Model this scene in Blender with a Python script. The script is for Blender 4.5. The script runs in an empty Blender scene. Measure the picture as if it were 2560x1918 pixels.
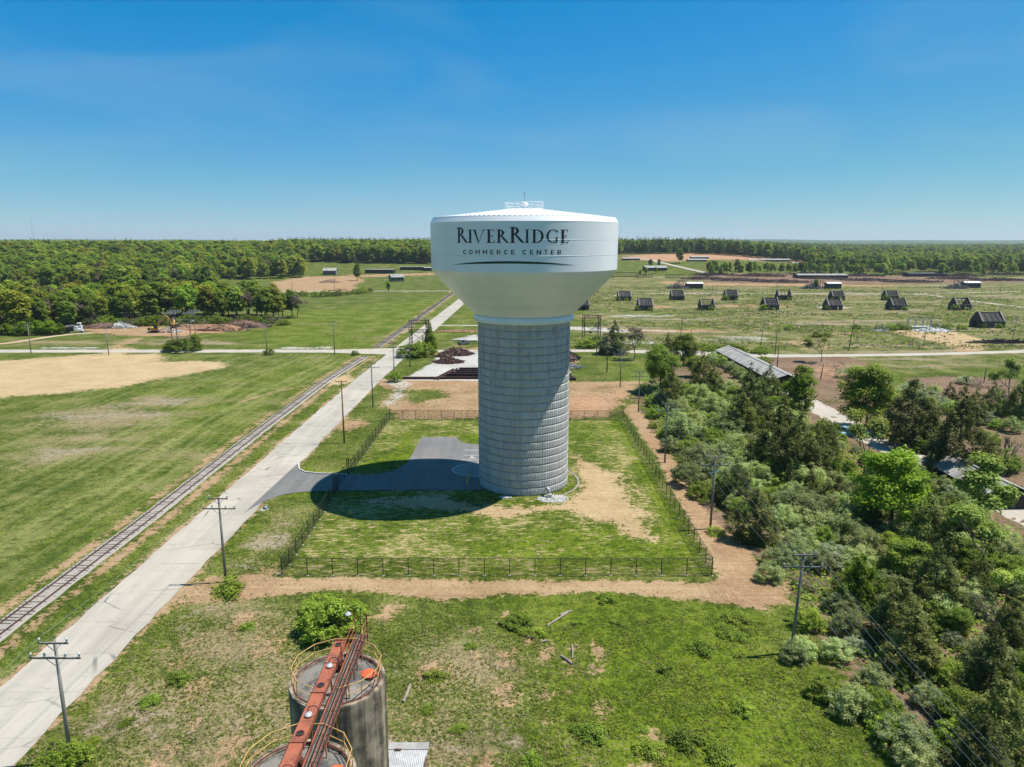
import bpy, math, random
import numpy as np
from mathutils import Vector, Matrix

# ------------------------------------------------------------------ camera, sky, sun, exposure
scene = bpy.context.scene
F_PX, CAM_H, ROW_H = 1774.0, 40.4, 603.0
PITCH = math.atan((959 - ROW_H) / F_PX)
cam_data = bpy.data.cameras.new('camera'); cam = bpy.data.objects.new('camera', cam_data)
scene.collection.objects.link(cam); scene.camera = cam
cam.location = (0, 0, CAM_H); cam.rotation_euler = (math.pi / 2 - PITCH, 0, 0)
cam_data.sensor_fit = 'HORIZONTAL'; cam_data.sensor_width = 36.0
cam_data.lens = 36.0 * F_PX / 2560.0
cam_data.clip_start = 1.0; cam_data.clip_end = 60000

SUN_EL, SUN_AZ = math.radians(64.5), math.radians(8.5)      # azimuth measured from +X towards +Y
sun_dir = Vector((math.cos(SUN_EL) * math.cos(SUN_AZ), math.cos(SUN_EL) * math.sin(SUN_AZ), math.sin(SUN_EL)))
sd = bpy.data.lights.new('sun', 'SUN'); sun = bpy.data.objects.new('sun', sd)
scene.collection.objects.link(sun); sd.energy = 5.0; sd.angle = math.radians(0.53); sd.color = (1.0, 0.955, 0.88)
sun.rotation_euler = sun_dir.to_track_quat('Z', 'Y').to_euler(); sun.location = (60, 10, 160)

world = bpy.data.worlds.new('World'); scene.world = world; world.use_nodes = True
wn = world.node_tree; wn.nodes.clear()
def W(t, **k):
    n = wn.nodes.new(t)
    for a, b in k.items(): setattr(n, a, b)
    return n
w_out = W('ShaderNodeOutputWorld'); w_bg = W('ShaderNodeBackground')
sky = W('ShaderNodeTexSky', sky_type='NISHITA', sun_disc=False)
sky.sun_elevation = SUN_EL; sky.sun_rotation = math.pi / 2 - SUN_AZ
sky.air_density = 1.0; sky.dust_density = 0.15; sky.ozone_density = 6.0; sky.altitude = 1500
# the photograph's saturated rendering of the clear sky: one curve per channel over the whole dome
w_sep = W('ShaderNodeSeparateColor'); w_com = W('ShaderNodeCombineColor'); wn.links.new(sky.outputs[0], w_sep.inputs[0])
def wm(op, x, y):
    n = W('ShaderNodeMath', operation=op)
    for k, q in enumerate((x, y)):
        if isinstance(q, bpy.types.NodeSocket): wn.links.new(q, n.inputs[k])
        else: n.inputs[k].default_value = q
    return n.outputs[0]
K_SKY = 0.085
w_r = wm('MAXIMUM', wm('MULTIPLY', wm('SUBTRACT', w_sep.outputs[0], 0.098 / K_SKY), 1.05), 0.012 / K_SKY)
w_g = wm('MULTIPLY', wm('POWER', wm('MULTIPLY', w_sep.outputs[1], K_SKY), 0.80), 0.95 / K_SKY)
w_sm = W('ShaderNodeMath', operation='SMOOTH_MIN'); wn.links.new(wm('MULTIPLY', w_sep.outputs[2], 1.62), w_sm.inputs[0]); w_sm.inputs[1].default_value = 0.70 / K_SKY; w_sm.inputs[2].default_value = 0.22 / K_SKY
w_b = w_sm.outputs[0]
for k, q in enumerate((w_r, w_g, w_b)): wn.links.new(q, w_com.inputs[k])
# very thin high cirrus veils
w_tc = W('ShaderNodeTexCoord'); w_map = W('ShaderNodeMapping'); w_map.inputs['Scale'].default_value = (1.6, 1.6, 7.0); w_map.inputs['Rotation'].default_value = (0.0, 0.16, 0.3)
w_noi = W('ShaderNodeTexNoise'); w_noi.inputs['Scale'].default_value = 1.7; w_noi.inputs['Detail'].default_value = 5; w_noi.inputs['Roughness'].default_value = 0.45; w_noi.inputs['Distortion'].default_value = 0.6
w_mr = W('ShaderNodeMapRange'); w_mr.inputs[1].default_value = 0.46; w_mr.inputs[2].default_value = 0.78; w_mr.inputs[4].default_value = 0.19
w_mix = W('ShaderNodeMixRGB'); w_mix.inputs[2].default_value = (5.2, 7.2, 8.2, 1)
wn.links.new(w_tc.outputs['Generated'], w_map.inputs[0]); wn.links.new(w_map.outputs[0], w_noi.inputs['Vector'])
wn.links.new(w_noi.outputs[0], w_mr.inputs[0]); wn.links.new(w_mr.outputs[0], w_mix.inputs[0])
wn.links.new(w_com.outputs[0], w_mix.inputs[1]); wn.links.new(w_mix.outputs[0], w_bg.inputs[0])
w_bg.inputs[1].default_value = 0.062
wn.links.new(w_bg.outputs[0], w_out.inputs[0])
scene.view_settings.view_transform = 'Standard'; scene.view_settings.look = 'None'
scene.view_settings.exposure = 0.46; scene.view_settings.gamma = 1.0
scene.render.engine = 'CYCLES'
scene.cycles.max_bounces = 10; scene.cycles.diffuse_bounces = 6; scene.cycles.transparent_max_bounces = 16
scene.cycles.use_denoising = True; scene.cycles.volume_bounces = 0

# ------------------------------------------------------------------ helpers
rnd = random.Random(7); C = scene.collection
cP, sP = math.cos(PITCH), math.sin(PITCH)
def sstep(a, b, x):
    t = np.clip((np.asarray(x, float) - a) / (b - a), 0, 1); return t * t * (3 - 2 * t)
def terrain(x, y):
    """gentle rise of the land beyond the fields, less of it to the east"""
    r = np.hypot(x, y); az = np.arctan2(x, np.maximum(y, 1e-3))
    A = 20 * (1 - 0.8 * sstep(0.24, 0.46, az))
    return A * sstep(690, 1150, r) * np.where(np.asarray(y) > 0, 1, 0)
def ground_at(px, py, z=0.0):
    """point of the land (or of the level z above it) seen at a photograph pixel"""
    u = (px - 1280) / F_PX; v = -(py - 959) / F_PX
    d = (u, cP + v * sP, -sP + v * cP); zz = z
    for _ in range(40):
        t = (zz - CAM_H) / d[2]; x, y = d[0] * t, d[1] * t
        zz = 0.5 * zz + 0.5 * (z + float(terrain(x, y)))
    return Vector((x, y, zz))
def scale_at(p):
    return F_PX / (p[1] * cP - (p[2] - CAM_H) * sP)
def height_at(p, py):
    """height above p's foot of a point straight above it seen in row py"""
    v = -(py - 959) / F_PX
    return CAM_H + p[1] / (cP + v * sP) * (-sP + v * cP) - p[2]

def tag(o, label=None, cat=None, group=None, kind=None):
    if label: o['label'] = label
    if cat: o['category'] = cat
    if group: o['group'] = group
    if kind: o['kind'] = kind
    return o
def link(o, parent=None):
    C.objects.link(o)
    if parent is not None: o.parent = parent
    return o
def thing(name, label, cat, loc=(0, 0, 0), rz=0.0, group=None):
    o = bpy.data.objects.new(name, None); link(o); o.empty_display_size = 0.3
    o.location = loc; o.rotation_euler = (0, 0, rz)
    return tag(o, label, cat, group)
def copy_tree(o, parent=None):
    c = o.copy(); link(c, parent)
    for ch in list(o.children): copy_tree(ch, c)
    return c
def drop(o):
    for ch in list(o.children): drop(ch)
    bpy.data.objects.remove(o)
class MB:
    """collects shapes and builds them as one mesh object"""
    def __init__(s): s.v = []; s.f = []
    def add(s, vs, fs):
        k = len(s.v); s.v += [tuple(p) for p in vs]; s.f += [tuple(i + k for i in f) for f in fs]; return s
    def hexa(s, p):
        return s.add(p, [(0, 3, 2, 1), (4, 5, 6, 7), (0, 1, 5, 4), (1, 2, 6, 5), (2, 3, 7, 6), (3, 0, 4, 7)])
    def box(s, c, d, rz=0.0, taper=1.0):
        x, y, z = d[0] / 2, d[1] / 2, d[2] / 2; cr, sr = math.cos(rz), math.sin(rz); P = []
        for zz, k in ((-z, 1.0), (z, taper)):
            for ax, ay in ((-x, -y), (x, -y), (x, y), (-x, y)):
                ax *= k; ay *= k
                P.append((c[0] + ax * cr - ay * sr, c[1] + ax * sr + ay * cr, c[2] + zz))
        return s.hexa(P)
    def beam(s, a, b, w, h, up=(0, 0, 1)):
        a, b = Vector(a), Vector(b); d = (b - a).normalized(); u = Vector(up)
        if abs(d.dot(u)) > 0.98: u = Vector((0, 1, 0))
        r = d.cross(u).normalized(); u = r.cross(d)
        P = []
        for q in (a, b):
            for i, j in ((-1, -1), (1, -1), (1, 1), (-1, 1)): P.append(q + r * (i * w / 2) + u * (j * h / 2))
        return s.hexa(P)
    def tube(s, pts, rad, n=6, cap=True):
        pts = [Vector(p) for p in pts]
        if not isinstance(rad, (list, tuple)): rad = [rad] * len(pts)
        k = len(s.v); prev = None
        for i, p in enumerate(pts):
            d = (pts[min(i + 1, len(pts) - 1)] - pts[max(i - 1, 0)]).normalized()
            if prev is None:
                a = Vector((1, 0, 0)) if abs(d.x) < 0.9 else Vector((0, 1, 0)); prev = d.cross(a).normalized()
            r = (prev - d * prev.dot(d)).normalized(); prev = r; q = d.cross(r)
            for j in range(n):
                t = 2 * math.pi * j / n; s.v.append(tuple(p + (r * math.cos(t) + q * math.sin(t)) * rad[i]))
        for i in range(len(pts) - 1):
            for j in range(n):
                a = k + i * n + j; b = k + i * n + (j + 1) % n; s.f.append((a, b, b + n, a + n))
        if cap:
            s.f.append(tuple(k + j for j in reversed(range(n)))); m = k + (len(pts) - 1) * n; s.f.append(tuple(m + j for j in range(n)))
        return s
    def lathe(s, prof, n=32, c=(0, 0, 0), a0=0.0, a1=2 * math.pi, cap=False):
        full = abs(a1 - a0 - 2 * math.pi) < 1e-6; m = n if full else n + 1; k = len(s.v)
        for r, z in prof:
            for j in range(m):
                t = a0 + (a1 - a0) * j / n; s.v.append((c[0] + r * math.cos(t), c[1] + r * math.sin(t), c[2] + z))
        for i in range(len(prof) - 1):
            for j in range(n):
                a = k + i * m + j; b = k + i * m + (j + 1) % m; s.f.append((a, b, b + m, a + m))
        if cap:
            s.f.append(tuple(k + j for j in reversed(range(m)))); q = k + (len(prof) - 1) * m; s.f.append(tuple(q + j for j in range(m)))
        return s
    def prism(s, poly, z0, z1):
        n = len(poly)
        vs = [(p[0], p[1], z0) for p in poly] + [(p[0], p[1], z1) for p in poly]
        return s.add(vs, [tuple(reversed(range(n))), tuple(range(n, 2 * n))] + [(i, (i + 1) % n, n + (i + 1) % n, n + i) for i in range(n)])
    def prism_x(s, poly, x0, x1):
        n = len(poly)
        vs = [(x0, p[0], p[1]) for p in poly] + [(x1, p[0], p[1]) for p in poly]
        return s.add(vs, [tuple(range(n)), tuple(reversed(range(n, 2 * n)))] + [(i, n + i, n + (i + 1) % n, (i + 1) % n) for i in range(n)])
    def mesh(s, name, m, smooth=False):
        me = bpy.data.meshes.new(name); me.from_pydata(s.v, [], s.f); me.materials.append(m)
        if smooth: me.shade_smooth()
        me.update(); return me
    def build(s, name, m, parent=None, smooth=False, loc=None):
        o = bpy.data.objects.new(name, s.mesh(name, m, smooth)); link(o, parent)
        if loc is not None: o.location = loc
        return o
def bevel(o, w=0.03, seg=2):
    b = o.modifiers.new('bevel', 'BEVEL'); b.width = w; b.segments = seg; b.limit_method = 'ANGLE'; return o

# ------------------------------------------------------------------ materials
def shader(name):
    m = bpy.data.materials.new(name); m.use_nodes = True; t = m.node_tree; b = t.nodes['Principled BSDF']; return m, t, b
def N(t, typ, ins=None, **k):
    n = t.nodes.new(typ)
    for a, b in k.items(): setattr(n, a, b)
    for a, b in (ins or {}).items():
        if isinstance(b, bpy.types.NodeSocket): t.links.new(b, n.inputs[a])
        else: n.inputs[a].default_value = b
    return n
def c4(c): return (c[0], c[1], c[2], 1)
def mixc(t, f, a, b, mode='MIX'):
    n = N(t, 'ShaderNodeMixRGB', blend_type=mode)
    for i, q in enumerate((f, a, b)):
        if isinstance(q, bpy.types.NodeSocket): t.links.new(q, n.inputs[i])
        else: n.inputs[i].default_value = q if i == 0 else c4(q)
    return n.outputs[0]
def ramp(t, v, lo, hi):
    n = N(t, 'ShaderNodeMapRange', {0: v, 1: lo, 2: hi}, interpolation_type='SMOOTHSTEP'); return n.outputs[0]
def noise(t, vec, sc, det=3, rough=0.55, dist=0.0):
    return N(t, 'ShaderNodeTexNoise', {'Vector': vec, 'Scale': sc, 'Detail': det, 'Roughness': rough, 'Distortion': dist}).outputs[0]
def mth(t, op, a, b=0.0):
    return N(t, 'ShaderNodeMath', {0: a, 1: b}, operation=op).outputs[0]
def plain(name, c1, c2=None, sc=1.0, rough=0.7, metal=0.0, bump=0.0, stretch=(1, 1, 1), rand=0.0, spec=0.3, det=5, lo=0.35, hi=0.65):
    """two-tone worn surface: fine noise between two real colours"""
    m, t, b = shader(name); c2 = c2 or tuple(x * 0.75 for x in c1)
    tc = N(t, 'ShaderNodeTexCoord'); mp = N(t, 'ShaderNodeMapping', {0: tc.outputs['Object'], 'Scale': stretch})
    n1 = noise(t, mp.outputs[0], sc, det); n2 = noise(t, mp.outputs[0], sc * 7.3, 3)
    f = ramp(t, mth(t, 'ADD', mth(t, 'MULTIPLY', n1, 0.7), mth(t, 'MULTIPLY', n2, 0.3)), lo, hi)
    col = mixc(t, f, c1, c2)
    if rand:
        oi = N(t, 'ShaderNodeObjectInfo'); hv = N(t, 'ShaderNodeHueSaturation', {'Color': col, 'Value': N(t, 'ShaderNodeMapRange', {0: oi.outputs['Random'], 3: 1 - rand, 4: 1 + rand}).outputs[0]}); col = hv.outputs[0]
    t.links.new(col, b.inputs['Base Color'])
    b.inputs['Roughness'].default_value = rough; b.inputs['Metallic'].default_value = metal; b.inputs['Specular IOR Level'].default_value = spec
    if bump:
        bp = N(t, 'ShaderNodeBump', {'Height': mth(t, 'ADD', n1, mth(t, 'MULTIPLY', n2, 0.5)), 'Strength': bump, 'Distance': 0.05}); t.links.new(bp.outputs[0], b.inputs['Normal'])
    return m
def streaked(name, base, dark, sc=(1.2, 1.2, 0.06), rough=0.85, amount=(0.42, 0.68), bump=0.15, rand=0.0, spec=0.2):
    """weathered wall with stains running down it"""
    m, t, b = shader(name); tc = N(t, 'ShaderNodeTexCoord')
    mp = N(t, 'ShaderNodeMapping', {0: tc.outputs['Object'], 'Scale': sc})
    st = noise(t, mp.outputs[0], 1.0, 5, 0.6); bl = noise(t, tc.outputs['Object'], 0.9, 5); fi = noise(t, tc.outputs['Object'], 9.0, 3)
    f = ramp(t, mth(t, 'ADD', mth(t, 'MULTIPLY', st, 0.7), mth(t, 'MULTIPLY', bl, 0.3)), *amount)
    col = mixc(t, f, base, dark); col = mixc(t, mth(t, 'MULTIPLY', ramp(t, fi, 0.4, 0.7), 0.35), col, tuple(x * 0.7 for x in base))
    if rand:
        oi = N(t, 'ShaderNodeObjectInfo'); col = N(t, 'ShaderNodeHueSaturation', {'Color': col, 'Value': N(t, 'ShaderNodeMapRange', {0: oi.outputs['Random'], 3: 1 - rand, 4: 1 + rand}).outputs[0]}).outputs[0]
    t.links.new(col, b.inputs['Base Color']); b.inputs['Roughness'].default_value = rough; b.inputs['Specular IOR Level'].default_value = spec
    if bump:
        bp = N(t, 'ShaderNodeBump', {'Height': fi, 'Strength': bump, 'Distance': 0.03}); t.links.new(bp.outputs[0], b.inputs['Normal'])
    return m
def leaf(name, dark, mid, light, hue=0.012, transl=0.48, rough=0.6):
    m, t, b = shader(name); at = N(t, 'ShaderNodeAttribute', attribute_name='lv'); oi = N(t, 'ShaderNodeObjectInfo')
    cr = N(t, 'ShaderNodeValToRGB'); t.links.new(at.outputs['Fac'], cr.inputs[0])
    cr.color_ramp.elements[0].color = c4(dark); cr.color_ramp.elements[1].color = c4(light); e = cr.color_ramp.elements.new(0.55); e.color = c4(mid)
    hv = N(t, 'ShaderNodeHueSaturation', {'Color': cr.outputs[0], 'Hue': N(t, 'ShaderNodeMapRange', {0: oi.outputs['Random'], 3: 0.5 - hue, 4: 0.5 + hue}).outputs[0],
        'Value': N(t, 'ShaderNodeMapRange', {0: mth(t, 'FRACT', mth(t, 'MULTIPLY', oi.outputs['Random'], 7.31)), 3: 0.62, 4: 1.38}).outputs[0]})
    t.links.new(hv.outputs[0], b.inputs['Base Color']); b.inputs['Roughness'].default_value = rough; b.inputs['Specular IOR Level'].default_value = 0.25
    tr = N(t, 'ShaderNodeBsdfTranslucent', {'Color': mixc(t, 1.0, hv.outputs[0], (1.0, 1.15, 0.5), 'MULTIPLY')})
    mx = N(t, 'ShaderNodeMixShader', {0: transl, 1: b.outputs[0], 2: tr.outputs[0]})
    t.links.new(mx.outputs[0], t.nodes['Material Output'].inputs[0]); return m

M = {}
M['bark'] = plain('bark', (0.12, 0.095, 0.07), (0.05, 0.04, 0.03), 3.0, 0.9, bump=0.4, stretch=(1, 1, 0.2))
M['pale_bark'] = plain('pale_bark', (0.24, 0.20, 0.16), (0.12, 0.10, 0.085), 3.0, 0.9, stretch=(1, 1, 0.2))
M['leaf_broad'] = leaf('leaf_broad', (0.092, 0.145, 0.014), (0.22, 0.3, 0.033), (0.389, 0.453, 0.064))
M['leaf_bright'] = leaf('leaf_bright', (0.099, 0.164, 0.006), (0.204, 0.295, 0.014), (0.321, 0.414, 0.032))
M['leaf_cedar'] = leaf('leaf_cedar', (0.050, 0.062, 0.012), (0.130, 0.152, 0.030), (0.255, 0.270, 0.065), transl=0.3)
M['leaf_olive'] = leaf('leaf_olive', (0.171, 0.218, 0.071), (0.383, 0.437, 0.171), (0.588, 0.6, 0.328))
M['leaf_pale'] = leaf('leaf_pale', (0.17, 0.2, 0.12), (0.31, 0.35, 0.22), (0.48, 0.5, 0.37))
M['leaf_lime'] = leaf('leaf_lime', (0.14, 0.189, 0.023), (0.278, 0.354, 0.053), (0.418, 0.468, 0.108), transl=0.4)
M['leaf_brown'] = leaf('leaf_brown', (0.070, 0.055, 0.035), (0.150, 0.120, 0.080), (0.250, 0.210, 0.150), transl=0.1)
M['leaf_wood'] = leaf('leaf_wood', (0.111, 0.151, 0.014), (0.27, 0.329, 0.034), (0.423, 0.464, 0.068), hue=0.036)
M['leaf_pine'] = leaf('leaf_pine', (0.049, 0.086, 0.024), (0.112, 0.173, 0.041), (0.198, 0.263, 0.068))
M['steel_white'] = plain('white_tank_paint', (0.80, 0.81, 0.82), (0.76, 0.77, 0.785), 0.35, 0.32, spec=0.45, stretch=(1, 1, 0.25))
M['steel_white_rail'] = plain('white_rail_paint', (0.82, 0.82, 0.82), (0.7, 0.7, 0.7), 2, 0.4)
M['seam'] = plain('weld_seam_paint', (0.72, 0.73, 0.75), (0.62, 0.62, 0.62), 2.0, 0.45)
M['ink'] = plain('black_lettering_paint', (0.012, 0.012, 0.014), (0.02, 0.02, 0.022), 1.0, 0.4)
M['green_ink'] = plain('dark_green_paint', (0.0, 0.045, 0.014), (0.0, 0.035, 0.012), 1.0, 0.4)
M['shaft'] = streaked('tower_concrete', (0.51, 0.50, 0.48), (0.26, 0.26, 0.255), (1.3, 1.3, 0.07), amount=(0.42, 0.72), bump=0.2, rand=0.10)
M['shaft_groove'] = plain('dark_joint', (0.17, 0.17, 0.168), (0.34, 0.34, 0.335), 0.8, 0.9)
M['concrete'] = plain('kerb_concrete', (0.56, 0.54, 0.49), (0.42, 0.40, 0.36), 1.2, 0.9, bump=0.15)
M['old_concrete'] = streaked('old_silo_concrete', (0.38, 0.31, 0.225), (0.062, 0.053, 0.045), (0.75, 0.75, 0.035), amount=(0.44, 0.60), bump=0.25)
M['silo_roof'] = plain('silo_roof_concrete', (0.235, 0.215, 0.185), (0.075, 0.072, 0.068), 0.55, 0.92, bump=0.3, lo=0.40, hi=0.60)
M['rust_red'] = plain('red_oxide_paint', (0.36, 0.112, 0.060), (0.15, 0.055, 0.040), 1.3, 0.6, bump=0.1, lo=0.42, hi=0.7)
M['rust_dark'] = plain('rusty_steel', (0.16, 0.055, 0.035), (0.07, 0.032, 0.025), 2.0, 0.8, lo=0.4, hi=0.6)
M['orange_hatch'] = plain('orange_hatch_paint', (0.60, 0.13, 0.05), (0.40, 0.08, 0.04), 2.0, 0.55)
M['yellow_rail'] = plain('faded_yellow_paint', (0.56, 0.37, 0.12), (0.40, 0.23, 0.08), 3.0, 0.55)
M['grating'] = plain('dark_grating', (0.045, 0.042, 0.038), (0.09, 0.08, 0.07), 6.0, 0.8)
M['lamp_white'] = plain('lamp_enamel', (0.74, 0.74, 0.74), (0.5, 0.5, 0.5), 3.0, 0.35)
M['dark_steel'] = plain('black_coated_steel', (0.020, 0.020, 0.022), (0.03, 0.03, 0.03), 2.0, 0.5)
M['galv'] = plain('galvanised_steel', (0.42, 0.43, 0.44), (0.30, 0.31, 0.32), 1.5, 0.45, metal=0.5)
M['pole_wood'] = plain('weathered_pole_wood', (0.27, 0.25, 0.22), (0.15, 0.138, 0.12), 2.5, 0.9, stretch=(1, 1, 0.08), rand=0.12)
M['new_wood'] = plain('treated_brown_wood', (0.26, 0.145, 0.055), (0.17, 0.10, 0.05), 2.5, 0.85, stretch=(1, 1, 0.08))
M['dark_wood'] = plain('charred_wood', (0.060, 0.050, 0.042), (0.030, 0.027, 0.025), 2.0, 0.9, rand=0.2)
M['grey_wood'] = plain('grey_weathered_boards', (0.23, 0.22, 0.205), (0.12, 0.115, 0.11), 1.5, 0.9, stretch=(1, 1, 0.2), rand=0.12)
M['porcelain'] = plain('porcelain', (0.62, 0.66, 0.66), (0.5, 0.53, 0.53), 4.0, 0.25, spec=0.5)
M['wire'] = plain('weathered_wire', (0.34, 0.38, 0.36), (0.28, 0.31, 0.30), 4.0, 0.4, metal=0.6)
M['rail'] = plain('rusty_rail', (0.115, 0.062, 0.045), (0.075, 0.045, 0.036), 2.0, 0.6)
M['sleeper'] = plain('sleeper_timber', (0.105, 0.085, 0.07), (0.06, 0.05, 0.045), 2.0, 0.9, rand=0.35)
M['ballast'] = plain('grey_ballast', (0.37, 0.335, 0.295), (0.24, 0.215, 0.19), 6.0, 0.95, bump=0.6)
M['yellow_paint'] = plain('yellow_machine_paint', (0.62, 0.33, 0.02), (0.50, 0.27, 0.03), 1.5, 0.45)
M['safety_yellow'] = plain('safety_yellow_paint', (0.70, 0.50, 0.01), (0.60, 0.42, 0.02), 1.5, 0.45)
M['black_rubber'] = plain('black_rubber', (0.022, 0.022, 0.022), (0.04, 0.038, 0.035), 3.0, 0.8)
M['truck_black'] = plain('black_truck_paint', (0.022, 0.022, 0.024), (0.035, 0.034, 0.033), 1.0, 0.4)
M['truck_white'] = plain('white_truck_paint', (0.72, 0.73, 0.74), (0.62, 0.62, 0.62), 1.0, 0.3)
M['glass'] = plain('tinted_glass', (0.03, 0.04, 0.05), (0.025, 0.03, 0.04), 1.0, 0.08, spec=0.6)
M['slate_paint'] = plain('slate_car_paint', (0.10, 0.115, 0.125), (0.08, 0.09, 0.1), 1.0, 0.3)
M['blue_paint'] = plain('blue_plastic', (0.02, 0.20, 0.36), (0.02, 0.15, 0.28), 1.0, 0.45)
M['pale_blue'] = plain('pale_blue_plastic', (0.30, 0.46, 0.55), (0.22, 0.36, 0.45), 1.0, 0.45)
M['ruin'] = streaked('blackened_concrete', (0.075, 0.072, 0.068), (0.030, 0.030, 0.030), (0.5, 0.5, 0.1), rand=0.15)
M['ruin_edge'] = plain('bleached_coping', (0.33, 0.30, 0.265), (0.19, 0.17, 0.15), 1.0, 0.9)
M['metal_roof'] = streaked('grey_tin_roof', (0.36, 0.345, 0.32), (0.22, 0.21, 0.195), (0.4, 0.4, 0.4), rough=0.75, rand=0.10, spec=0.2)
M['white_roof'] = plain('white_metal_roof', (0.78, 0.79, 0.79), (0.68, 0.68, 0.68), 0.5, 0.4)
M['rubble_white'] = plain('pale_rubble', (0.62, 0.61, 0.58), (0.40, 0.39, 0.37), 1.5, 0.9, rand=0.2)
M['shed_tin'] = plain('pale_worn_tin', (0.50, 0.50, 0.49), (0.36, 0.355, 0.35), 1.5, 0.5)
M['stone'] = plain('riprap_stone', (0.55, 0.54, 0.52), (0.38, 0.37, 0.36), 2.5, 0.9)
M['scrap'] = plain('rusty_scrap', (0.15, 0.075, 0.055), (0.055, 0.035, 0.032), 1.6, 0.8)
M['beam_brown'] = plain('brown_primed_beam', (0.095, 0.045, 0.036), (0.060, 0.032, 0.028), 0.8, 0.6, rand=0.25)
M['brush'] = plain('dead_branches', (0.19, 0.13, 0.105), (0.10, 0.07, 0.06), 1.0, 0.9)
M['earth'] = plain('dug_earth', (0.36, 0.20, 0.11), (0.25, 0.14, 0.085), 0.6, 0.95, bump=0.5)
M['brown_earth'] = plain('brown_earth', (0.22, 0.14, 0.09), (0.14, 0.09, 0.06), 0.8, 0.95, bump=0.5)
M['log'] = plain('bleached_log', (0.34, 0.29, 0.23), (0.20, 0.165, 0.13), 2.0, 0.9)
M['paint_white'] = plain('white_road_paint', (0.75, 0.75, 0.75), (0.62, 0.62, 0.62), 2.0, 0.7)
M['grass_tuft'] = leaf('grass_tuft', (0.085, 0.115, 0.012), (0.175, 0.215, 0.026), (0.270, 0.300, 0.060), transl=0.2)
M['straw_tuft'] = leaf('straw_tuft', (0.20, 0.155, 0.085), (0.34, 0.27, 0.15), (0.48, 0.39, 0.23), transl=0.1)

# ------------------------------------------------------------------ ground sheet
def grow(a, b, first, ratio):
    out = [a]; st = first
    while out[-1] < b: out.append(out[-1] + st); st *= ratio
    return out
ylines = [-400, -200, -100, -40, 0, 20] + list(np.arange(34, 168, 0.62)) + grow(168, 1400, 0.64, 1.0065)[0:] + grow(1420, 12000, 22, 1.07)
ylines = np.array(sorted(set(round(min(float(v), 12000.0), 3) for v in ylines)))
xr = grow(98, 1100, 0.72, 1.014) + grow(1120, 9000, 24, 1.12); xl = grow(72, 1100, 0.72, 1.014) + grow(1120, 9000, 24, 1.12)
xlines = np.array(sorted(set(max(-9000.0, min(9000.0, float(v))) for v in [-v for v in xl] + list(np.arange(-71.3, 98, 0.7)) + xr)))
GX, GY = np.meshgrid(xlines, ylines); gx, gy = GX.ravel(), GY.ravel(); NG = len(gx)
def inside_mask(poly, soft):
    """1 inside the outline, 0 outside, fading over +-soft metres"""
    P = np.array([(p[0], p[1]) for p in poly], float); m = np.zeros(NG)
    soft = max(soft * 1.7, 1.0); lo, hi = P.min(0) - soft, P.max(0) + soft
    idx = np.nonzero((gx > lo[0]) & (gx < hi[0]) & (gy > lo[1]) & (gy < hi[1]))[0]
    if len(idx) == 0: return m
    x, y = gx[idx], gy[idx]; ins = np.zeros(len(idx), bool); d2 = np.full(len(idx), 1e18)
    for i in range(len(P)):
        a, b = P[i], P[(i + 1) % len(P)]
        c = ((a[1] > y) != (b[1] > y)); 
        with np.errstate(divide='ignore', invalid='ignore'):
            ins ^= c & (x < (b[0] - a[0]) * (y - a[1]) / (b[1] - a[1] + 1e-12) + a[0])
        e = b - a; L = max(e @ e, 1e-9); t = np.clip(((x - a[0]) * e[0] + (y - a[1]) * e[1]) / L, 0, 1)
        d2 = np.minimum(d2, (x - a[0] - t * e[0]) ** 2 + (y - a[1] - t * e[1]) ** 2)
    d = np.sqrt(d2) * np.where(ins, 1, -1)
    m[idx] = sstep(-soft, soft, d); return m
def PX(*pts): return [ground_at(*p) for p in pts]
L = {k: np.zeros(NG) for k in ('dirt', 'red', 'gravel', 'dry', 'lush', 'streak', 'mulch', 'straw', 'wood', 'cream', 'track')}
def paint(layer, poly, soft, val=1.0):
    m = inside_mask(poly, soft); L[layer] = L[layer] * (1 - m) + val * m if val < 0 else np.maximum(L[layer], m * val)
def erase(layer, poly, soft, k=1.0): L[layer] *= 1 - k * inside_mask(poly, soft)
# whole regions
L['dry'] += 0.36
paint('streak', [(-600, 40), (-57.5, 40), (-57.5, 256), (-600, 256)], 1.2, 1.0)
paint('dry', PX((0, 1040), (380, 985), (560, 985), (330, 1130), (0, 1200)), 14, 0.78)
paint('dry', PX((1430, 880), (1430, 690), (2700, 690), (2700, 920), (2200, 950), (1900, 890)), 12, 0.60)
paint('dry', PX((0, 868), (0, 845), (520, 845), (740, 868)), 6, 0.66)
paint('dry', [(-38.5, 38), (-38.5, 106), (-29, 106), (-28.3, 81), (-20, 76), (-14, 60), (-13, 38)], 4, 0.70)
paint('dry', [(-14, 38), (-14, 70), (4, 70), (6, 50), (6, 38)], 5, 0.74)
L['dry'] *= 1 - 0.75 * inside_mask([(6, 38), (3, 62), (2, 76), (27, 74), (27, 38)], 5)
paint('lush', [(5, 38), (2, 62), (1, 77), (27, 72), (29, 38)], 5, 0.85)
paint('lush', PX((640, 790), (1140, 740), (1100, 800), (940, 870), (640, 870)), 10, 0.75)
paint('lush', PX((300, 985), (560, 950), (800, 890), (900, 890), (640, 1040), (330, 1350), (200, 1400), (480, 1100)), 10, 0.65)
paint('lush', PX((1100, 850), (1190, 800), (1190, 770), (1150, 780), (1095, 830)), 3, 0.7)
paint('lush', [(-57, 270), (-57, 340), (-51, 340), (-52, 270)], 2, 0.5)
paint('lush', [(-46.9, 40), (-46.9, 255), (-49.6, 255), (-49.6, 40)], 0.8, 0.35)
paint('lush', [(-38.8, 40), (-38.8, 98), (-34, 98), (-34, 60), (-33, 40)], 1.6, 0.6)
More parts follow.
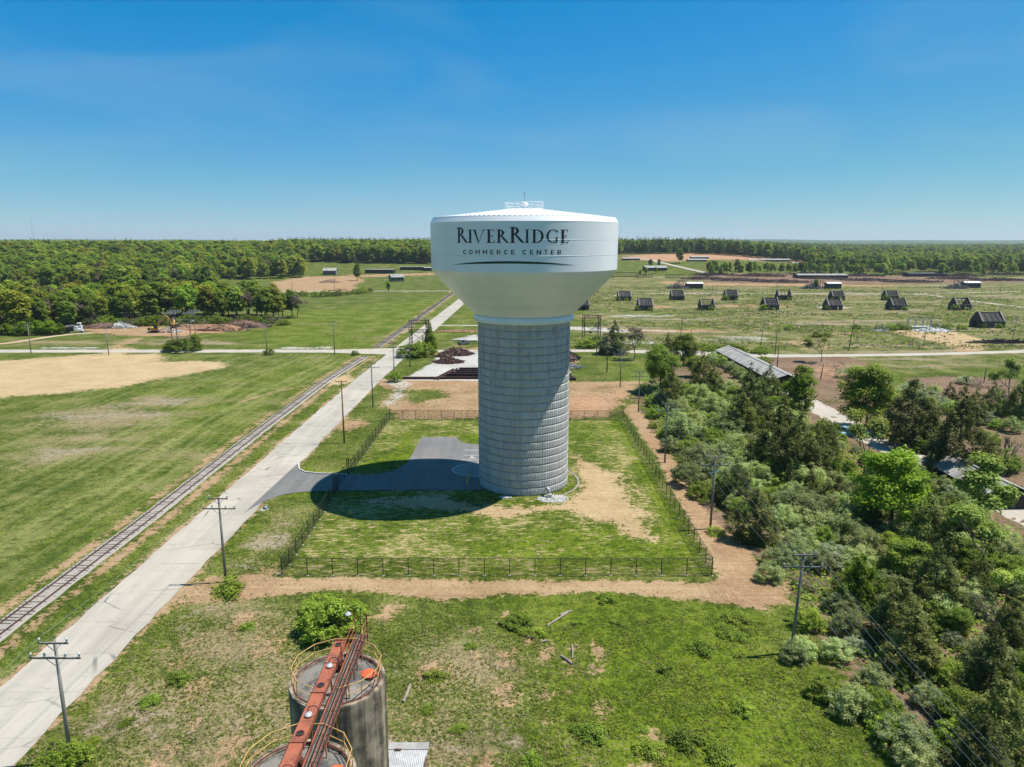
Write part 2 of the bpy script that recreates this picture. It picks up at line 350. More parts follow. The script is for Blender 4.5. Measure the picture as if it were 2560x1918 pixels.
paint('lush', PX((1560, 940), (1590, 960), (1700, 960), (1600, 900), (1570, 905)), 4, 0.9)
# fenced yard: sown grass through straw
paint('straw', [(-28, 81), (25, 81), (25.3, 158), (-28, 158.5)], 0.5, 0.9); paint('lush', [(-28, 81), (25, 81), (25.3, 158), (-28, 158.5)], 0.5, 0.45); L['dry'] *= 1 - 0.6 * inside_mask([(-28, 81), (25, 81), (25.3, 158), (-28, 158.5)], .5)
paint('lush', [(8, 82), (24.8, 82), (25, 96), (14, 100), (-4, 92), (-10, 82)], 2.0, 0.9)
paint('lush', [(21.5, 82), (25, 82), (25.4, 158), (22.5, 158)], 0.6, 1.0)
paint('lush', [(9, 140), (25, 140), (25, 158), (9, 158)], 2.0, 0.7)
paint('lush', [(-28, 121), (-20, 123), (-18, 130), (-21.5, 146), (-10, 146), (-9, 140), (-5, 140), (-5, 147), (-23.5, 147.5), (-23, 133), (-28, 126)], 0.8, 1.0)
erase('straw', [(-28, 121), (-20, 123), (-18, 130), (-21.5, 146), (-10, 146), (-9, 140), (-5, 140), (-5, 147), (-23.5, 147.5), (-23, 133), (-28, 126)], 0.6, 0.9)
paint('lush', [(-36, 110.4), (-4, 110.4), (-2, 107), (-8, 108.6), (-36, 108.6)], 0.5, 1.0)
paint('lush', [(-39, 125), (-38, 121), (-34, 120.2), (-28.6, 120), (-28.6, 122.5), (-34, 122.6), (-36.5, 124), (-37, 127)], 0.5, 1.0)
paint('dirt', PX((1432, 1135), (1500, 1165), (1560, 1230), (1600, 1300), (1640, 1350), (1575, 1345), (1530, 1305), (1500, 1310), (1420, 1270), (1250, 1295), (1100, 1272), (930, 1262), (900, 1248), (1100, 1240), (1210, 1262), (1300, 1268), (1425, 1262), (1450, 1215)), 1.6, 0.82)
erase('dirt', [(1.95 + 9.2 * math.cos(a), 116.4 + 9.2 * math.sin(a)) for a in np.linspace(0, 6.2, 24)], 0.3, 1.0)
paint('dirt', [(10.5, 96), (21, 98), (19, 106), (21, 118), (16, 124), (11, 112)], 3.0, 0.62)
# earth tracks round the fence
paint('dirt', PX((520, 1445), (712, 1446), (1000, 1448), (1400, 1452), (1770, 1458), (1800, 1440), (1730, 1310), (1640, 1140), (1560, 1020), (1590, 1010), (1660, 1110), (1715, 1190), (1775, 1300), (1850, 1350), (1900, 1420), (1960, 1450), (1970, 1500), (1900, 1525), (1750, 1500), (1500, 1478), (1330, 1485), (1100, 1502), (980, 1478), (800, 1475), (600, 1500), (470, 1502), (440, 1480)), 0.9, 0.95)
paint('dirt', PX((430, 1480), (560, 1440), (640, 1420), (700, 1400), (700, 1440), (560, 1490), (440, 1520)), 1.5, 0.7)
paint('mulch', PX((1700, 1250), (1800, 1340), (1960, 1440), (1975, 1490), (2010, 1500), (1960, 1400), (1850, 1330), (1760, 1240), (1700, 1180)), 1.2, 0.75)
paint('dirt', PX((985, 962), (1240, 955), (1600, 955), (1560, 1000), (1520, 1040), (1440, 1046), (1000, 1046), (965, 1010)), 2.5, 0.92)
paint('red', PX((1200, 985), (1560, 985), (1520, 1044), (1200, 1044)), 3.0, 0.62)
erase('dirt', PX((1000, 975), (1110, 972), (1120, 995), (1040, 1010), (1000, 995)), 3, 0.9)
paint('dirt', PX((560, 1470), (690, 1440), (720, 1450), (690, 1480), (600, 1500)), 1.5, 0.6)
paint('dirt', PX((800, 1055), (900, 1050), (930, 1060), (880, 1080), (810, 1075)), 1.5, 0.7)
paint('gravel', PX((1095, 888), (1245, 872), (1245, 952), (1005, 950), (1050, 925), (1085, 905)), 1.0, 1.0)
paint('gravel', PX((960, 960), (1005, 945), (1030, 960), (990, 1010), (960, 1015), (985, 980)), 1.5, 0.5)
paint('dirt', PX((940, 952), (1005, 940), (1200, 952), (1200, 968), (960, 975)), 1.2, 0.8)
paint('dirt', PX((1075, 884), (1130, 872), (1240, 866), (1240, 878), (1100, 890)), 1.2, 0.75)
paint('gravel', PX((1120, 850), (1190, 835), (1240, 835), (1240, 852), (1180, 853)), 1.5, 0.6)
paint('dirt', PX((810, 955), (880, 930), (890, 950), (850, 965)), 1.5, 0.7)
paint('dirt', PX((1420, 940), (1450, 905), (1440, 895), (1420, 900)), 1.5, 0.6)
paint('cream', PX((-200, 900), (290, 866), (700, 880), (560, 950), (-200, 1020)), 3, 1.0)
paint('cream', [(-29, 81), (26, 81), (26, 159), (-29, 159)], 1, 0.7); paint('cream', PX((2215, 820), (2480, 830), (2480, 880), (2330, 860)), 3, .8)
paint('cream', PX((700, 1452), (1780, 1462), (1780, 1482), (1300, 1478), (900, 1470), (700, 1475)), 1.2, 0.55); paint('cream', PX((820, 930), (900, 925), (880, 960), (820, 970)), 2, .9)
for x0, x1 in ((-39.5, -38.5), (-47.9, -46.9)): paint('dirt', [(x0, 30), (x1, 30), (x1, 255), (x0, 255)], 0.5, 0.62)
def trail(layer, pts, w, soft, val):
    P = [ground_at(*p) for p in pts]
    for i in range(len(P) - 1):
        dd = (P[i + 1] - P[i]); dd.z = 0; nn = Vector((-dd.y, dd.x, 0)).normalized() * w / 2; paint(layer, [P[i] - nn, P[i + 1] - nn, P[i + 1] + nn, P[i] + nn], soft, val)
trail('track', ((-30, 1395), (20, 1360), (120, 1290), (250, 1220), (400, 1130), (520, 1050), (640, 985), (760, 930), (830, 900)), 0.9, .4, .9)
trail('track', ((0, 1405), (60, 1370), (150, 1318), (290, 1235), (430, 1145), (540, 1065), (660, 995), (775, 938), (840, 905)), 0.9, .4, .8)
trail('track', ((240, 1240), (330, 1180), (440, 1095)), 1.2, .5, .9); trail('track', ((0, 1290), (150, 1215), (330, 1120), (480, 1040)), 1.4, .6, .6); trail('track', ((0, 1230), (200, 1130), (420, 1040), (600, 965)), 1.6, .6, .5)
trail('track', ((640, 900), (760, 905), (830, 890)), 1.0, .6, .6); trail('track', ((560, 960), (680, 920), (800, 885)), 1.2, .6, .7)
trail('dirt', ((600, 1005), (690, 978), (760, 966), (810, 958)), 1.6, .6, .6)
# railway margins of dead grass and spilled ballast
rail_c = [(58, -54.2), (100, -54.2), (150, -54.9), (205, -54.9), (252, -52.4), (275, -52.3), (420, -49.6), (580, -46.9), (700, -45)]
def rail_x(y): return np.interp(y, [p[0] for p in rail_c], [p[1] for p in rail_c])
for a, b, v, ly in ((-3.5, -2.0, 0.60, 'dirt'), (2.0, 3.7, 0.66, 'dirt')):
    paint(ly, [(rail_x(y) + a, y) for y in (40, 100, 160, 205, 252)] + [(rail_x(y) + b, y) for y in (252, 205, 160, 100, 40)], 0.7, v)
    paint(ly, [(rail_x(y) + a, y) for y in (275, 420, 580, 680)] + [(rail_x(y) + b, y) for y in (680, 580, 420, 275)], 0.9, v * 0.9)
# left field
paint('dirt', PX((-60, 908), (0, 904), (150, 893), (250, 884), (290, 868), (330, 872), (300, 888), (390, 884), (415, 905), (500, 903), (560, 905), (545, 922), (430, 942), (330, 962), (150, 983), (0, 992), (-60, 995)), 4.0, 0.95)
paint('dirt', PX((200, 824), (330, 815), (560, 822), (500, 835), (430, 842), (300, 838), (230, 832)), 3, 0.95)
paint('red', PX((440, 818), (560, 820), (560, 832), (440, 835)), 3, 0.7)
paint('dirt', PX((260, 870), (340, 845), (370, 842), (310, 868)), 2, 0.6)
paint('mulch', PX((380, 840), (500, 838), (520, 850), (430, 862)), 3, 0.45)
paint('gravel', PX((100, 868), (250, 868), (250, 872), (100, 872)), 1.0, 0.6)
paint('gravel', PX((700, 868), (830, 867), (830, 872), (700, 872)), 1.0, 0.5)
paint('dirt', PX((680, 706), (760, 692), (860, 690), (905, 697), (905, 703), (880, 715), (905, 728), (720, 732), (690, 722)), 6, 0.95)
paint('red', PX((840, 722), (870, 722), (870, 730), (840, 730)), 4, 0.8)
paint('dirt', PX((530, 728), (610, 724), (610, 730), (530, 733)), 4, 0.8)
paint('dirt', PX((860, 688), (1090, 682), (1090, 688), (880, 694)), 5, 0.7)
# right fields
for a in ((1480, 792, 120, 5, .75), (1590, 790, 90, 4, .8), (1640, 768, 60, 5, .8), (1890, 765, 120, 6, .85), (2080, 768, 50, 4, .8), (1600, 855, 60, 9, .7), (1500, 868, 40, 6, .7), (1850, 848, 90, 7, .7), (1990, 855, 40, 10, .8), (2120, 835, 45, 8, .8), (2160, 866, 25, 4, .7), (2080, 805, 70, 5, .6), (1800, 742, 60, 4, .6), (2150, 742, 70, 4, .6), (1560, 738, 50, 3, .6), (2400, 790, 60, 4, .6), (1450, 720, 60, 4, .5), (2050, 870, 40, 5, .7), (2300, 745, 90, 3, .5), (1700, 870, 50, 4, .5), (1960, 815, 60, 4, .5)):
    cxx, cyy, hw, hh, v = a
    paint('gravel' if rnd.random() < .3 else 'dirt', PX(*[(cxx + hw * math.cos(t) * rnd.uniform(.8, 1.1), cyy + hh * math.sin(t) * rnd.uniform(.8, 1.1)) for t in np.linspace(0, 2 * math.pi, 11)[:-1]]), 5.0, v * .62)
paint('dirt', PX((2215, 828), (2300, 824), (2400, 832), (2470, 855), (2450, 878), (2400, 880), (2330, 852)), 2, 0.95)
paint('gravel', PX((1420, 816), (1480, 818), (1570, 826), (1560, 832), (1470, 826), (1420, 824)), 2, 0.8)
paint('red', PX((1500, 822), (1730, 824), (1900, 826), (1730, 832), (1600, 832)), 3, 0.55)
paint('mulch', PX((1890, 905), (1960, 889), (2110, 893), (2160, 905), (2240, 975), (2260, 1000), (2150, 1000), (2060, 965), (1990, 940)), 3, 0.95)
paint('mulch', PX((2270, 945), (2380, 940), (2540, 950), (2540, 1000), (2400, 1020), (2330, 1005)), 4, 0.9)
paint('red', PX((2020, 915), (2140, 905), (2200, 950), (2150, 985), (2060, 950)), 4, 0.5)
paint('mulch', PX((1740, 688), (2000, 683), (2300, 690), (2560, 697), (2560, 706), (2200, 710), (1900, 710), (1730, 700)), 8, 0.9)
paint('red', PX((1560, 640), (1700, 633), (2000, 637), (2180, 645), (2180, 652), (1950, 656), (1680, 655), (1560, 650)), 20, 0.7)
paint('red', PX((1640, 702), (1760, 707), (2240, 713), (2240, 717), (1760, 714), (1640, 708)), 6, 0.6)
paint('mulch', PX((1560, 1000), (1640, 1030), (1760, 1250), (2000, 1480), (2100, 1760), (2250, 1918), (2700, 1918), (2700, 1050), (2300, 1010), (2000, 930), (1700, 900)), 2.5, 0.55)
# bare spots near the silos
for k in range(70):
    x, y = rnd.uniform(-36, 14), rnd.uniform(44, 74); r = rnd.uniform(0.4, 1.6)
    paint('dirt', [(x + r * math.cos(t) * rnd.uniform(.6, 1.3), y + 1.6 * r * math.sin(t) * rnd.uniform(.6, 1.3)) for t in np.linspace(0, 6.28, 9)[:-1]], 0.8, rnd.uniform(0.35, 0.68))
d_far = np.hypot(gx, gy)
L['wood'] = np.maximum(sstep(1150, 1500, d_far), 0)
gz = terrain(gx, gy) - 4.0 * sstep(1800, 3000, d_far)
near = np.clip(1 - d_far / 400, 0, 1)
rng = np.random.default_rng(3)
roadkeep = np.minimum(np.clip((np.abs(gx + 43.2) - 4.3) / 1.5, 0, 1), np.clip(np.abs(gx - rail_x(gy)) / 1.5 - 1.4, 0, 1))
lot = inside_mask([(-41, 100), (-41, 128), (-24, 124), (-22, 146), (-6, 146), (12, 126), (12, 104), (-24, 108)], 1.5)
gz = gz + near * roadkeep * (1 - lot) * (0.05 * np.sin(gx * 0.9) * np.cos(gy * 0.7 + gx * .3) + rng.normal(0, 0.018, NG))
gz = np.where((d_far < 700) & ((lot > 0) | (roadkeep < 0.05)), np.minimum(gz, 0), gz)
nx_, ny_ = len(xlines), len(ylines)
gm = bpy.data.meshes.new('ground'); gm.vertices.add(NG); gm.vertices.foreach_set('co', np.stack([gx, gy, gz], 1).ravel().astype(np.float32))
ii = (np.arange(ny_ - 1)[:, None] * nx_ + np.arange(nx_ - 1)[None, :]).ravel()
fc = np.stack([ii, ii + 1, ii + nx_ + 1, ii + nx_], 1); nf = len(fc)
gm.loops.add(nf * 4); gm.loops.foreach_set('vertex_index', fc.ravel().astype(np.int32)); gm.polygons.add(nf)
gm.polygons.foreach_set('loop_start', np.arange(0, nf * 4, 4, dtype=np.int32)); gm.polygons.foreach_set('loop_total', np.full(nf, 4, np.int32))
gm.update(calc_edges=True); gm.shade_smooth()
for an, ks in (('ga', ('dirt', 'red', 'gravel')), ('gb', ('dry', 'lush', 'streak')), ('gc', ('mulch', 'straw', 'wood'))):
    at = gm.attributes.new(an, 'FLOAT_COLOR', 'POINT')
    at.data.foreach_set('color', np.stack([np.clip(L[k], 0, 1) for k in ks] + [np.clip(L['track' if an == 'gb' else 'cream'], 0, 1)], 1).ravel().astype(np.float32))

m, t, b = shader('ground_cover'); pos = N(t, 'ShaderNodeNewGeometry').outputs['Position']
def att(nm):
    s = N(t, 'ShaderNodeSeparateColor', {0: N(t, 'ShaderNodeAttribute', attribute_name=nm).outputs['Color']}); return s.outputs
(dirt, red, grav), (dry, lush, streak), (mulch, straw, wood) = [list(att(k))[:3] for k in ('ga', 'gb', 'gc')]
n_a = noise(t, pos, 0.018, 4); n_b = noise(t, pos, 0.11, 4, 0.6); n_c = noise(t, pos, 0.75, 4, 0.65); n_d = noise(t, pos, 4.2, 3, 0.6); n_e = noise(t, pos, 1.9, 5, 0.7, 0.8)
mpS = N(t, 'ShaderNodeMapping', {0: pos, 'Scale': (0.55, 0.028, 1), 'Rotation': (0, 0, -0.10)}); n_s = noise(t, mpS.outputs[0], 1.0, 4, 0.55)
mpH = N(t, 'ShaderNodeMapping', {0: pos, 'Scale': (0.55, 1.7, 1)}); n_h = noise(t, mpH.outputs[0], 1.15, 6, 0.75, 0.8)
mpT = N(t, 'ShaderNodeMapping', {0: pos, 'Scale': (0.10, 1.9, 1)}); n_t = noise(t, mpT.outputs[0], 1.0, 4, .6, .3); n_f = noise(t, pos, 2.7, 6, .78, .4)
def summ(*ab):
    r = None
    for v, k in ab:
        q = mth(t, 'MULTIPLY', v, k); r = q if r is None else mth(t, 'ADD', r, q)
    return r
g1 = ramp(t, summ((n_b, .18), (n_c, .27), (n_e, .30), (n_d, .25)), 0.43, 0.57)
mpP = N(t, 'ShaderNodeMapping', {0: pos, 'Scale': (0.016, 0.075, 1)}); n_p = noise(t, mpP.outputs[0], 1.0, 5, 0.62, 0.5)
grass = mixc(t, g1, (0.034, 0.055, 0.006), (0.120, 0.156, 0.020))
grass = mixc(t, mth(t, 'MULTIPLY', lush, 0.75), grass, mixc(t, g1, (0.044, 0.078, 0.004), (0.165, 0.220, 0.013)))
drm = ramp(t, mth(t, 'ADD', dry, mth(t, 'MULTIPLY', mth(t, 'SUBTRACT', summ((n_a, .15), (n_p, .35), (n_b, .2), (n_c, .2), (n_e, .1)), 0.5), 5.5)), 0.50, 0.98)
grass = mixc(t, drm, grass, mixc(t, ramp(t, n_e, .3, .7), (0.105, 0.092, 0.042), (0.260, 0.205, 0.112)))
stm = mth(t, 'MULTIPLY', streak, ramp(t, summ((n_s, .55), (n_p, .25), (n_c, .2)), 0.46, 0.62))
grass = mixc(t, mth(t, 'MULTIPLY', stm, 0.6), grass, (0.195, 0.205, 0.068))
stm2 = mth(t, 'MULTIPLY', streak, ramp(t, summ((n_s, .7), (n_b, .3)), 0.47, 0.33))
grass = mixc(t, mth(t, 'MULTIPLY', stm2, 0.7), grass, (0.046, 0.076, 0.012))
trk = N(t, 'ShaderNodeAttribute', attribute_name='gb').outputs['Alpha']
grass = mixc(t, mth(t, 'MULTIPLY', trk, ramp(t, summ((n_c, .5), (n_e, .5)), .34, .6)), grass, (0.265, 0.275, 0.090))
rub = mth(t, 'MULTIPLY', ramp(t, summ((n_p, .7), (n_c, .3)), .53, .62), ramp(t, dry, .50, .58))
grass = mixc(t, mth(t, 'MULTIPLY', rub, 0.75), grass, mixc(t, ramp(t, n_e, .4, .6), (0.190, 0.160, 0.118), (0.380, 0.325, 0.255)))
spk = mth(t, 'MULTIPLY', straw, ramp(t, mth(t, 'SUBTRACT', summ((n_h, .72), (n_b, .28)), mth(t, 'MULTIPLY', lush, 0.06)), 0.486, 0.540))
spk2 = ramp(t, mth(t, 'ADD', mth(t, 'ADD', mth(t, 'MULTIPLY', n_f, .75), mth(t, 'MULTIPLY', n_b, .25)), mth(t, 'MULTIPLY', dry, 0.16)), 0.575, 0.68)
grass = mixc(t, mth(t, 'MULTIPLY', spk2, 0.8), grass, (0.330, 0.262, 0.140))
col = mixc(t, spk, grass, (0.39, 0.305, 0.155))
def patch(col, mask, ca, cb, k=0.85, det=n_e):
    e = ramp(t, mth(t, 'ADD', mask, mth(t, 'MULTIPLY', mth(t, 'SUBTRACT', summ((n_b, .25), (n_c, .30), (n_e, .30), (n_f, .20)), 0.5), 5.0 * k)), 0.40, 0.66)
    e = mth(t, 'MULTIPLY', e, ramp(t, mask, 0.02, 0.25))
    return mixc(t, e, col, mixc(t, ramp(t, summ((n_b, .30), (n_c, .2), (n_t, .25), (det, .25)), .38, .62), ca, cb)), e
col, e_m = patch(col, mulch, (0.145, 0.088, 0.056), (0.240, 0.165, 0.110))
cream = N(t, 'ShaderNodeAttribute', attribute_name='ga').outputs['Alpha']
col, e_d = patch(col, dirt, mixc(t, cream, (0.250, 0.152, 0.080), (0.370, 0.262, 0.135)), mixc(t, cream, (0.400, 0.275, 0.158), (0.490, 0.375, 0.215)))
col, e_r = patch(col, red, (0.340, 0.180, 0.095), (0.430, 0.270, 0.165))
col, e_g = patch(col, grav, (0.350, 0.325, 0.285), (0.490, 0.468, 0.428))
col = mixc(t, mth(t, 'MULTIPLY', wood, 0.9), col, (0.05, 0.075, 0.018))
t.links.new(col, b.inputs['Base Color']); b.inputs['Roughness'].default_value = 0.95; b.inputs['Specular IOR Level'].default_value = 0.08
bp = N(t, 'ShaderNodeBump', {'Height': summ((n_d, .5), (n_e, .8), (n_c, 1.0)), 'Strength': 0.8, 'Distance': 0.32}); t.links.new(bp.outputs[0], b.inputs['Normal'])
gm.materials.append(m); ground = link(bpy.data.objects.new('ground', gm)); tag(ground, kind='structure')

# ------------------------------------------------------------------ roads
def road_mat(name, ca, cb, crack=0.0, joint=0.0, tan=0.25):
    m, t, b = shader(name); pos = N(t, 'ShaderNodeNewGeometry').outputs['Position']
    mp = N(t, 'ShaderNodeMapping', {0: pos, 'Scale': (0.9, 0.05, 1)}); lane = noise(t, mp.outputs[0], 1.0, 4); bl = noise(t, pos, 0.12, 5); fi = noise(t, pos, 3.0, 4, .7); big = noise(t, pos, 0.03, 3)
    f = ramp(t, mth(t, 'ADD', mth(t, 'MULTIPLY', lane, .45), mth(t, 'ADD', mth(t, 'MULTIPLY', bl, .35), mth(t, 'MULTIPLY', fi, .2))), .36, .64)
    col = mixc(t, f, ca, cb); col = mixc(t, mth(t, 'MULTIPLY', ramp(t, big, .45, .65), tan), col, (0.43, 0.37, 0.29))
    if crack:
        wob = N(t, 'ShaderNodeMixRGB', {0: 0.35, 1: pos, 2: N(t, 'ShaderNodeTexNoise', {'Vector': pos, 'Scale': 0.5, 'Detail': 4}).outputs['Color']}, blend_type='ADD').outputs[0]
        mv = N(t, 'ShaderNodeMapping', {0: wob, 'Scale': (0.075, 0.19, 0.0)})
        vo = N(t, 'ShaderNodeTexVoronoi', {'Vector': mv.outputs[0], 'Scale': 1.0}, feature='DISTANCE_TO_EDGE').outputs['Distance']
        cm = mth(t, 'MULTIPLY', ramp(t, vo, 0.016, 0.004), mth(t, 'MULTIPLY', ramp(t, noise(t, pos, 0.25, 3), .42, .6), crack)); col = mixc(t, cm, col, (0.15, 0.14, 0.13))
    if joint:
        sp0 = N(t, 'ShaderNodeSeparateXYZ', {0: pos}); slab = N(t, 'ShaderNodeTexWhiteNoise', {'Vector': N(t, 'ShaderNodeCombineXYZ', {0: mth(t, 'GREATER_THAN', sp0.outputs[0], -43.2), 1: mth(t, 'FLOOR', mth(t, 'ADD', mth(t, 'MULTIPLY', sp0.outputs[1], 1 / 6.1), 0.5))}).outputs[0]}).outputs[0]
        col = N(t, 'ShaderNodeHueSaturation', {'Color': col, 'Value': N(t, 'ShaderNodeMapRange', {0: slab, 3: 0.92, 4: 1.06}).outputs[0]}).outputs[0]
        col = mixc(t, mth(t, 'MULTIPLY', ramp(t, noise(t, pos, 0.45, 5, .7), .56, .66), .35), col, (0.24, 0.22, 0.19))
        sp = N(t, 'ShaderNodeSeparateXYZ', {0: pos}); fr = mth(t, 'ABSOLUTE', mth(t, 'SUBTRACT', mth(t, 'FRACT', mth(t, 'MULTIPLY', sp.outputs[1], 1 / 6.1)), 0.5))
        col = mixc(t, mth(t, 'MULTIPLY', ramp(t, fr, 0.010, 0.003), joint), col, (0.2, 0.19, 0.175))
        ml = mth(t, 'MULTIPLY', mth(t, 'LESS_THAN', mth(t, 'ABSOLUTE', mth(t, 'ADD', sp.outputs[0], 43.2)), 0.035), joint * 0.8); col = mixc(t, ml, col, (0.22, 0.21, 0.2))
    t.links.new(col, b.inputs['Base Color']); b.inputs['Roughness'].default_value = 0.9; b.inputs['Specular IOR Level'].default_value = 0.2
    bp = N(t, 'ShaderNodeBump', {'Height': fi, 'Strength': 0.2, 'Distance': 0.03}); t.links.new(bp.outputs[0], b.inputs['Normal']); return m
M['road'] = road_mat('old_concrete_road', (0.330, 0.302, 0.256), (0.425, 0.388, 0.330), 0.8, 0.4, 0.35)
M['track'] = road_mat('pale_gravel_track', (0.345, 0.310, 0.256), (0.450, 0.408, 0.344), 0, 0, 0.4)
M['dirt_track'] = road_mat('tan_dirt_track', (0.40, 0.29, 0.18), (0.50, 0.38, 0.25), 0, 0, 0.3)
M['asphalt'] = road_mat('new_asphalt', (0.135, 0.132, 0.130), (0.175, 0.171, 0.167), 0.0, 0, 0.08)
def ribbon(name, pts, width, z, mat, jit=0.25, step=2.5, ends=None):
    """a road strip along a line of (x, y), edges slightly uneven, lying on the land"""
    P = [Vector((p[0], p[1])) for p in pts]; S = [0]
    for i in range(1, len(P)): S.append(S[-1] + (P[i] - P[i - 1]).length)
    n = max(2, int(S[-1] / step)); mb = MB(); ts = np.linspace(0, S[-1], n + 1)
    xs = np.interp(ts, S, [p.x for p in P]); ys = np.interp(ts, S, [p.y for p in P])
    k = max(1, int(10 / step)); 
    if n > 3 * k:
        ker = np.ones(2 * k + 1) / (2 * k + 1); xs[k:-k] = np.convolve(xs, ker, 'valid'); ys[k:-k] = np.convolve(ys, ker, 'valid')
    w = width if callable(width) else (lambda s: width); rows = []
    for i in range(n + 1):
        a, b_ = max(i - 1, 0), min(i + 1, n); d = Vector((xs[b_] - xs[a], ys[b_] - ys[a])).normalized(); nn = Vector((d.y, -d.x))
        ww = w(ts[i]) / 2; row = []
        for q in (-1, -0.5, 0, 0.5, 1):
            off = nn * (ww * q + (rnd.uniform(-jit, jit) if abs(q) == 1 else 0)); x, y = xs[i] + off.x, ys[i] + off.y
            row.append((x, y, float(terrain(x, y)) + z + (0.25 if y > 680 else 0)))
        rows.append(row)
    mb.v = [p for r_ in rows for p in r_]
    mb.f = [(i * 5 + j + 1, i * 5 + j, i * 5 + 5 + j, i * 5 + 6 + j) for i in range(n) for j in range(4)]
    o = mb.build(name, mat); tag(o, kind='structure'); return o
ribbon('road', [(-43.2, 30), (-43.2, 120), (-42.9, 205), (-41.5, 262), (-38.9, 350), (-33.3, 532), (-27, 760)], 7.9, 0.045, M['road'], 0.2)
ribbon('road', [(-420, 262.6), (-120, 263), (-60, 263), (-44, 262.5)], lambda s: 7.2 + (9 * max(0, (s - 352) / 25) if s > 352 else 0), 0.030, M['track'], 0.35)
ribbon('road', [(-46, 262.5), (-20, 263.5), (30, 264), (66, 259), (95, 251), (150, 255), (196, 263), (330, 285), (600, 330)], lambda s: 5.4 + 5 * math.exp(-((s - 118) / 22) ** 2), 0.034, M['track'], 0.3)
ribbon('road', [(-38, 346), (-15, 346), (30, 336), (60, 326), (75, 322)], 3.6, 0.030, M['track'], 0.3)
ribbon('road', [(-330, 575), (-200, 588), (-120, 588), (-34, 590)], 5, 0.036, M['track'], 0.4)
ribbon('road', [ground_at(1560, 734), ground_at(1900, 734), ground_at(2255, 735), ground_at(2560, 729)], 4.5, 0.036, M['track'], 0.4)
ribbon('road', [ground_at(2265, 735), ground_at(2320, 737), ground_at(2390, 748), ground_at(2470, 758), ground_at(2570, 770), ground_at(2700, 784)], 4.5, 0.040, M['track'], 0.4)
ribbon('road', [ground_at(1600, 646), ground_at(1669, 661), ground_at(1747, 679), ground_at(1805, 691)], 7, 0.05, M['track'], 0.5)
ribbon('road', [ground_at(420, 735), ground_at(560, 732), ground_at(700, 732)], 5, 0.04, M['track'], 0.5)
ribbon('road', [ground_at(-120, 868), ground_at(0, 862), ground_at(60, 852), ground_at(150, 838), ground_at(230, 832)], 4.0, 0.03, M['dirt_track'], 0.4)
ribbon('road', [(76, 190), (75.5, 165), (75, 140), (77, 104), (78, 80)], 6.8, 0.03, M['track'], 0.4)

# ------------------------------------------------------------------ asphalt drive and painted markings
drv = [(-39.6, 127.5), (-39.2, 124.6), (-38.4, 122.3), (-36.9, 120.6), (-34.0, 119.75), (-29.0, 119.5), (-24.5, 119.7)] + \
      [tuple(ground_at(*p))[:2] for p in ((938, 1187), (985, 1177.7), (1016.5, 1159), (1030.6, 1137), (1044, 1112), (1054, 1093.6), (1140, 1093.6), (1145, 1099), (1157, 1108), (1192, 1112))] + \
      [(2, 137.5), (9.5, 132), (10.4, 122), (6, 117), (2, 112), (-5.0, 111.7), (-28, 111.4), (-34.5, 110.7), (-37.5, 109.2), (-39.3, 106.2), (-40.6, 101.5)]
ad = MB(); ad.add([(x, y, 0.060) for x, y in drv], [tuple(reversed(range(len(drv))))])
o = ad.build('asphalt_drive', M['asphalt']); tag(o, kind='structure')
if o.data.polygons[0].normal.z < 0: o.data.flip_normals()
kb = MB(); kp = [(-39.45, 126.0), (-39.1, 124.5), (-38.3, 122.4), (-36.8, 120.8), (-34.0, 119.98), (-29.2, 119.72)]
for i in range(len(kp) - 1): kb.beam((*kp[i], 0.10), (*kp[i + 1], 0.10), 0.24, 0.22)
tag(kb.build('kerb', M['concrete']), kind='structure')
kr = MB(); kr.lathe([(9.30, 0.0), (9.30, 0.08), (9.62, 0.08), (9.62, 0.0)], 40, (1.95, 116.4, 0), math.radians(-80), math.radians(35))
tag(kr.build('kerb', M['ruin_edge']), kind='structure')
mk = MB(); ZP = 0.066
def pline(a, b, w=0.13):
    a, b = Vector(a), Vector(b); d = (b - a).normalized(); n_ = Vector((-d.y, d.x)) * w / 2
    mk.add([(*(a - n_), ZP), (*(b - n_), ZP), (*(b + n_), ZP), (*(a + n_), ZP)], [(0, 1, 2, 3)])
hc = (-5.4, 122.3)
arc = [(hc[0] + 5.3 * math.cos(q), hc[1] + 3.9 * math.sin(q)) for q in np.linspace(math.radians(88), math.radians(272), 24)]
for i in range(23): pline(arc[i], arc[i + 1], 0.15)
for k in range(-7, 8):          # hatch lines clipped to the half ellipse
    pts = []
    for s_ in np.linspace(-9, 9, 220):
        x, y = hc[0] - 2.0 + s_ * 0.86, hc[1] + k * 0.95 - s_ * 0.5
        if ((x - hc[0]) / 5.25) ** 2 + ((y - hc[1]) / 3.85) ** 2 < 1 and x < hc[0] + 0.2: pts.append((x, y))
    if len(pts) > 4: pline(pts[0], pts[-1], 0.13)
for y in (131.0, 134.4, 128.0): pline((-9.3, y), (-5.6, y), 0.12)
hx, hy = -7.6, 129.3           # wheelchair symbol
for i in range(14):
    a0, a1 = math.radians(120 + 19 * i), math.radians(120 + 19 * (i + 1)); pline((hx + .38 * math.cos(a0), hy + .38 * math.sin(a0)), (hx + .38 * math.cos(a1), hy + .38 * math.sin(a1)), 0.10)
pline((hx - .05, hy + .85), (hx, hy + .1), .12); pline((hx, hy + .1), (hx + .5, hy + .08), .12); pline((hx + .5, hy + .1), (hx + .66, hy - .42), .12); pline((hx - .02, hy + .5), (hx + .38, hy + .46), .1)
mk.lathe([(0.0, 0.0), (0.15, 0.0)], 10, (hx - .1, hy + 1.05, ZP))
tag(mk.build('parking_marking', M['paint_white']), kind='structure')

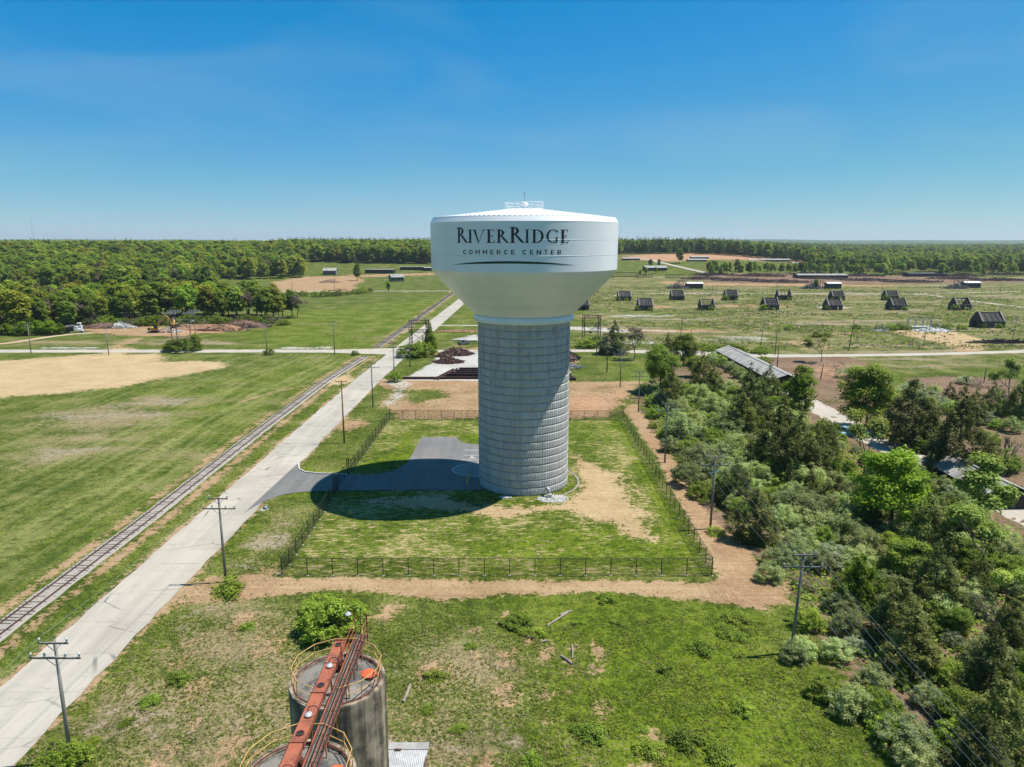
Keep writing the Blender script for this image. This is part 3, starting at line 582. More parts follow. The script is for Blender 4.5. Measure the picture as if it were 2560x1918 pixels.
# ------------------------------------------------------------------ railway
def rail_line(y0, y1, label, nsl):
    tr = thing('railway_track', label, 'railway', (rail_x(y0), y0, 0)); ox, oy = float(rail_x(y0)), y0
    ys = np.arange(y0, y1 + .1, 3.0); bed = MB()
    for i, y in enumerate(ys):
        x = float(rail_x(y)) - ox
        for q, z in ((-1.65, -0.02), (-1.2, 0.10), (1.2, 0.10), (1.65, -0.02)): bed.v.append((x + q + rnd.uniform(-.12, .12), y - oy, z))
    bed.f = [(i * 4 + j, i * 4 + j + 1, i * 4 + j + 5, i * 4 + j + 4) for i in range(len(ys) - 1) for j in range(3)]
    bed.build('ballast', M['ballast'], tr)
    for s_ in (-0.78, 0.78):
        r = MB(); rows = []
        for y in np.arange(y0, y1 + .1, 4.0):
            x = float(rail_x(y)) - ox + s_; rows.append((x, y - oy))
        for dz, w in ((0.12, 0.14), (0.15, 0.045), (0.22, 0.045), (0.225, 0.085), (0.27, 0.085)):
            pass
        prof = [(-.07, .12), (.07, .12), (.07, .145), (.02, .155), (.02, .215), (.045, .225), (.045, .27), (-.045, .27), (-.045, .225), (-.02, .215), (-.02, .155), (-.07, .145)]
        for x, y in rows:
            for a, z in prof: r.v.append((x + a, y, z))
        n = len(prof)
        r.f = [(i * n + j, i * n + (j + 1) % n, (i + 1) * n + (j + 1) % n, (i + 1) * n + j) for i in range(len(rows) - 1) for j in range(n)]
        r.build('rail', M['rail'], tr)
    sl = MB(); sl.box((0, 0, 0.0), (2.45, 0.19, 0.16)); me = sl.mesh('sleeper', M['sleeper'])
    rest = MB(); k = 0; y = y0 + 0.4
    while y < y1:
        x = float(rail_x(y)) - ox + rnd.uniform(-.08, .08)
        if rnd.random() < 0.84:
            if k < nsl:
                o = bpy.data.objects.new('sleeper', me); link(o, tr); o.location = (x, y - oy, 0.035 + rnd.uniform(-.02, .015)); o.rotation_euler = (0, rnd.uniform(-.025, .025), rnd.uniform(-.06, .06)); k += 1
            else: rest.box((x, y - oy, 0.055), (2.55, 0.23, 0.16), rnd.uniform(-.05, .05))
        y += 0.66 + rnd.uniform(-.12, .12)
    if rest.v: tag(rest.build('sleepers_beyond', M['sleeper'], tr), kind='stuff')
    return tr
rail_line(58, 251, 'rusty railway track beside the concrete road, on the near side of the crossroads', 290)
rail_line(272, 690, 'rusty railway track running away from the crossroads towards the far woods', 0)

# ------------------------------------------------------------------ water tower
TX, TY = 1.95, 116.4
tower = thing('water_tower', 'huge white steel water tank on a ribbed grey concrete shaft inside the fenced yard', 'water tower', (TX, TY, 0))
NC, CH, R0 = 22, 1.273, 7.55
ring = MB(); ring.lathe([(R0 - 0.05, 0.0), (R0 - 0.05, 0.05), (R0, 0.075), (R0, CH - 0.003), (R0 - 0.05, CH)], 100)
ring_me = ring.mesh('concrete_course', M['shaft'], True)
for k in range(NC):
    o = bpy.data.objects.new('concrete_course', ring_me); link(o, tower); o.location = (0, 0, k * CH); o.rotation_euler = (0, 0, rnd.randrange(100) * math.pi / 50)
jn = MB()
for k in range(1, NC): jn.lathe([(R0 - .01, k * CH - 0.045), (R0 + 0.006, k * CH - 0.04), (R0 + 0.006, k * CH + 0.02), (R0 - .02, k * CH + .025)], 100)
jn.build('joint_lines', M['shaft_groove'], tower)
NP = 104; pw = 2 * math.pi * R0 / NP
def panel_verts(mb, ang, z0):
    ca, sa = math.cos(ang), math.sin(ang)
    def q(s_, r, z): return ((R0 + r) * ca - s_ * sa, (R0 + r) * sa + s_ * ca, z0 + z)
    a, c = pw * 0.40, pw * 0.33
    o_ = [q(-a, -.004, .16), q(a, -.004, .16), q(a, -.004, 1.15), q(-a, -.004, 1.15)]; i_ = [q(-c, .045, .20), q(c, .045, .20), q(c, .045, 1.11), q(-c, .045, 1.11)]
    mb.add(o_ + i_, [(0, 1, 5, 4), (1, 2, 6, 5), (2, 3, 7, 6), (3, 0, 4, 7), (4, 5, 6, 7)])
pm = MB(); panel_verts(pm, 0.0, 0.0); panel_me = pm.mesh('concrete_panel', M['shaft'])
rest = MB(); cnt = 0
for k in range(NC):
    for j in range(NP):
        ang = 2 * math.pi * j / NP; deg = (math.degrees(ang) + 90) % 360          # 0 = facing the camera, 90 = east
        if k < 11 and -1 <= (deg if deg < 180 else deg - 360) < 92 and cnt < 300:
            o = bpy.data.objects.new('concrete_panel', panel_me); link(o, tower); o.location = (0, 0, k * CH); o.rotation_euler = (0, 0, ang); cnt += 1
        elif ang > math.radians(150) or ang < math.radians(30): panel_verts(rest, ang, k * CH)
tag(rest.build('upper_concrete_panels', M['shaft'], tower), kind='stuff')
ZB, ZK, ZC, ZT, ZE, ZR = 27.75, 28.75, 36.05, 43.15, 43.95, 45.35
RT = 14.95
band = MB(); band.lathe([(7.62, ZB - .1), (8.05, ZB), (8.15, ZB + .12), (8.15, ZK - .1), (8.0, ZK)], 96); band.build('flange_band', M['steel_white'], tower, True)
bl = MB()
for j in range(48):
    a = 2 * math.pi * j / 48; bl.box((8.2 * math.cos(a), 8.2 * math.sin(a), ZB + .28), (.12, .10, .34), a)
bl.build('bracket_ring', M['steel_white'], tower)
cone = MB(); cone.lathe([(7.95, ZK), (8.5, ZK + .5), (11.6, 32.3), (14.2, 35.05), (14.75, 35.7), (RT, ZC)], 128); cone.build('cone_bottom', M['steel_white'], tower, True)
shell = MB(); shell.lathe([(RT, ZC), (RT, ZT)], 128); shell.build('tank_shell', M['steel_white'], tower, True)
kn = MB(); kn.lathe([(RT, ZT), (RT + .02, ZT + .03), (RT - .42, ZE)], 128); kn.build('roof_knuckle', M['steel_white'], tower)
rf = MB(); rf.lathe([(RT - .42, ZE), (RT - .50, ZE + .05), (3.1, ZR), (2.9, ZR + .06), (0.01, ZR + .1)], 128); rf.build('tank_roof', M['steel_white'], tower)
lip = MB()
for j in range(120):
    a = 2 * math.pi * j / 120; lip.box(((RT - .44) * math.cos(a), (RT - .44) * math.sin(a), ZE + .03), (.05, .40, .05), a)
lip.build('roof_lip', M['seam'], tower)
for z in (38.35, 40.62):
    s_ = MB(); s_.lathe([(RT + .001, z - .03), (RT + .022, z), (RT + .001, z + .03)], 128); s_.build('weld_seam', M['seam'], tower)
for z, r in ((30.6, 10.02), (32.3, 11.6), (33.9, 13.1)):
    s_ = MB(); s_.lathe([(r + .0, z - .03), (r + .03, z), (r + .035, z + .03)], 128); s_.build('weld_seam', M['seam'], tower)
# roof railing, vent, antenna
for zz, w in ((1.08, .035), (0.58, .028), (0.12, .028)):
    r_ = MB(); r_.tube([(3.05 * math.cos(a), 3.05 * math.sin(a), ZR + zz) for a in np.linspace(0, 2 * math.pi, 41)], w, 5); r_.build('roof_handrail', M['steel_white_rail'], tower)
for j in range(16):
    a = 2 * math.pi * j / 16; p_ = MB(); p_.tube([(3.05 * math.cos(a), 3.05 * math.sin(a), ZR - .1), (3.05 * math.cos(a), 3.05 * math.sin(a), ZR + 1.1)], .03, 5)
    p_.tube([(3.05 * math.cos(a), 3.05 * math.sin(a), ZR + 1.05), (2.5 * math.cos(a + .12), 2.5 * math.sin(a + .12), ZR)], .022, 4); p_.build('railing_post', M['steel_white_rail'], tower)
vn = MB(); vn.lathe([(.30, ZR), (.30, ZR + .55), (.62, ZR + .62), (.66, ZR + .95), (.40, ZR + 1.08), (.01, ZR + 1.12)], 20); vn.build('roof_vent', M['steel_white'], tower, True)
an = MB(); an.tube([(0, 0, ZR + 1.1), (0, 0, ZR + 2.4)], .035, 6); an.box((0, 0, ZR + 2.5), (.14, .14, .22)); an.build('beacon_mast', M['grey_wood'], tower)
vt = MB(); vt.box((0, 0, 0), (.9, .10, 1.2)); vo = vt.build('wall_vent', M['galv'], tower); a = math.radians(-90 + 38); vo.location = (R0 * math.cos(a), R0 * math.sin(a), 26.6); vo.rotation_euler = (0, 0, a + math.pi / 2)
ls = MB()
for j in range(6): ls.box((0, -.07, -.5 + j * .2), (.8, .05, .06))
lo_ = ls.build('louvre', M['shaft_groove'], vo)
# ---- lettering, drawn as strips and wrapped round the shell
TH, TN = 0.180, 0.066
def st(x0, x1, y0, y1): return [[(x0, y0), (x1, y0)], [(x0, y1), (x1, y1)]]
def serif(xc, y, hw, up): 
    d = 0.045 * up; return [[[(xc - hw, y), (xc - hw, y + d * .5)], [(xc - hw * .45, y), (xc - hw * .45, y + d * 1.2)], [(xc + hw * .45, y), (xc + hw * .45, y + d * 1.2)], [(xc + hw, y), (xc + hw, y + d * .5)]]]
def bow(cx, cy, ax, ay, a0, a1, th=TH, tn=TN, n=18):
    o = []
    for q in np.linspace(math.radians(a0), math.radians(a1), n):
        c, s_ = math.cos(q), math.sin(q); o.append([(cx + ax * c, cy + ay * s_), (cx + (ax - th) * c, cy + (ay - tn) * s_)])
    return [o]
def gI(): return [st(.10, .10 + TH, .02, .98)] + serif(.175, 0, .18, 1) + serif(.175, 1, .18, -1), .36
def gR(): return [st(.10, .10 + TH, .02, .98)] + serif(.175, 0, .18, 1) + serif(.13, 1, .13, -1) + bow(.24, .755, .36, .245, 90, -90) + [[[(.20, 1.0), (.20, .952)], [(.26, 1.0), (.26, .952)]]] + \
    [[[(.22, .56), (.22, .51)], [(.32, .56), (.32, .51)]]] + [[[(.30, .53), (.46, .53)], [(.62, .16), (.78, .19)], [(.72, .05), (.87, .09)], [(.80, .015), (.93, .045)], [(.90, 0), (.99, .03)]]], .92
def gV(): return [[[(.05, 1), (.22, 1)], [(.41, -.01), (.49, -.01)]], [[(.80, 1), (.86, 1)], [(.44, -.01), (.50, .10)]]] + serif(.13, 1, .15, -1) + serif(.83, 1, .14, -1), .94
def gE(): return [st(.10, .10 + TH, .02, .98), st(.08, .56, .952, 1.0), st(.08, .58, 0, .048), st(.2, .46, .49, .535), [[(.51, .952), (.56, .952)], [(.54, .80), (.575, .80)]], [[(.52, .04), (.60, .04)], [(.60, .20), (.635, .20)]], [[(.425, .40), (.46, .40)], [(.425, .62), (.46, .62)]]] + serif(.13, 0, .13, 1) + serif(.13, 1, .13, -1), .66
def gD(): return [st(.10, .10 + TH, .02, .98), [[(.08, 1.0), (.08, .952)], [(.36, 1.0), (.36, .952)]], [[(.08, .048), (.08, 0)], [(.36, .048), (.36, 0)]]] + bow(.36, .5, .52, .5, 90, -90) + serif(.13, 0, .13, 1) + serif(.13, 1, .13, -1), .98
def gG(): return bow(.54, .5, .52, .515, 42, 300, TH, TN, 26) + [[[(.80, .04), (.80, -.005)], [(.86, .10), (.90, .04)]], st(.76, .90, .03, .40)] + serif(.83, .42, .15, -1) + [[[(.88, .97), (.93, .97)], [(.885, .74), (.915, .74)]]], 1.0
SW = 0.205
def hC(): return bow(.50, .5, .47, .51, 48, 312, SW, SW, 22), .86
def hO(): return bow(.50, .5, .50, .51, 0, 360, SW, SW, 28), 1.0
def hM(): return [st(.0, SW, 0, 1), st(.82, .82 + SW, 0, 1), [[(.0, 1), (.2, 1)], [(.41, .30), (.49, .42)]], [[(.79, 1), (.985, 1)], [(.49, .42), (.575, .30)]]], 1.0
def hE(): return [st(0, SW, 0, 1), st(.1, .66, .845, 1), st(.1, .62, .43, .575), st(.1, .68, 0, .155)], .68
def hR(): return [st(0, SW, 0, 1), st(.1, .38, .855, 1), st(.1, .38, .30, .45)] + bow(.38, .65, .35, .35, 90, -90, SW, .15, 14) + [[[(.30, .34), (.49, .34)], [(.56, 0), (.76, 0)]]], .76
def hN(): return [st(0, SW, 0, 1), st(.66, .66 + SW, 0, 1), [[(0, 1), (.19, 1)], [(.64, 0), (.825, 0)]]], .83
def hT(): return [st(.30, .30 + SW, 0, 1), st(0, .765, .85, 1)], .77
def wrap_letter(strips, x0, z0, sx, sz, label, mat, name='letter', lift=0.014):
    mb = MB()
    for k, sp in enumerate(strips):
        rows = []
        for i in range(len(sp) - 1):                       # subdivide along the strip
            (a, b_), (c, d) = sp[i], sp[i + 1]
            for q in np.linspace(0, 1, 5)[:(-1 if i < len(sp) - 2 else None)]:
                rows.append(((a[0] + (c[0] - a[0]) * q, a[1] + (c[1] - a[1]) * q), (b_[0] + (d[0] - b_[0]) * q, b_[1] + (d[1] - b_[1]) * q)))
        r = RT + lift + 0.0025 * k; base = len(mb.v)
        for a, b_ in rows:
            for u in np.linspace(0, 1, 4):
                x, y = a[0] + (b_[0] - a[0]) * u, a[1] + (b_[1] - a[1]) * u
                ph = (x0 + x * sx) / RT - math.pi / 2; mb.v.append((r * math.cos(ph), r * math.sin(ph), z0 + y * sz))
        for i in range(len(rows) - 1):
            for j in range(3): q = base + i * 4 + j; mb.f.append((q, q + 1, q + 5, q + 4))
    o = mb.build(name, mat, tower); tag(o, label)
    me = o.data; s_ = sum(1 if p.normal.dot(Vector((p.center.x, p.center.y, 0))) > 0 else -1 for p in me.polygons)
    return o
H1 = 1.84
def zoomx(zx):     # horizontal place of a stroke across the shell (measured on the lettering) as arc length
    px = 1100 + zx / 6.144; lo, hi = -14.0, 14.0
    for _ in range(50):
        mid = (lo + hi) / 2; a = mid / RT; x, y = TX + RT * math.sin(a), TY - RT * math.cos(a); zc = y * cP + 0.4 * sP
        if 1280 + F_PX * x / zc < px: lo = mid
        else: hi = mid
    return lo
for ch, g, za, zb, big in (('R', gR, 262, 425, 1), ('I', gI, 432, 496, 0), ('V', gV, 505, 695, 0), ('E', gE, 712, 852, 0), ('R', gR, 868, 1050, 0), ('R', gR, 1070, 1290, 1), ('I', gI, 1303, 1368, 0), ('D', gD, 1408, 1612, 0), ('G', gG, 1628, 1822, 0), ('E', gE, 1845, 1980, 0)):
    sp, w = g(); xa, xb = zoomx(za), zoomx(zb); wrap_letter(sp, xa, 40.15, (xb - xa) / w, H1 * (1.19 if big else 1.0) * (1.0), 'black serif capital %s on the white tank' % ch, M['ink'])
CE = {'C': hC, 'O': hO, 'M': hM, 'E': hE, 'R': hR, 'N': hN, 'T': hT}
for ch, za, zb in zip('COMMERCECENTER', (352, 440, 544, 655, 772, 872, 980, 1092, 1262, 1382, 1486, 1602, 1705, 1806), (405, 502, 608, 722, 824, 932, 1042, 1150, 1328, 1434, 1552, 1654, 1757, 1866)):
    sp, w = CE[ch](); xa, xb = zoomx(za), zoomx(zb); wrap_letter(sp, xa, 38.55, (xb - xa) / w, 0.62, 'small black sans capital %s on the white tank' % ch, M['ink'])
sw = []
for q in np.linspace(-1, 1, 40): sw.append([(q, 37.62 - .66 * q * q), (q, 37.28 - .30 * q * q - .02 * abs(q))])
sw[0][1] = sw[0][0]; sw[-1][1] = sw[-1][0]
xa, xb = zoomx(178), zoomx(2095)
wrap_letter([sw], (xa + xb) / 2, 0, (xb - xa) / 2, 1, 'thin dark green arc under the lettering', M['green_ink'], 'swoosh')

# ------------------------------------------------------------------ at the foot of the tower
def rock(mb, c, r, flat=0.7):
    k = len(mb.v); n = 5
    mb.v.append((c[0], c[1], c[2] + r * flat))
    for j in range(n):
        a = 2 * math.pi * j / n + rnd.uniform(-.3, .3); q = r * rnd.uniform(.75, 1.15); mb.v.append((c[0] + q * math.cos(a), c[1] + q * math.sin(a), c[2] + r * flat * rnd.uniform(.1, .5)))
    for j in range(n):
        a = mb.v[k + 1 + j]; mb.v.append((a[0], a[1], c[2] - r * .3))
    for j in range(n): mb.f += [(k, k + 1 + j, k + 1 + (j + 1) % n), (k + 1 + j, k + 1 + n + j, k + 1 + n + (j + 1) % n, k + 1 + (j + 1) % n)]
def stones(cx, cy, rx, ry, n, sz, label):
    mb = MB()
    for _ in range(n):
        a, q = rnd.uniform(0, 6.28), math.sqrt(rnd.random()); rock(mb, (cx + rx * q * math.cos(a), cy + ry * q * math.sin(a), 0.03), rnd.uniform(.6, 1.3) * sz)
    tag(mb.build('riprap', M['stone']), label, 'stones', kind='stuff')
stones(6.6, 107.6, 2.5, 1.7, 420, .13, 'grey riprap stones spread below the overflow pipe at the tower foot')
stones(-1.0, 108.35, 1.0, .55, 90, .11, 'small patch of grey stones at the tower foot left of the overflow pipe')
ov = thing('overflow_pipe', 'grey bent overflow pipe and concrete block standing on the stones at the tower foot', 'pipe', (5.6, 109.0, 0))
p_ = MB(); p_.tube([(0, .5, 1.0), (0, .1, 1.35), (0, -.35, 1.45), (.25, -.6, 1.3), (.35, -.7, .9), (.35, -.72, .35)], .24, 10); p_.build('bent_pipe', M['galv'], ov, True)
p_ = MB(); p_.box((.35, -.75, .3), (.8, .8, .6)); bevel(p_.build('concrete_block', M['concrete'], ov))
for i, (x, y) in enumerate(((-7.42, 117.41), (-7.57, 114.12))):
    t_ = thing('bollard', ['yellow steel bollard on the asphalt, the one nearer the painted hatching', 'yellow steel bollard on the asphalt, the one nearer the lawn edge'][i], 'bollard', (x, y, .06), 0, 'bollards beside the tower')
    q = MB(); q.lathe([(.11, 0), (.11, 1.15), (.095, 1.2), (.05, 1.235), (.002, 1.245)], 14); q.build('post', M['safety_yellow'], t_, True)
    q = MB(); q.lathe([(.16, 0), (.16, .04), (.11, .04)], 14); q.build('base_plate', M['concrete'], t_)
hy_ = thing('fire_hydrant', 'small yellow fire hydrant with blue cap at the edge of the tank shadow', 'hydrant', ground_at(875, 1285))
q = MB(); q.lathe([(.17, 0), (.17, .06), (.11, .08), (.11, .62)], 12); q.build('barrel', M['safety_yellow'], hy_, True)
q = MB(); q.lathe([(.16, .62), (.16, .68), (.13, .78), (.06, .88), (.03, .95), (.001, .95)], 12); q.build('bonnet', M['blue_paint'], hy_, True)
for s_ in (-1, 1):
    q = MB(); q.tube([(0, 0, .48), (s_ * .22, 0, .48)], .055, 8); q.build('outlet', M['safety_yellow'], hy_)
q = MB(); q.tube([(0, 0, .45), (0, -.24, .45)], .075, 8); q.build('pumper_outlet', M['safety_yellow'], hy_)
cv = thing('drain_culvert', 'grey drain pipe mouth with stones in the grass south of the driveway', 'culvert', ground_at(664, 1273))
q = MB(); q.tube([(0, .5, .16), (-.1, -.25, .16)], .24, 10, False); q.build('pipe_mouth', M['galv'], cv)
q = MB(); 
for _ in range(16): rock(q, (rnd.uniform(-.6, .6), rnd.uniform(-.7, 0), 0), .13)
tag(q.build('apron_stones', M['stone'], cv), kind='stuff')

# ------------------------------------------------------------------ chain-link fence
m, t, b = shader('chain_link'); tc = N(t, 'ShaderNodeTexCoord'); sp = N(t, 'ShaderNodeSeparateXYZ', {0: tc.outputs['Object']})
def diag(s_): 
    v = mth(t, 'MULTIPLY', mth(t, 'ADD', sp.outputs[0], mth(t, 'MULTIPLY', sp.outputs[2], s_)), 1 / 0.085); return mth(t, 'LESS_THAN', mth(t, 'ABSOLUTE', mth(t, 'SUBTRACT', mth(t, 'FRACT', v), 0.5)), 0.078)
al = mth(t, 'MAXIMUM', diag(1.0), diag(-1.0)); b.inputs['Base Color'].default_value = (.018, .018, .02, 1); b.inputs['Roughness'].default_value = .5
t.links.new(al, b.inputs['Alpha']); M['chain'] = m
FH = 2.35
fence = thing('chain_link_fence', 'black chain-link fence enclosing the water tower yard', 'fence', (-28.3, 81, 0))
post_me = MB().tube([(0, 0, 0), (0, 0, FH)], .052, 6).mesh('fence_post', M['dark_steel'])
cpost_me = MB().tube([(0, 0, 0), (0, 0, FH + .12)], .065, 8).mesh('corner_post', M['dark_steel'])
foot_me = MB().lathe([(.17, 0), (.17, .05), (.001, .06)], 8).mesh('post_footing', M['concrete'])
def fence_run(a, b_, first=True, last=True):
    a, b_ = Vector(a), Vector(b_); d = b_ - a; Ln = d.length; n = max(1, round(Ln / 3.05)); ang = math.atan2(d.y, d.x); o0 = Vector((-28.3, 81))
    for i in range(n + 1):
        if (i == 0 and not first) or (i == n and not last): continue
        p = a + d * (i / n) - o0; end = i in (0, n)
        o = bpy.data.objects.new('corner_post' if end else 'fence_post', cpost_me if end else post_me); link(o, fence); o.location = (p.x, p.y, 0)
        f_ = bpy.data.objects.new('post_footing', foot_me); link(f_, o)
    for i in range(n):
        p = a + d * (i / n) - o0; seg = Ln / n; ex = (cpost_me, post_me)
        q = MB(); q.add([(0.05, 0, .05), (seg - .05, 0, .05), (seg - .05, 0, FH - .03), (.05, 0, FH - .03)], [(0, 1, 2, 3)])
        o = q.build('mesh_panel', M['chain'], fence); o.location = (p.x, p.y, 0); o.rotation_euler = (0, 0, ang)
        q = MB(); q.tube([(0, 0, FH - .02), (seg, 0, FH - .02)], .032, 5); o = q.build('top_rail', M['dark_steel'], fence); o.location = (p.x, p.y, 0); o.rotation_euler = (0, 0, ang)
        q = MB(); q.tube([(0, 0, .06), (seg, 0, .06)], .012, 4); o = q.build('tension_wire', M['dark_steel'], fence); o.location = (p.x, p.y, 0); o.rotation_euler = (0, 0, ang)
        if i in (0, n - 1):
            q = MB(); q.tube([(0, 0, FH * .5), (seg, 0, FH * .5)], .022, 5); o = q.build('brace_rail', M['dark_steel'], fence); o.location = (p.x, p.y, 0); o.rotation_euler = (0, 0, ang)
fence_run((-28.3, 81), (24.6, 81)); fence_run((24.6, 81), (25.5, 158.2), False); fence_run((25.5, 158.2), (-28.2, 158.6), False); fence_run((-28.2, 158.6), (-28.6, 120.6), False); fence_run((-28.6, 110.9), (-28.3, 81), True, False)
gate = thing('sliding_gate', 'black sliding gate half open across the asphalt driveway', 'gate', (-28.95, 110.9, .06), math.pi / 2)
q = MB()
for a, b_ in (((0, 0, .12), (6.2, 0, .12)), ((0, 0, 2.3), (6.2, 0, 2.3)), ((0, 0, .12), (0, 0, 2.3)), ((6.2, 0, .12), (6.2, 0, 2.3)), ((3.1, 0, .12), (3.1, 0, 2.3)), ((0, 0, .12), (3.1, 0, 2.3))): q.tube([a, b_], .04, 6)
q.build('gate_frame', M['dark_steel'], gate)
q = MB(); q.add([(0.03, 0, .12), (6.17, 0, .12), (6.17, 0, 2.3), (.03, 0, 2.3)], [(0, 1, 2, 3)]); q.build('mesh_panel', M['chain'], gate)
for x in (-.25, 9.5):
    q = MB(); q.tube([(x, .28, -.06), (x, .28, 2.7)], .09, 8); q.tube([(x, -.02, -.06), (x, -.02, 2.7)], .09, 8); q.build('gate_post', M['dark_steel'], gate)

# ------------------------------------------------------------------ utility poles and wires
def ins_mesh():
    q = MB(); q.lathe([(.03, 0), (.03, .10), (.085, .12), (.075, .20), (.095, .22), (.07, .34), (.05, .38), (.001, .40)], 8); return q.mesh('insulator', M['porcelain'], True)
INS = ins_mesh()
def pole(loc, h, label, arms=2, mat='pole_wood', ang=0.0, lean=(0, 0), r=.17, group='utility poles', extra=None):
    p = thing('utility_pole', label, 'utility pole', loc, ang, group)
    q = MB(); q.tube([(0, 0, -.3), (lean[0] * .5, lean[1] * .5, h * .5), (lean[0], lean[1], h)], [r, r * .85, r * .68], 10); q.build('pole', M[mat], p, True)
    tops = []
    for k in range(arms):
        z = h - .18 - 1.25 * k; w = 2.3 if k == 0 else 3.9; lx, ly = lean[0] * z / h, lean[1] * z / h - .17
        q = MB(); q.box((lx, ly, z), (w, .11, .13)); a = q.build('crossarm', M[mat if mat != 'dark_wood' else 'dark_wood'], p)
        for s_ in (-1, 1):
            q = MB(); q.beam((lx + s_ * .75 * (.8 + .2 * k), ly, z - .04), (lx, ly + .05, z - .75), .05, .03); q.build('brace', M['galv'], p)
        for x in ((-w / 2 + .1, w / 2 - .1) if k == 0 else (-w / 2 + .1, -.8, .8, w / 2 - .1)):
            i_ = bpy.data.objects.new('insulator', INS); link(i_, a); i_.location = (lx + x, ly, z + .06); tops.append(Vector((lx + x, ly, z + .44)))
    if extra == 'side_arm':
        q = MB(); q.box((-.9, 0, h * .34), (1.8, .1, .1)); q.build('side_arm', M['grey_wood'], p)
    if extra == 'cutout':
        q = MB(); q.tube([(-.5, -.2, h - 2.5), (.6, -.3, h - 2.2)], .10, 7); q.tube([(-.3, -.3, h - 2.7), (-.7, -.3, h - 2.4)], .07, 6); q.build('fuse_cutout', M['porcelain'], p)
    p['tops'] = [tuple(v) for v in tops] and [c for v in tops for c in v]
    return p
def gp(px, py): return ground_at(px, py)
left_line = [((-34.9, 49.2), 10.6, 'grey utility pole nearest the camera beside the concrete road, two crossarms', {}),
    ((-34.6, 79.4), 10.85, 'grey utility pole beside the road just south of the driveway, leafy bush at its foot', {}),
    ((-34.2, 139.5), 13.0, 'brown new-looking utility pole with a single crossarm beside the road north of the driveway', dict(arms=1, mat='new_wood')),
    ((-34.5, 171.5), 11.4, 'grey utility pole beside the road, next one north of the brown pole', {}),
    ((-34.6, 204.9), 11.4, 'grey utility pole beside the road with a round shrub at its foot', {}),
    ((-33.4, 229.3), 14.4, 'tall grey utility pole standing in front of the overgrown steel gantry by the road', {})]
right_line = [((27.9, 64.3), 10.75, 'grey utility pole nearest the camera at the thicket edge, right of the dirt track bend', dict(lean=(.45, 0))),
    ((28.4, 95.6), 10.95, 'grey utility pole beside the fence corner track with a fuse cutout under its arms', dict(lean=(.15, 0), extra='cutout')),
    ((28.4, 126.5), 11.4, 'grey utility pole beside the long right fence, second from the fence\'s near corner', dict(lean=(.1, 0))),
    ((30.4, 166.1), 10.2, 'grey utility pole with a short side arm just beyond the fence\'s far right corner', dict(extra='side_arm')),
    ((30.5, 196.2), 10.6, 'pale grey utility pole in front of the big leafy tree beyond the yard', {}),
    ((29.7, 218.5), 10.2, 'dark utility pole standing in front of the cedar by the cross road', dict(mat='dark_wood')),
    ((30.0, 249.0), 11.5, 'pale utility pole in front of the right steel gantry by the cross road', {})]
def wires(name, poles, label, rows, sag=.5, r=.011):
    w = thing(name, label, 'power line', poles[0].location)
    base = Vector(poles[0].location)
    for k in rows:
        pts = []
        for i in range(len(poles) - 1):
            A = list(poles[i].get('tops', [])); B = list(poles[i + 1].get('tops', []))
            ka, kb_ = min(k, len(A) // 3 - 1), min(k, len(B) // 3 - 1)
            a = Vector(poles[i].location) + Vector(A[ka * 3:ka * 3 + 3]); b_ = Vector(poles[i + 1].location) + Vector(B[kb_ * 3:kb_ * 3 + 3])
            for u in np.linspace(0, 1, 9)[:(None if i == len(poles) - 2 else -1)]:
                p = a.lerp(b_, u); p.z -= 4 * sag * u * (1 - u); pts.append(p - base)
        q = MB(); q.tube(pts, r, 4, False); q.build('wire', M['wire'], w)
    return w
LP = [pole((x, y, 0), h, lb, **kw) for (x, y), h, lb, kw in left_line]
RP = [pole((x, y, 0), h, lb, **kw) for (x, y), h, lb, kw in right_line]
def post_off(x, y, like):                 # the next poles of both lines stand out of the frame; only their wire ends matter
    class Q: pass
    q = Q(); q.location = Vector((x, y, 0)); q.get = lambda k, d=None: like.get(k, d); return q
wires('power_line', [post_off(27.2, 32, RP[0])] + RP, 'six thin wires strung along the poles at the thicket edge', range(6), .55, .015)
wires('power_line', [post_off(-35.0, 19, LP[0])] + LP[:2], 'thin wires strung along the poles beside the concrete road', (0, 2), .5, .014)
cross = [(837, 887, 12.2, 'grey utility pole south of the cross road, nearest to the railway crossing', 2), (668, 887, 11.9, 'grey utility pole with a small shrub at its foot on the left cross road', 2),
         (272, 888, 11.6, 'grey utility pole above the upper edge of the tan dirt patch', 2), (78, 884, 11.3, 'grey utility pole furthest left on the left cross road', 2)]
CP = []
for px, py, h, lb, a in cross:
    o = pole(gp(px, py), h, lb, a, ang=math.pi / 2 * 0); CP.append(o)
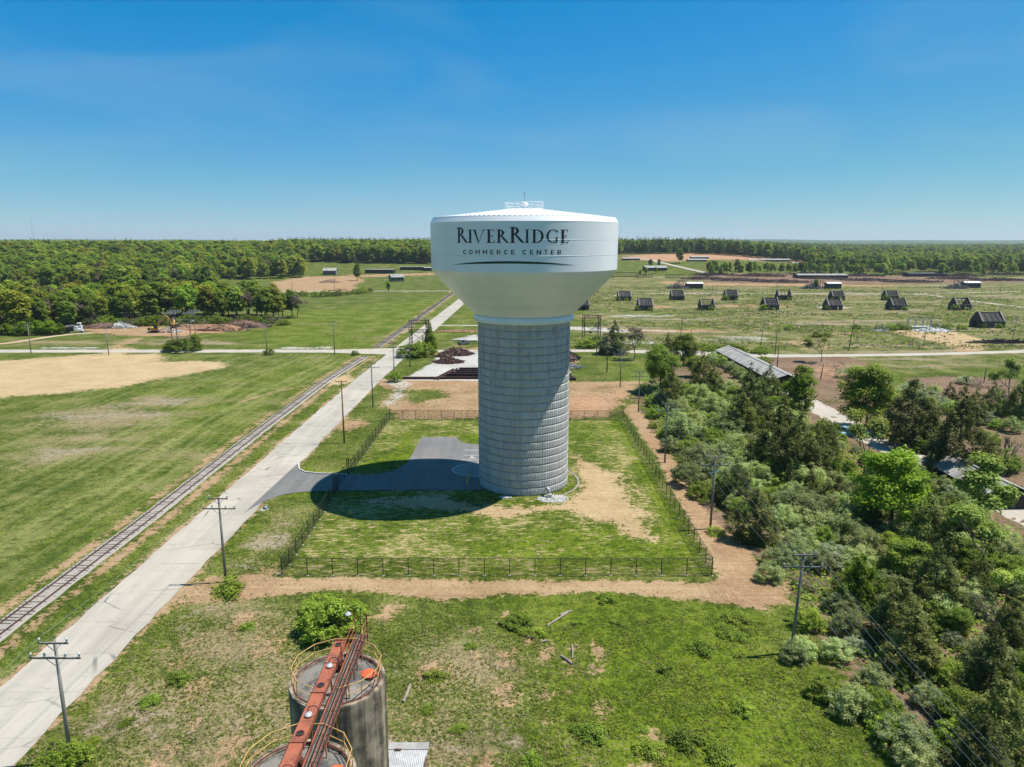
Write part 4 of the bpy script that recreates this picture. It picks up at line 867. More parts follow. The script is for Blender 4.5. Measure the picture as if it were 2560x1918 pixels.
field = [(1698, 864, 11.0, 'dark leaning utility pole rising behind the leafy treetop', 1, 'dark_wood', (.9, 0)), (1901, 867, 10.6, 'grey leaning utility pole in the field left of the two short bare poles', 1, 'pole_wood', (.8, 0)),
    (1937, 888, 8.4, 'short bare dark pole standing at the edge of the white road', 0, 'dark_wood', (.2, 0)), (1942, 925, 7.4, 'short bare pole standing in the brown earth behind the long tin roof', 0, 'dark_wood', (.1, 0)),
    (2121, 878, 12.7, 'tall dark leaning pole in the field right of the pale young tree', 1, 'dark_wood', (1.2, 0)), (2308, 866, 11.4, 'grey utility pole in front of the four concrete pillars', 1, 'pole_wood', (.7, 0)),
    (2527, 864, 11.5, 'grey utility pole at the far right beside the beam stack', 1, 'pole_wood', (1.2, 0)), (2051, 949, 4.6, 'charred stub of a pole in the brown earth', 0, 'dark_wood', (.5, 0)),
    (2459, 958, 4.5, 'short bare pole in the brown brush at the right', 0, 'dark_wood', (.2, 0)), (2190, 1027, 6.6, 'grey pole with crossarms half hidden in the dark green tree', 2, 'pole_wood', (.9, 0)),
    (1727, 846, 3.6, 'short dark post in the field beside the leaning dark pole', 0, 'dark_wood', (.1, 0))]
for px, py, h, lb, a, mt, ln in field: pole(gp(px, py), h, lb, a, mt, 0, ln, r=.15)
for i, (px, py, top) in enumerate(((150, 722, 702), (233, 722, 703), (343, 723, 702), (433, 726, 700), (524, 733, 701), (731, 727, 698), (837, 729, 697), (1103, 727, 698))):
    g = gp(px, py); pole(g, max(7, height_at(g, top)), ['tiny pole at the far left edge of the front of the woods', 'tiny pole before the woods, second from the left', 'tiny pole before the woods, third from the left', 'tiny pole before the woods, fourth from the left', 'tiny pole at the right end of the row before the woods', 'tiny pole at the left end of the tan clearing', 'tiny pole in the middle of the tan clearing', 'tiny pole beside the railway just left of the tank'][i], 1, r=.2, group='far utility poles')
for i, (px, py, top) in enumerate(((1528, 728, 704), (1649, 733, 705), (1781, 733, 703), (1940, 733, 702), (2204, 735, 706), (2351, 722, 698), (2500, 733, 700))):
    g = gp(px, py); pole(g, max(6, height_at(g, top)), 'tiny thin pole in the far ruined field, %s from the tank' % ['first', 'second', 'third', 'fourth', 'fifth', 'sixth', 'seventh'][i], 0, r=.16, group='far utility poles')
tw = thing('radio_mast', 'hair-thin radio mast on the horizon at the far left', 'mast', (-1719, 2600, 16))
q = MB(); q.tube([(0, 0, 0), (0, 0, 105)], .45, 4); q.build('mast', M['galv'], tw)

# ------------------------------------------------------------------ silos with their conveyor
SX, SZ, SR = -10.12, 15.5, 2.74
def silo(y, label):
    s = thing('silo', label, 'silo', (SX, y, 0), 0, 'concrete silos in the foreground')
    q = MB(); q.lathe([(SR, 0), (SR, SZ - .12), (SR - .02, SZ), (SR - .36, SZ), (SR - .36, SZ - .10)], 64); q.build('silo_wall', M['old_concrete'], s, True).data.shade_flat()
    q = MB(); q.lathe([(SR - .35, SZ - .12), (SR - .5, SZ - .06), (1.2, SZ + .32), (.4, SZ + .42), (.001, SZ + .43)], 48); q.build('silo_roof', M['silo_roof'], s, True)
    q = MB(); q.lathe([(SR - .33, SZ + .005), (SR - .33, SZ + .05), (SR - .25, SZ + .05), (SR - .25, SZ + .005)], 48); q.build('rim_angle', M['rust_dark'], s)
    n = 12; rr = SR - .20
    pts = [(rr * math.cos(2 * math.pi * (j + .5) / n), rr * math.sin(2 * math.pi * (j + .5) / n)) for j in range(n)]
    for j, (x, yy) in enumerate(pts):
        x2, y2 = pts[(j + 1) % n]
        q = MB(); q.tube([(x, yy, SZ), (x, yy, SZ + 1.10)], .027, 6); q.build('railing_post', M['yellow_rail'], s)
        mid = math.degrees(math.atan2(yy + y2, x + x2)) % 360
        if 60 < mid < 82 or 262 < mid < 300: continue               # the walkway passes here
        q = MB(); q.tube([(x, yy, SZ + 1.08), (x2, y2, SZ + 1.08)], .027, 6); q.build('handrail', M['yellow_rail'], s)
        q = MB(); q.tube([(x, yy, SZ + .55), (x2, y2, SZ + .55)], .024, 6); q.build('midrail', M['yellow_rail'], s)
    h = MB(); h.lathe([(.46, 0), (.46, .10), (.40, .14), (.001, .17)], 22, (1.78, .15, SZ + .16)); ho = h.build('hatch', M['orange_hatch'], s)
    h = MB(); h.box((1.78 - .45, .15 + .1, SZ + .24), (.26, .10, .12)); h.box((1.78 + .42, .15 - .15, SZ + .24), (.2, .08, .12)); h.build('hinge', M['orange_hatch'], ho)
    h = MB(); h.lathe([(.50, -.06), (.50, .02)], 22, (1.78, .15, SZ + .15)); h.build('hatch_collar', M['silo_roof'], ho)
    return s
silo(37.0, 'round concrete silo with yellow railing, the farther and wholly visible of the two')
silo(29.2, 'round concrete silo with yellow railing at the bottom edge, the nearer of the two')
DX = -10.27; ZD = 17.0
du = thing('conveyor_duct', 'long red-orange steel duct with round ports running over both silo roofs', 'duct', (DX, 18, ZD))
for y0, y1 in ((18, 22.1), (22.1, 25.9), (25.9, 29.8), (29.8, 33.6), (33.6, 36.3), (36.3, 38.6)):
    q = MB(); q.box((0, (y0 + y1) / 2 - 18, -.20), (.66, y1 - y0 - .05, .36)); bevel(q.build('duct_section', M['rust_red'], du), .02, 1)
    q = MB(); q.box((0, y1 - 18 - .03, -.18), (.74, .05, .44)); q.build('flange', M['rust_red'], du)
for y in (22.8, 26.6, 30.4, 34.2, 38.1):
    q = MB(); q.lathe([(.205, -.015), (.205, .035), (.165, .035), (.165, -.01)], 18, (0, y - 18, 0)); po = q.build('port', M['rust_dark'], du)
    q = MB(); q.lathe([(.165, .006), (.001, .006)], 18, (0, y - 18, 0)); q.build('port_shade_disc', M['dark_steel'], po)  # black disc closes the hole, its colour standing in for shade inside the duct
for y in (21, 24.8, 28.3, 31.3, 35.3, 37.9):
    for s_ in (-.26, .26):
        q = MB(); q.box((s_, y - 18, -.95), (.07, .07, 1.15)); q.build('leg', M['rust_red'], du)
for y in (29.2, 37.0):
    q = MB(); q.tube([(.1, y - 18, -.3), (.5, y - 18 + .3, -1.2)], .2, 10); q.build('spout', M['rust_dark'], du)
WX = -9.36
wk = thing('catwalk', 'rusty red catwalk with cable trays running over both silos beside the duct', 'catwalk', (WX, 18, 16.45)); LY = 22.2
for y in np.arange(0, LY, 1.85):
    q = MB(); q.box((0, y + .9, 0), (.60, 1.80, .04)); q.build('grating', M['grating'], wk)
for s_ in (-.34, .34):
    q = MB(); q.box((s_, LY / 2, .02), (.05, LY, .16)); q.build('stringer', M['rust_red'], wk)
for k in range(7):
    x = -.26 + k * .085; q = MB(); q.tube([(x + .01 * math.sin(y * .9 + k), y, .055 + .006 * (k % 2)) for y in np.arange(0, LY, 1.1)], .010, 5); q.build('cable', M['old_concrete'] if k % 2 else M['grating'], wk)
for s_, hh in ((.36, 1.05), (.58, .62)):
    for z in ((hh, hh * .55) if s_ < .5 else (hh,)):
        q = MB(); q.tube([(s_, 0, z), (s_, LY - .3, z)], .020, 5); q.build('handrail', M['rust_red' if s_ < .5 else 'rust_dark'], wk)
    for y in np.arange(.4, LY, 1.9):
        q = MB(); q.box((s_, y, hh / 2), (.045, .045, hh)); q.build('railing_post', M['rust_red' if s_ < .5 else 'rust_dark'], wk)
for z in (1.05, .55):
    q = MB(); q.tube([(-.36, 18.6, z), (-.36, LY, z), (.36, LY, z)], .022, 5); q.build('end_rail', M['rust_red'], wk)
for x, y in ((-.36, 18.6), (-.36, 20.4), (-.36, LY), (.36, LY), (.36, 20.4)):
    q = MB(); q.box((x, y, .55), (.05, .05, 1.7)); q.build('end_post', M['rust_red'], wk)
for y in (3, 6.9, 10.2, 12.3, 14.4, 17.2, 19.4, 20.6):
    for s_ in (-.33, .33):
        q = MB(); q.box((s_, y, -.52), (.06, .06, 1.0 if y != 14.4 else .9)); q.build('leg', M['rust_red'] if s_ < 0 else M['yellow_rail'], wk)
    q = MB(); q.beam((-.33, y, -.85), (.33, y, -.15), .04, .04); q.build('brace', M['rust_dark'], wk)
for y in np.arange(1, LY, 3.1):
    q = MB(); q.beam((-.9, y, -.25), (-.3, y, -.1), .06, .06); q.build('bracket', M['rust_dark'], wk)
vine = []
def lamp(x, y, z, dx, label, h=1.25):
    l_ = thing('floodlight', label, 'lamp', (x, y, z), 0, 'white lamps over the catwalk')
    pts = [(0, 0, 0), (0, 0, h)] + [(dx * (1 - math.cos(a)) / 2, 0, h + .22 * math.sin(a)) for a in np.linspace(.3, math.pi, 8)] + [(dx, 0, h - .12)]
    q = MB(); q.tube(pts, .020, 6); q.build('gooseneck', M['dark_steel'], l_)
    q = MB(); q.lathe([(.05, .16), (.06, .10), (.12, .05), (.19, -.05), (.205, -.09), (.17, -.08), (.001, -.02)], 16, (dx, 0, h - .22)); q.build('shade', M['lamp_white'], l_, True)
for i, y in enumerate((35.9, 31.7, 27.6)):
    lamp(WX - .36, y, 16.5, -.52, ['white enamel lamp over the duct above the farther silo', 'white enamel lamp over the duct between the two silos', 'white enamel lamp over the duct above the nearer silo'][i], .85)
lamp(WX + .05, 39.9, 16.5, -.75, 'white enamel lamp on the tall gooseneck at the end of the catwalk', 1.75)

# small tin shed beside the silos
s0 = ground_at(1022, 1866, 2.6); sh = thing('shed', 'small shed with a white corrugated roof behind the silos at the bottom edge', 'shed', (s0.x, s0.y, 0))
q = MB(); q.box((0, -1.6, 1.1), (2.7, 3.0, 2.2)); q.build('wall', M['grey_wood'], sh)
q = MB(); n = 44
for i in range(n + 1):
    x = -1.5 + 3.0 * i / n; z = .03 * math.cos(i * math.pi); q.v += [(x, -.35, 2.62 + z), (x, -3.3, 2.22 + z)]
q.f = [(2 * i, 2 * i + 1, 2 * i + 3, 2 * i + 2) for i in range(n)]; q.build('corrugated_sheet', M['shed_tin'], sh)
q = MB(); q.box((0, -.02, 2.66), (3.05, .75, .03)); q.build('ridge_flashing', M['metal_roof'], sh)
q = MB(); q.box((-.75, -.45, 2.70), (.5, .16, .03)); q.box((1.44, -1.8, 2.50), (.09, 2.6, .06)); q.build('rust_trim', M['rust_dark'], sh)

# ------------------------------------------------------------------ ruined gabled houses in the field
def ruin_proto():
    r = thing('ruined_house', '', 'ruin', (0, 0, 0)); Wd, D, E, Rz = 8.6, 8.4, 3.0, 6.9
    gab = [(-D / 2, 0), (-D / 2, E), (-.6, Rz + .35), (.6, Rz + .35), (D / 2, E), (D / 2, 0), (1.9, 0), (1.9, 2.6), (-.3, 2.6), (-.3, 0)]
    for x in (-Wd / 2, Wd / 2 - .4):
        q = MB(); q.prism_x(gab, x, x + .4); q.build('gable_wall', M['ruin'], r)
        q = MB(); q.beam((x + .2, -D / 2 - .05, E + .15), (x + .2, -.7, Rz + .50), .55, .16); q.build('coping', M['ruin_edge'], r)
    q = MB(); q.box((-1.9, -D / 2 + .15, E / 2), (4.0, .3, E)); q.box((2.9, -D / 2 + .15, E / 2), (2.0, .3, E)); q.box((1.0, -D / 2 + .15, E - .5), (1.9, .3, .9)); q.build('front_wall', M['ruin'], r)
    q = MB(); q.box((0, D / 2 - .15, E / 2), (Wd - .8, .3, E)); q.build('back_wall', M['ruin'], r)
    q = MB(); q.beam((0, -D / 2 + .2, E - .12), (0, -.3, Rz - .15), Wd - .8, .10); q.beam((0, D / 2 - .2, E - .12), (0, .3, Rz - .15), Wd - .8, .10); q.build('roof_slab', M['ruin'], r)
    for x in (-2.1, 0, 2.1):
        q = MB(); q.beam((x, -D / 2 + .05, E + .05), (x, -.25, Rz), .26, .26); q.build('rafter', M['dark_wood'], r)
    for u in (.08, .36, .64, .92):
        q = MB(); q.box((0, -D / 2 + .2 + u * (D / 2 - .4), E + .12 + u * (Rz - E - .1)), (Wd - .8, .2, .2)); q.build('purlin', M['dark_wood'] if u > .1 else M['ruin_edge'], r)
    q = MB(); q.box((0, 0, Rz), (Wd - .8, .4, .3)); q.build('ridge_beam', M['ruin'], r); return r
RUINS = []
proto = ruin_proto(); first = True
ordn = ['first', 'second', 'third', 'fourth', 'fifth', 'sixth', 'seventh']
for k, (px, py) in enumerate(((1455, 776), (1614, 777), (1770, 776), (1929, 776), (2088, 776), (2249, 776), (2409, 776))):
    g = ground_at(px, py); o = proto if k == 0 else copy_tree(proto); g.y += 4.2
    tag(o, 'dark roofless gabled ruin in the nearer row, %s from the tank' % ordn[k] if k else 'dark roofless gabled ruin half hidden by the tank', 'ruin', 'gabled ruins in the field'); o.location = (g.x, g.y, 0); o.rotation_euler = (0, 0, -.02); o.scale = (1.0, 1, 1); RUINS.append(o)
for k, (px, py) in enumerate(((1562, 752), (1695, 751), (1830, 751), (1963, 751), (2097, 751), (2232, 751))):
    g = ground_at(px, py); o = copy_tree(proto); g.y += 4.2
    tag(o, 'dark roofless gabled ruin in the farther row, %s from the tank' % ordn[k], 'ruin', 'gabled ruins in the field'); o.location = (g.x, g.y, 0); RUINS.append(o)
g = ground_at(2480, 820); o = copy_tree(proto); tag(o, 'large dark double-bay ruin by itself at the far right, nearest of the gabled ruins', 'ruin', 'gabled ruins in the field'); o.location = (g.x, g.y + 4, 0); o.scale = (1.35, 1.1, 1.0); RUINS.append(o)

# ------------------------------------------------------------------ sheds and far buildings
def long_shed(px0, px1, py, h, label, roof='metal_roof', wall='grey_wood', depth=8.0, ang=0.0, wins=6, name='shed', flat=False, rise=1.6):
    g0, g1 = ground_at(px0, py), ground_at(px1, py); Lh = (g1 - g0).length; c = (g0 + g1) / 2
    b_ = thing(name, label, 'shed' if name == 'shed' else 'building', (c.x, c.y + depth / 2, c.z - .3), ang); h += .3
    q = MB(); q.box((0, 0, h / 2), (Lh, depth, h)); q.prism_x([(-depth / 2, h), (0, h + (0.1 if flat else rise)), (depth / 2, h)], -Lh / 2, Lh / 2) if not flat else None; q.build('wall', M[wall], b_)
    rt = .1 if flat else rise
    for s_ in (-1, 1):
        q = MB(); q.beam((0, s_ * (depth / 2 + .5), h - .5 * rt / (depth / 2) + .1), (0, 0, h + rt + .1), Lh + 1.0, .14); q.build('roof_slope', M[roof], b_)
    for i in range(wins):
        x = -Lh / 2 + Lh * (i + .5) / wins
        q = MB(); q.box((x, -depth / 2 - .02, h * .55), (Lh / wins * .5, .10, h * .45)); w_ = q.build('window', M['ruin'], b_)
        q = MB(); q.box((x, -depth / 2 - .09, h * .55 - h * .24), (Lh / wins * .58, .12, .12)); q.build('sill', M['ruin_edge'], w_)
    return b_
def sticks(mb, c, rx, ry, h, n, ln, th, flat=.35):
    for _ in range(n):
        a, q_ = rnd.uniform(0, 6.28), math.sqrt(rnd.random()); z = h * (1 - q_) * rnd.uniform(.2, 1); x, y = c[0] + rx * q_ * math.cos(a), c[1] + ry * q_ * math.sin(a)
        d = Vector((rnd.uniform(-1, 1), rnd.uniform(-1, 1), rnd.uniform(-flat, flat))).normalized() * ln * rnd.uniform(.4, 1); p = Vector((x, y, c[2] + z + .1)); t_ = th * rnd.uniform(.6, 1.4)
        mb.beam(p - d / 2, p + d / 2, t_, t_)
def mound(mb, c, rx, ry, h, n=16, rings=5, rough=.25):
    k0 = len(mb.v)
    for i in range(rings):
        u = i / rings
        for j in range(n):
            a = 2 * math.pi * j / n; q_ = (1 - u) * rnd.uniform(1 - rough, 1 + rough * .4); mb.v.append((c[0] + rx * q_ * math.cos(a), c[1] + ry * q_ * math.sin(a), c[2] + h * math.sin(u * math.pi / 2) * rnd.uniform(.8, 1.15)))
    mb.v.append((c[0], c[1], c[2] + h))
    for i in range(rings - 1):
        for j in range(n): a, b_ = k0 + i * n + j, k0 + i * n + (j + 1) % n; mb.f.append((a, b_, b_ + n, a + n))
    q_ = k0 + (rings - 1) * n
    for j in range(n): mb.f.append((q_ + j, q_ + (j + 1) % n, k0 + rings * n))
def heap(name, px, py, rxm, rym, h, label, mat, n=120, ln=2.5, th=.18, core=None, cat='pile', flat=.35):
    g = ground_at(px, py); o = thing(name, label, cat, g)
    if core: q = MB(); mound(q, (0, 0, -.1), rxm, rym, h * .8); q.build('core', M[core], o)
    q = MB(); sticks(q, (0, 0, 0), rxm, rym, h, n, ln, th, flat); tag(q.build('debris', M[mat], o), kind='stuff'); return o
nm = ['left', 'middle', 'right']
for i, (a, b_, py, hx) in enumerate(((1718, 1757, 722, 1692), (2069, 2103, 722, 2030), (2412, 2452, 720, 2390))):
    long_shed(a, b_, py, 4.4, 'dark shed with a bright white roof behind the ruins, %s of the three' % nm[i], 'white_roof', 'ruin', 7.5, 0, 3, rise=1.0)
    hb = heap('collapsed_barn', hx, 722, 10, 4, 5.5, 'collapsed grey timber barn beside the %s white-roofed shed' % nm[i], 'grey_wood', 150, 6, .35, None, 'ruin', .9)
    for x in (2, 6, 10):
        for y in (2, 7): q = MB(); q.box((x, y, 3.2), (.35, .35, 6.4)); q.build('post', M['grey_wood'], hb)
    for y in (2, 7): q = MB(); q.box((6, y, 6.5), (9, .4, .4)); q.build('top_beam', M['grey_wood'], hb)
for i, (a, b_, py, h) in enumerate(((1557, 1600, 651, 2.4), (1729, 1771, 647, 2.2), (1720, 1766, 654, 2.2), (1902, 1946, 654, 2.4), (1983, 2013, 639, 3.5), (2014, 2059, 663, 2.6), (2447, 2477, 657, 4.0), (2500, 2530, 661, 3.4), (2080, 2100, 655, 4))):
    long_shed(a, b_, py, h, ['long low pale-roofed shed far behind, just right of the tank', 'long low pale-roofed shed in the far brown field, the farther of a pair', 'long low pale-roofed shed in the far brown field, the nearer of a pair', 'long low shed in the far field before the pine wood edge', 'pale-roofed shed tight against the far pine wood', 'pale-roofed shed behind the hedge of young trees', 'small pale house before the far woods at the right', 'low grey-roofed shed at the far right edge of the woods', 'small pale shed half hidden by yellowish far bushes'][i], 'metal_roof', 'grey_wood', 9, 0, 5, rise=1.2)
long_shed(807, 840, 688, 5.0, 'pale weathered house with dark windows in front of the left woods', 'metal_roof', 'grey_wood', 9, 0, 5, 'house', rise=2.6)
long_shed(973, 1005, 704.5, 4.6, 'small grey barn with a pale roof alone on the grass left of the tank', 'metal_roof', 'grey_wood', 9, .5, 4, 'barn', rise=2.8)
long_shed(912, 985, 684, 4.4, 'long dark flat-roofed ruin with white doors before the woods', 'metal_roof', 'dark_wood', 14, 0, 9, 'ruin', True)
long_shed(1000, 1060, 676, 4.0, 'long low dark shed close under the woods left of the tank', 'metal_roof', 'dark_wood', 12, 0, 5, 'shed', True)
long_shed(1060, 1100, 678, 4.0, 'low shed with a white roof partly behind the tank', 'white_roof', 'dark_wood', 12, 0, 4, 'shed', True)
long_shed(1614, 1668, 677, 3.4, 'wide grey-roofed ruin among small trees right of the tank', 'metal_roof', 'dark_wood', 20, 0, 6, 'ruin', rise=2)
long_shed(2000, 2115, 697, 3.6, 'long black low ruin with a grey roof at the brush field', 'metal_roof', 'dark_wood', 16, 0, 8, 'ruin', rise=1.2)
long_shed(2270, 2370, 692, 3.2, 'long grey ruin overgrown with ivy beyond the brush field', 'ruin', 'ruin', 14, 0, 7, 'ruin', rise=1.2)
def trestle(a, b_, py, h, label):
    g0, g1 = ground_at(a, py), ground_at(b_, py); o = thing('timber_trestle', label, 'trestle', g0); L_ = (g1 - g0).length; n = max(6, int(L_ / 2.2))
    for i in range(n + 1): q = MB(); q.box((L_ * i / n, 0, h / 2), (.32, .4, h), 0); q.build('post', M['scrap'], o)
    for z in (h, h * .12): q = MB(); q.box((L_ / 2, 0, z), (L_ + .4, .6, .45)); q.build('beam', M['scrap'], o)
trestle(1525, 1595, 693, 5, 'brown timber trestle row in the grass right of the tank, the left one'); trestle(1590, 1632, 694, 3.4, 'low brown timber trestle beside the long left one'); trestle(1664, 1710, 695, 3.4, 'brown timber trestle standing alone before the brush field')
trestle(1820, 1872, 698, 3.4, 'rusty trestle row standing in the brush field')
# two long tin-roofed sheds in the thicket
for (x0, x1, y0, y1, h, lb) in ((72.4, 81.2, 194, 250, 2.5, 'long grey tin-roofed shed running away behind the thicket'), (72.6, 80, 103, 121, 2.5, 'grey tin-roofed shed among the trees at the right')):
    b_ = thing('shed', lb, 'shed', ((x0 + x1) / 2, (y0 + y1) / 2, 0)); hw, hl = (x1 - x0) / 2, (y1 - y0) / 2
    q = MB(); q.box((0, 0, h / 2), (2 * hw - .8, 2 * hl - .6, h)); q.build('wall', M['dark_wood'], b_)
    n = int(hl * 2 / 1.0)
    for s_ in (-1, 1):
        for i in range(n):
            y = -hl + (i + .5) * 2 * hl / n
            q = MB(); q.beam((s_ * (hw + .2), y, h - .1 + .012 * (i % 2)), (0, y, h + 1.5 + .012 * (i % 2)), 2 * hl / n - .03, .05, (0, 0, 1)); q.build('roof_sheet', M['metal_roof'], b_)
    q = MB(); q.box((0, 0, h + 1.56), (.5, 2 * hl, .08)); q.build('ridge_cap', M['metal_roof'], b_)
    for i in range(8):
        q = MB(); q.box((-hw + .38, -hl + (i + .5) * hl / 4, h * .55), (.1, hl / 8, h * .5)); q.build('window', M['ruin'], b_)

# ------------------------------------------------------------------ overgrown steel gantries, four-pole frame
def gantry(g, w, h, label):
    o = thing('steel_gantry', label, 'gantry', g)
    for x in (0, w):
        q = MB()
        for dx, dy in ((-.5, -.5), (.5, -.5), (.5, .5), (-.5, .5)): q.box((x + dx, dy, h / 2), (.14, .14, h))
        nz = int(h / 1.1)
        for i in range(nz):
            z0, z1 = i * 1.1, i * 1.1 + 1.1; s_ = 1 if i % 2 else -1
            for yy in (-.5, .5): q.beam((x - .5 * s_, yy, z0), (x + .5 * s_, yy, z1), .08, .08)
            for xx in (-.5, .5): q.beam((x + xx, -.5 * s_, z0), (x + xx, .5 * s_, z1), .08, .08)
        q.build('lattice_column', M['rust_dark'], o)
    for z, hh in ((h - .7, 1.2), (h * .66, .9)):
        q = MB()
        for dy in (-.45, .45):
            for dz in (-hh / 2, hh / 2): q.box((w / 2, dy, z + dz), (w + 1, .13, .13))
            n = int(w / .9)
            for i in range(n): s_ = 1 if i % 2 else -1; q.beam((w * i / n, dy, z - hh / 2 * s_), (w * (i + 1) / n, dy, z + hh / 2 * s_), .09, .09)
        q.build('lattice_beam', M['rust_dark'], o)
    for a, b_ in (((.5, 0, h * .6), (w - .5, 0, h * .30)), ((w - .5, 0, h * .6), (.5, 0, h * .30))): q = MB(); q.beam(a, b_, .14, .14); q.build('brace', M['rust_dark'], o)
    q = MB()
    for i in range(7): q.tube([(w * (i + .5) / 7, -.3, h), (w * (i + .5) / 7, -.3, h + .5)], .1, 6)
    q.build('insulator_row', M['porcelain'], o); q = MB(); q.box((w * .45, 0, h * .33), (.8, .6, .9)); q.build('switch_box', M['dark_steel'], o)
    return o
G1 = ground_at(1025, 884); G1.y += 3; gantry1 = gantry(G1, 6.2, 12.0, 'rusty steel lattice gantry smothered in vines beside the road')
G2 = ground_at(1458, 852); gantry2 = gantry(G2, 6.6, 10.6, 'rusty steel lattice gantry without much foliage, right of the tower shaft')
fp = thing('pole_frame', 'four grey poles carrying a platform of switchgear above a dense bush', 'pole frame', (-130.3, 282, 0))
for x, y in ((-2.8, -6), (4.6, -6), (-5.5, 4), (2.2, 4)):
    q = MB(); q.tube([(x, y, 0), (x - .3, y, 13)], [.22, .16], 8); q.build('pole', M['pole_wood'], fp)
    q = MB(); q.box((x - .3, y, 12.6), (5.2, .25, .25)); q.box((x - .3, y + 1.0, 12.6), (5.2, .2, .2)); q.build('crossarm', M['galv'], fp)
    for k in range(5): q = MB(); q.box((x - 2.3 + k, y + .5, 13.0), (.35, .9, .5)); q.build('switch', M['grey_wood'], fp)
for y in (-6, 4): q = MB(); q.tube([(-3 if y < 0 else -5.5, y, 9.2), (4.6 if y < 0 else 2.2, y, 9.2)], .13, 6); q.build('pipe', M['galv'], fp)
q = MB(); q.tube([(4.6, -6, 9.2), (2.2, 4, 9.2)], .16, 6); q.build('pipe', M['galv'], fp)

# ------------------------------------------------------------------ vehicles
def wheel(parent, x, y, r, w, rim='galv'):
    q = MB(); q.tube([(x, y - w / 2, r), (x, y + w / 2, r)], r, 16); ty = q.build('wheel', M['black_rubber'], parent)
    q = MB(); q.tube([(x, y - w / 2 - .02, r), (x, y + w / 2 + .02, r)], r * .55, 12); q.build('rim', M[rim], ty)
dt = thing('dump_truck', 'black-bodied dump truck with a white cab parked at the edge of the wood', 'dump truck', ground_at(178, 833), .25)
q = MB(); q.hexa([(-4.9, -1.25, 1.15), (1.1, -1.25, 1.15), (1.1, 1.25, 1.15), (-4.9, 1.25, 1.15), (-5.3, -1.3, 3.0), (1.3, -1.3, 3.0), (1.3, 1.3, 3.0), (-5.3, 1.3, 3.0)]); bd = q.build('dump_body', M['truck_black'], dt)
for i in range(7): q = MB(); q.box((-4.3 + i * .85, -1.32, 2.05), (.12, .08, 1.7)); q.build('rib', M['truck_black'], bd)
q = MB(); q.box((-1.9, -1.33, 2.85), (6.4, .1, .14)); q.build('top_rail', M['galv'], bd)
q = MB(); mound(q, (-2, 0, 2.6), 2.8, 1.1, .7); q.build('load', M['brown_earth'], dt)
q = MB(); q.box((-1.2, 0, .95), (8.4, .9, .3)); q.build('chassis', M['truck_black'], dt)
q = MB(); q.prism([(1.6, -1.15), (3.2, -1.15), (3.2, 1.15), (1.6, 1.15)], 1.0, 2.0); q.hexa([(1.6, -1.1, 2.0), (3.2, -1.1, 2.0), (3.2, 1.1, 2.0), (1.6, 1.1, 2.0), (1.65, -1.0, 2.95), (2.9, -1.0, 2.95), (2.9, 1.0, 2.95), (1.65, 1.0, 2.95)]); cb = q.build('cab', M['truck_white'], dt)
q = MB(); q.box((2.2, 0, 2.42), (.75, 2.14, .5)); q.box((3.03, 0, 2.42), (.2, 1.7, .55)); q.build('window', M['glass'], cb)
q = MB(); q.hexa([(3.2, -.95, .95), (4.9, -.9, .95), (4.9, .9, .95), (3.2, .95, .95), (3.2, -.95, 2.0), (4.75, -.8, 1.75), (4.75, .8, 1.75), (3.2, .95, 2.0)]); bevel(q.build('hood', M['truck_white'], dt), .1)
q = MB(); q.box((5.0, 0, .75), (.2, 2.3, .35)); q.build('bumper', M['galv'], dt)
for x in (-4.0, -2.8, -1.4, 4.0):
    for y in (-1.05, 1.05): wheel(dt, x, y, .52, .4)
t2 = thing('truck', 'white truck cab showing behind the black dump body', 'truck', ground_at(186, 825), .3)
q = MB(); q.box((-.6, 0, 1.4), (5.0, 2.2, 1.5)); q.build('body', M['galv'], t2)
q = MB(); q.hexa([(1.4, -1.1, .8), (3.4, -1.1, .8), (3.4, 1.1, .8), (1.4, 1.1, .8), (1.4, -1.05, 3.3), (3.0, -1.0, 3.3), (3.0, 1.0, 3.3), (1.4, 1.05, 3.3)]); bevel(q.build('cab', M['truck_white'], t2), .12)
q = MB(); q.box((2.9, 0, 2.6), (.55, 1.8, .7)); q.box((2.2, 0, 2.6), (.8, 2.2, .6)); q.build('window', M['glass'], t2)
for x in (-2.2, 2.6):
    for y in (-.95, .95): wheel(t2, x, y, .5, .35)
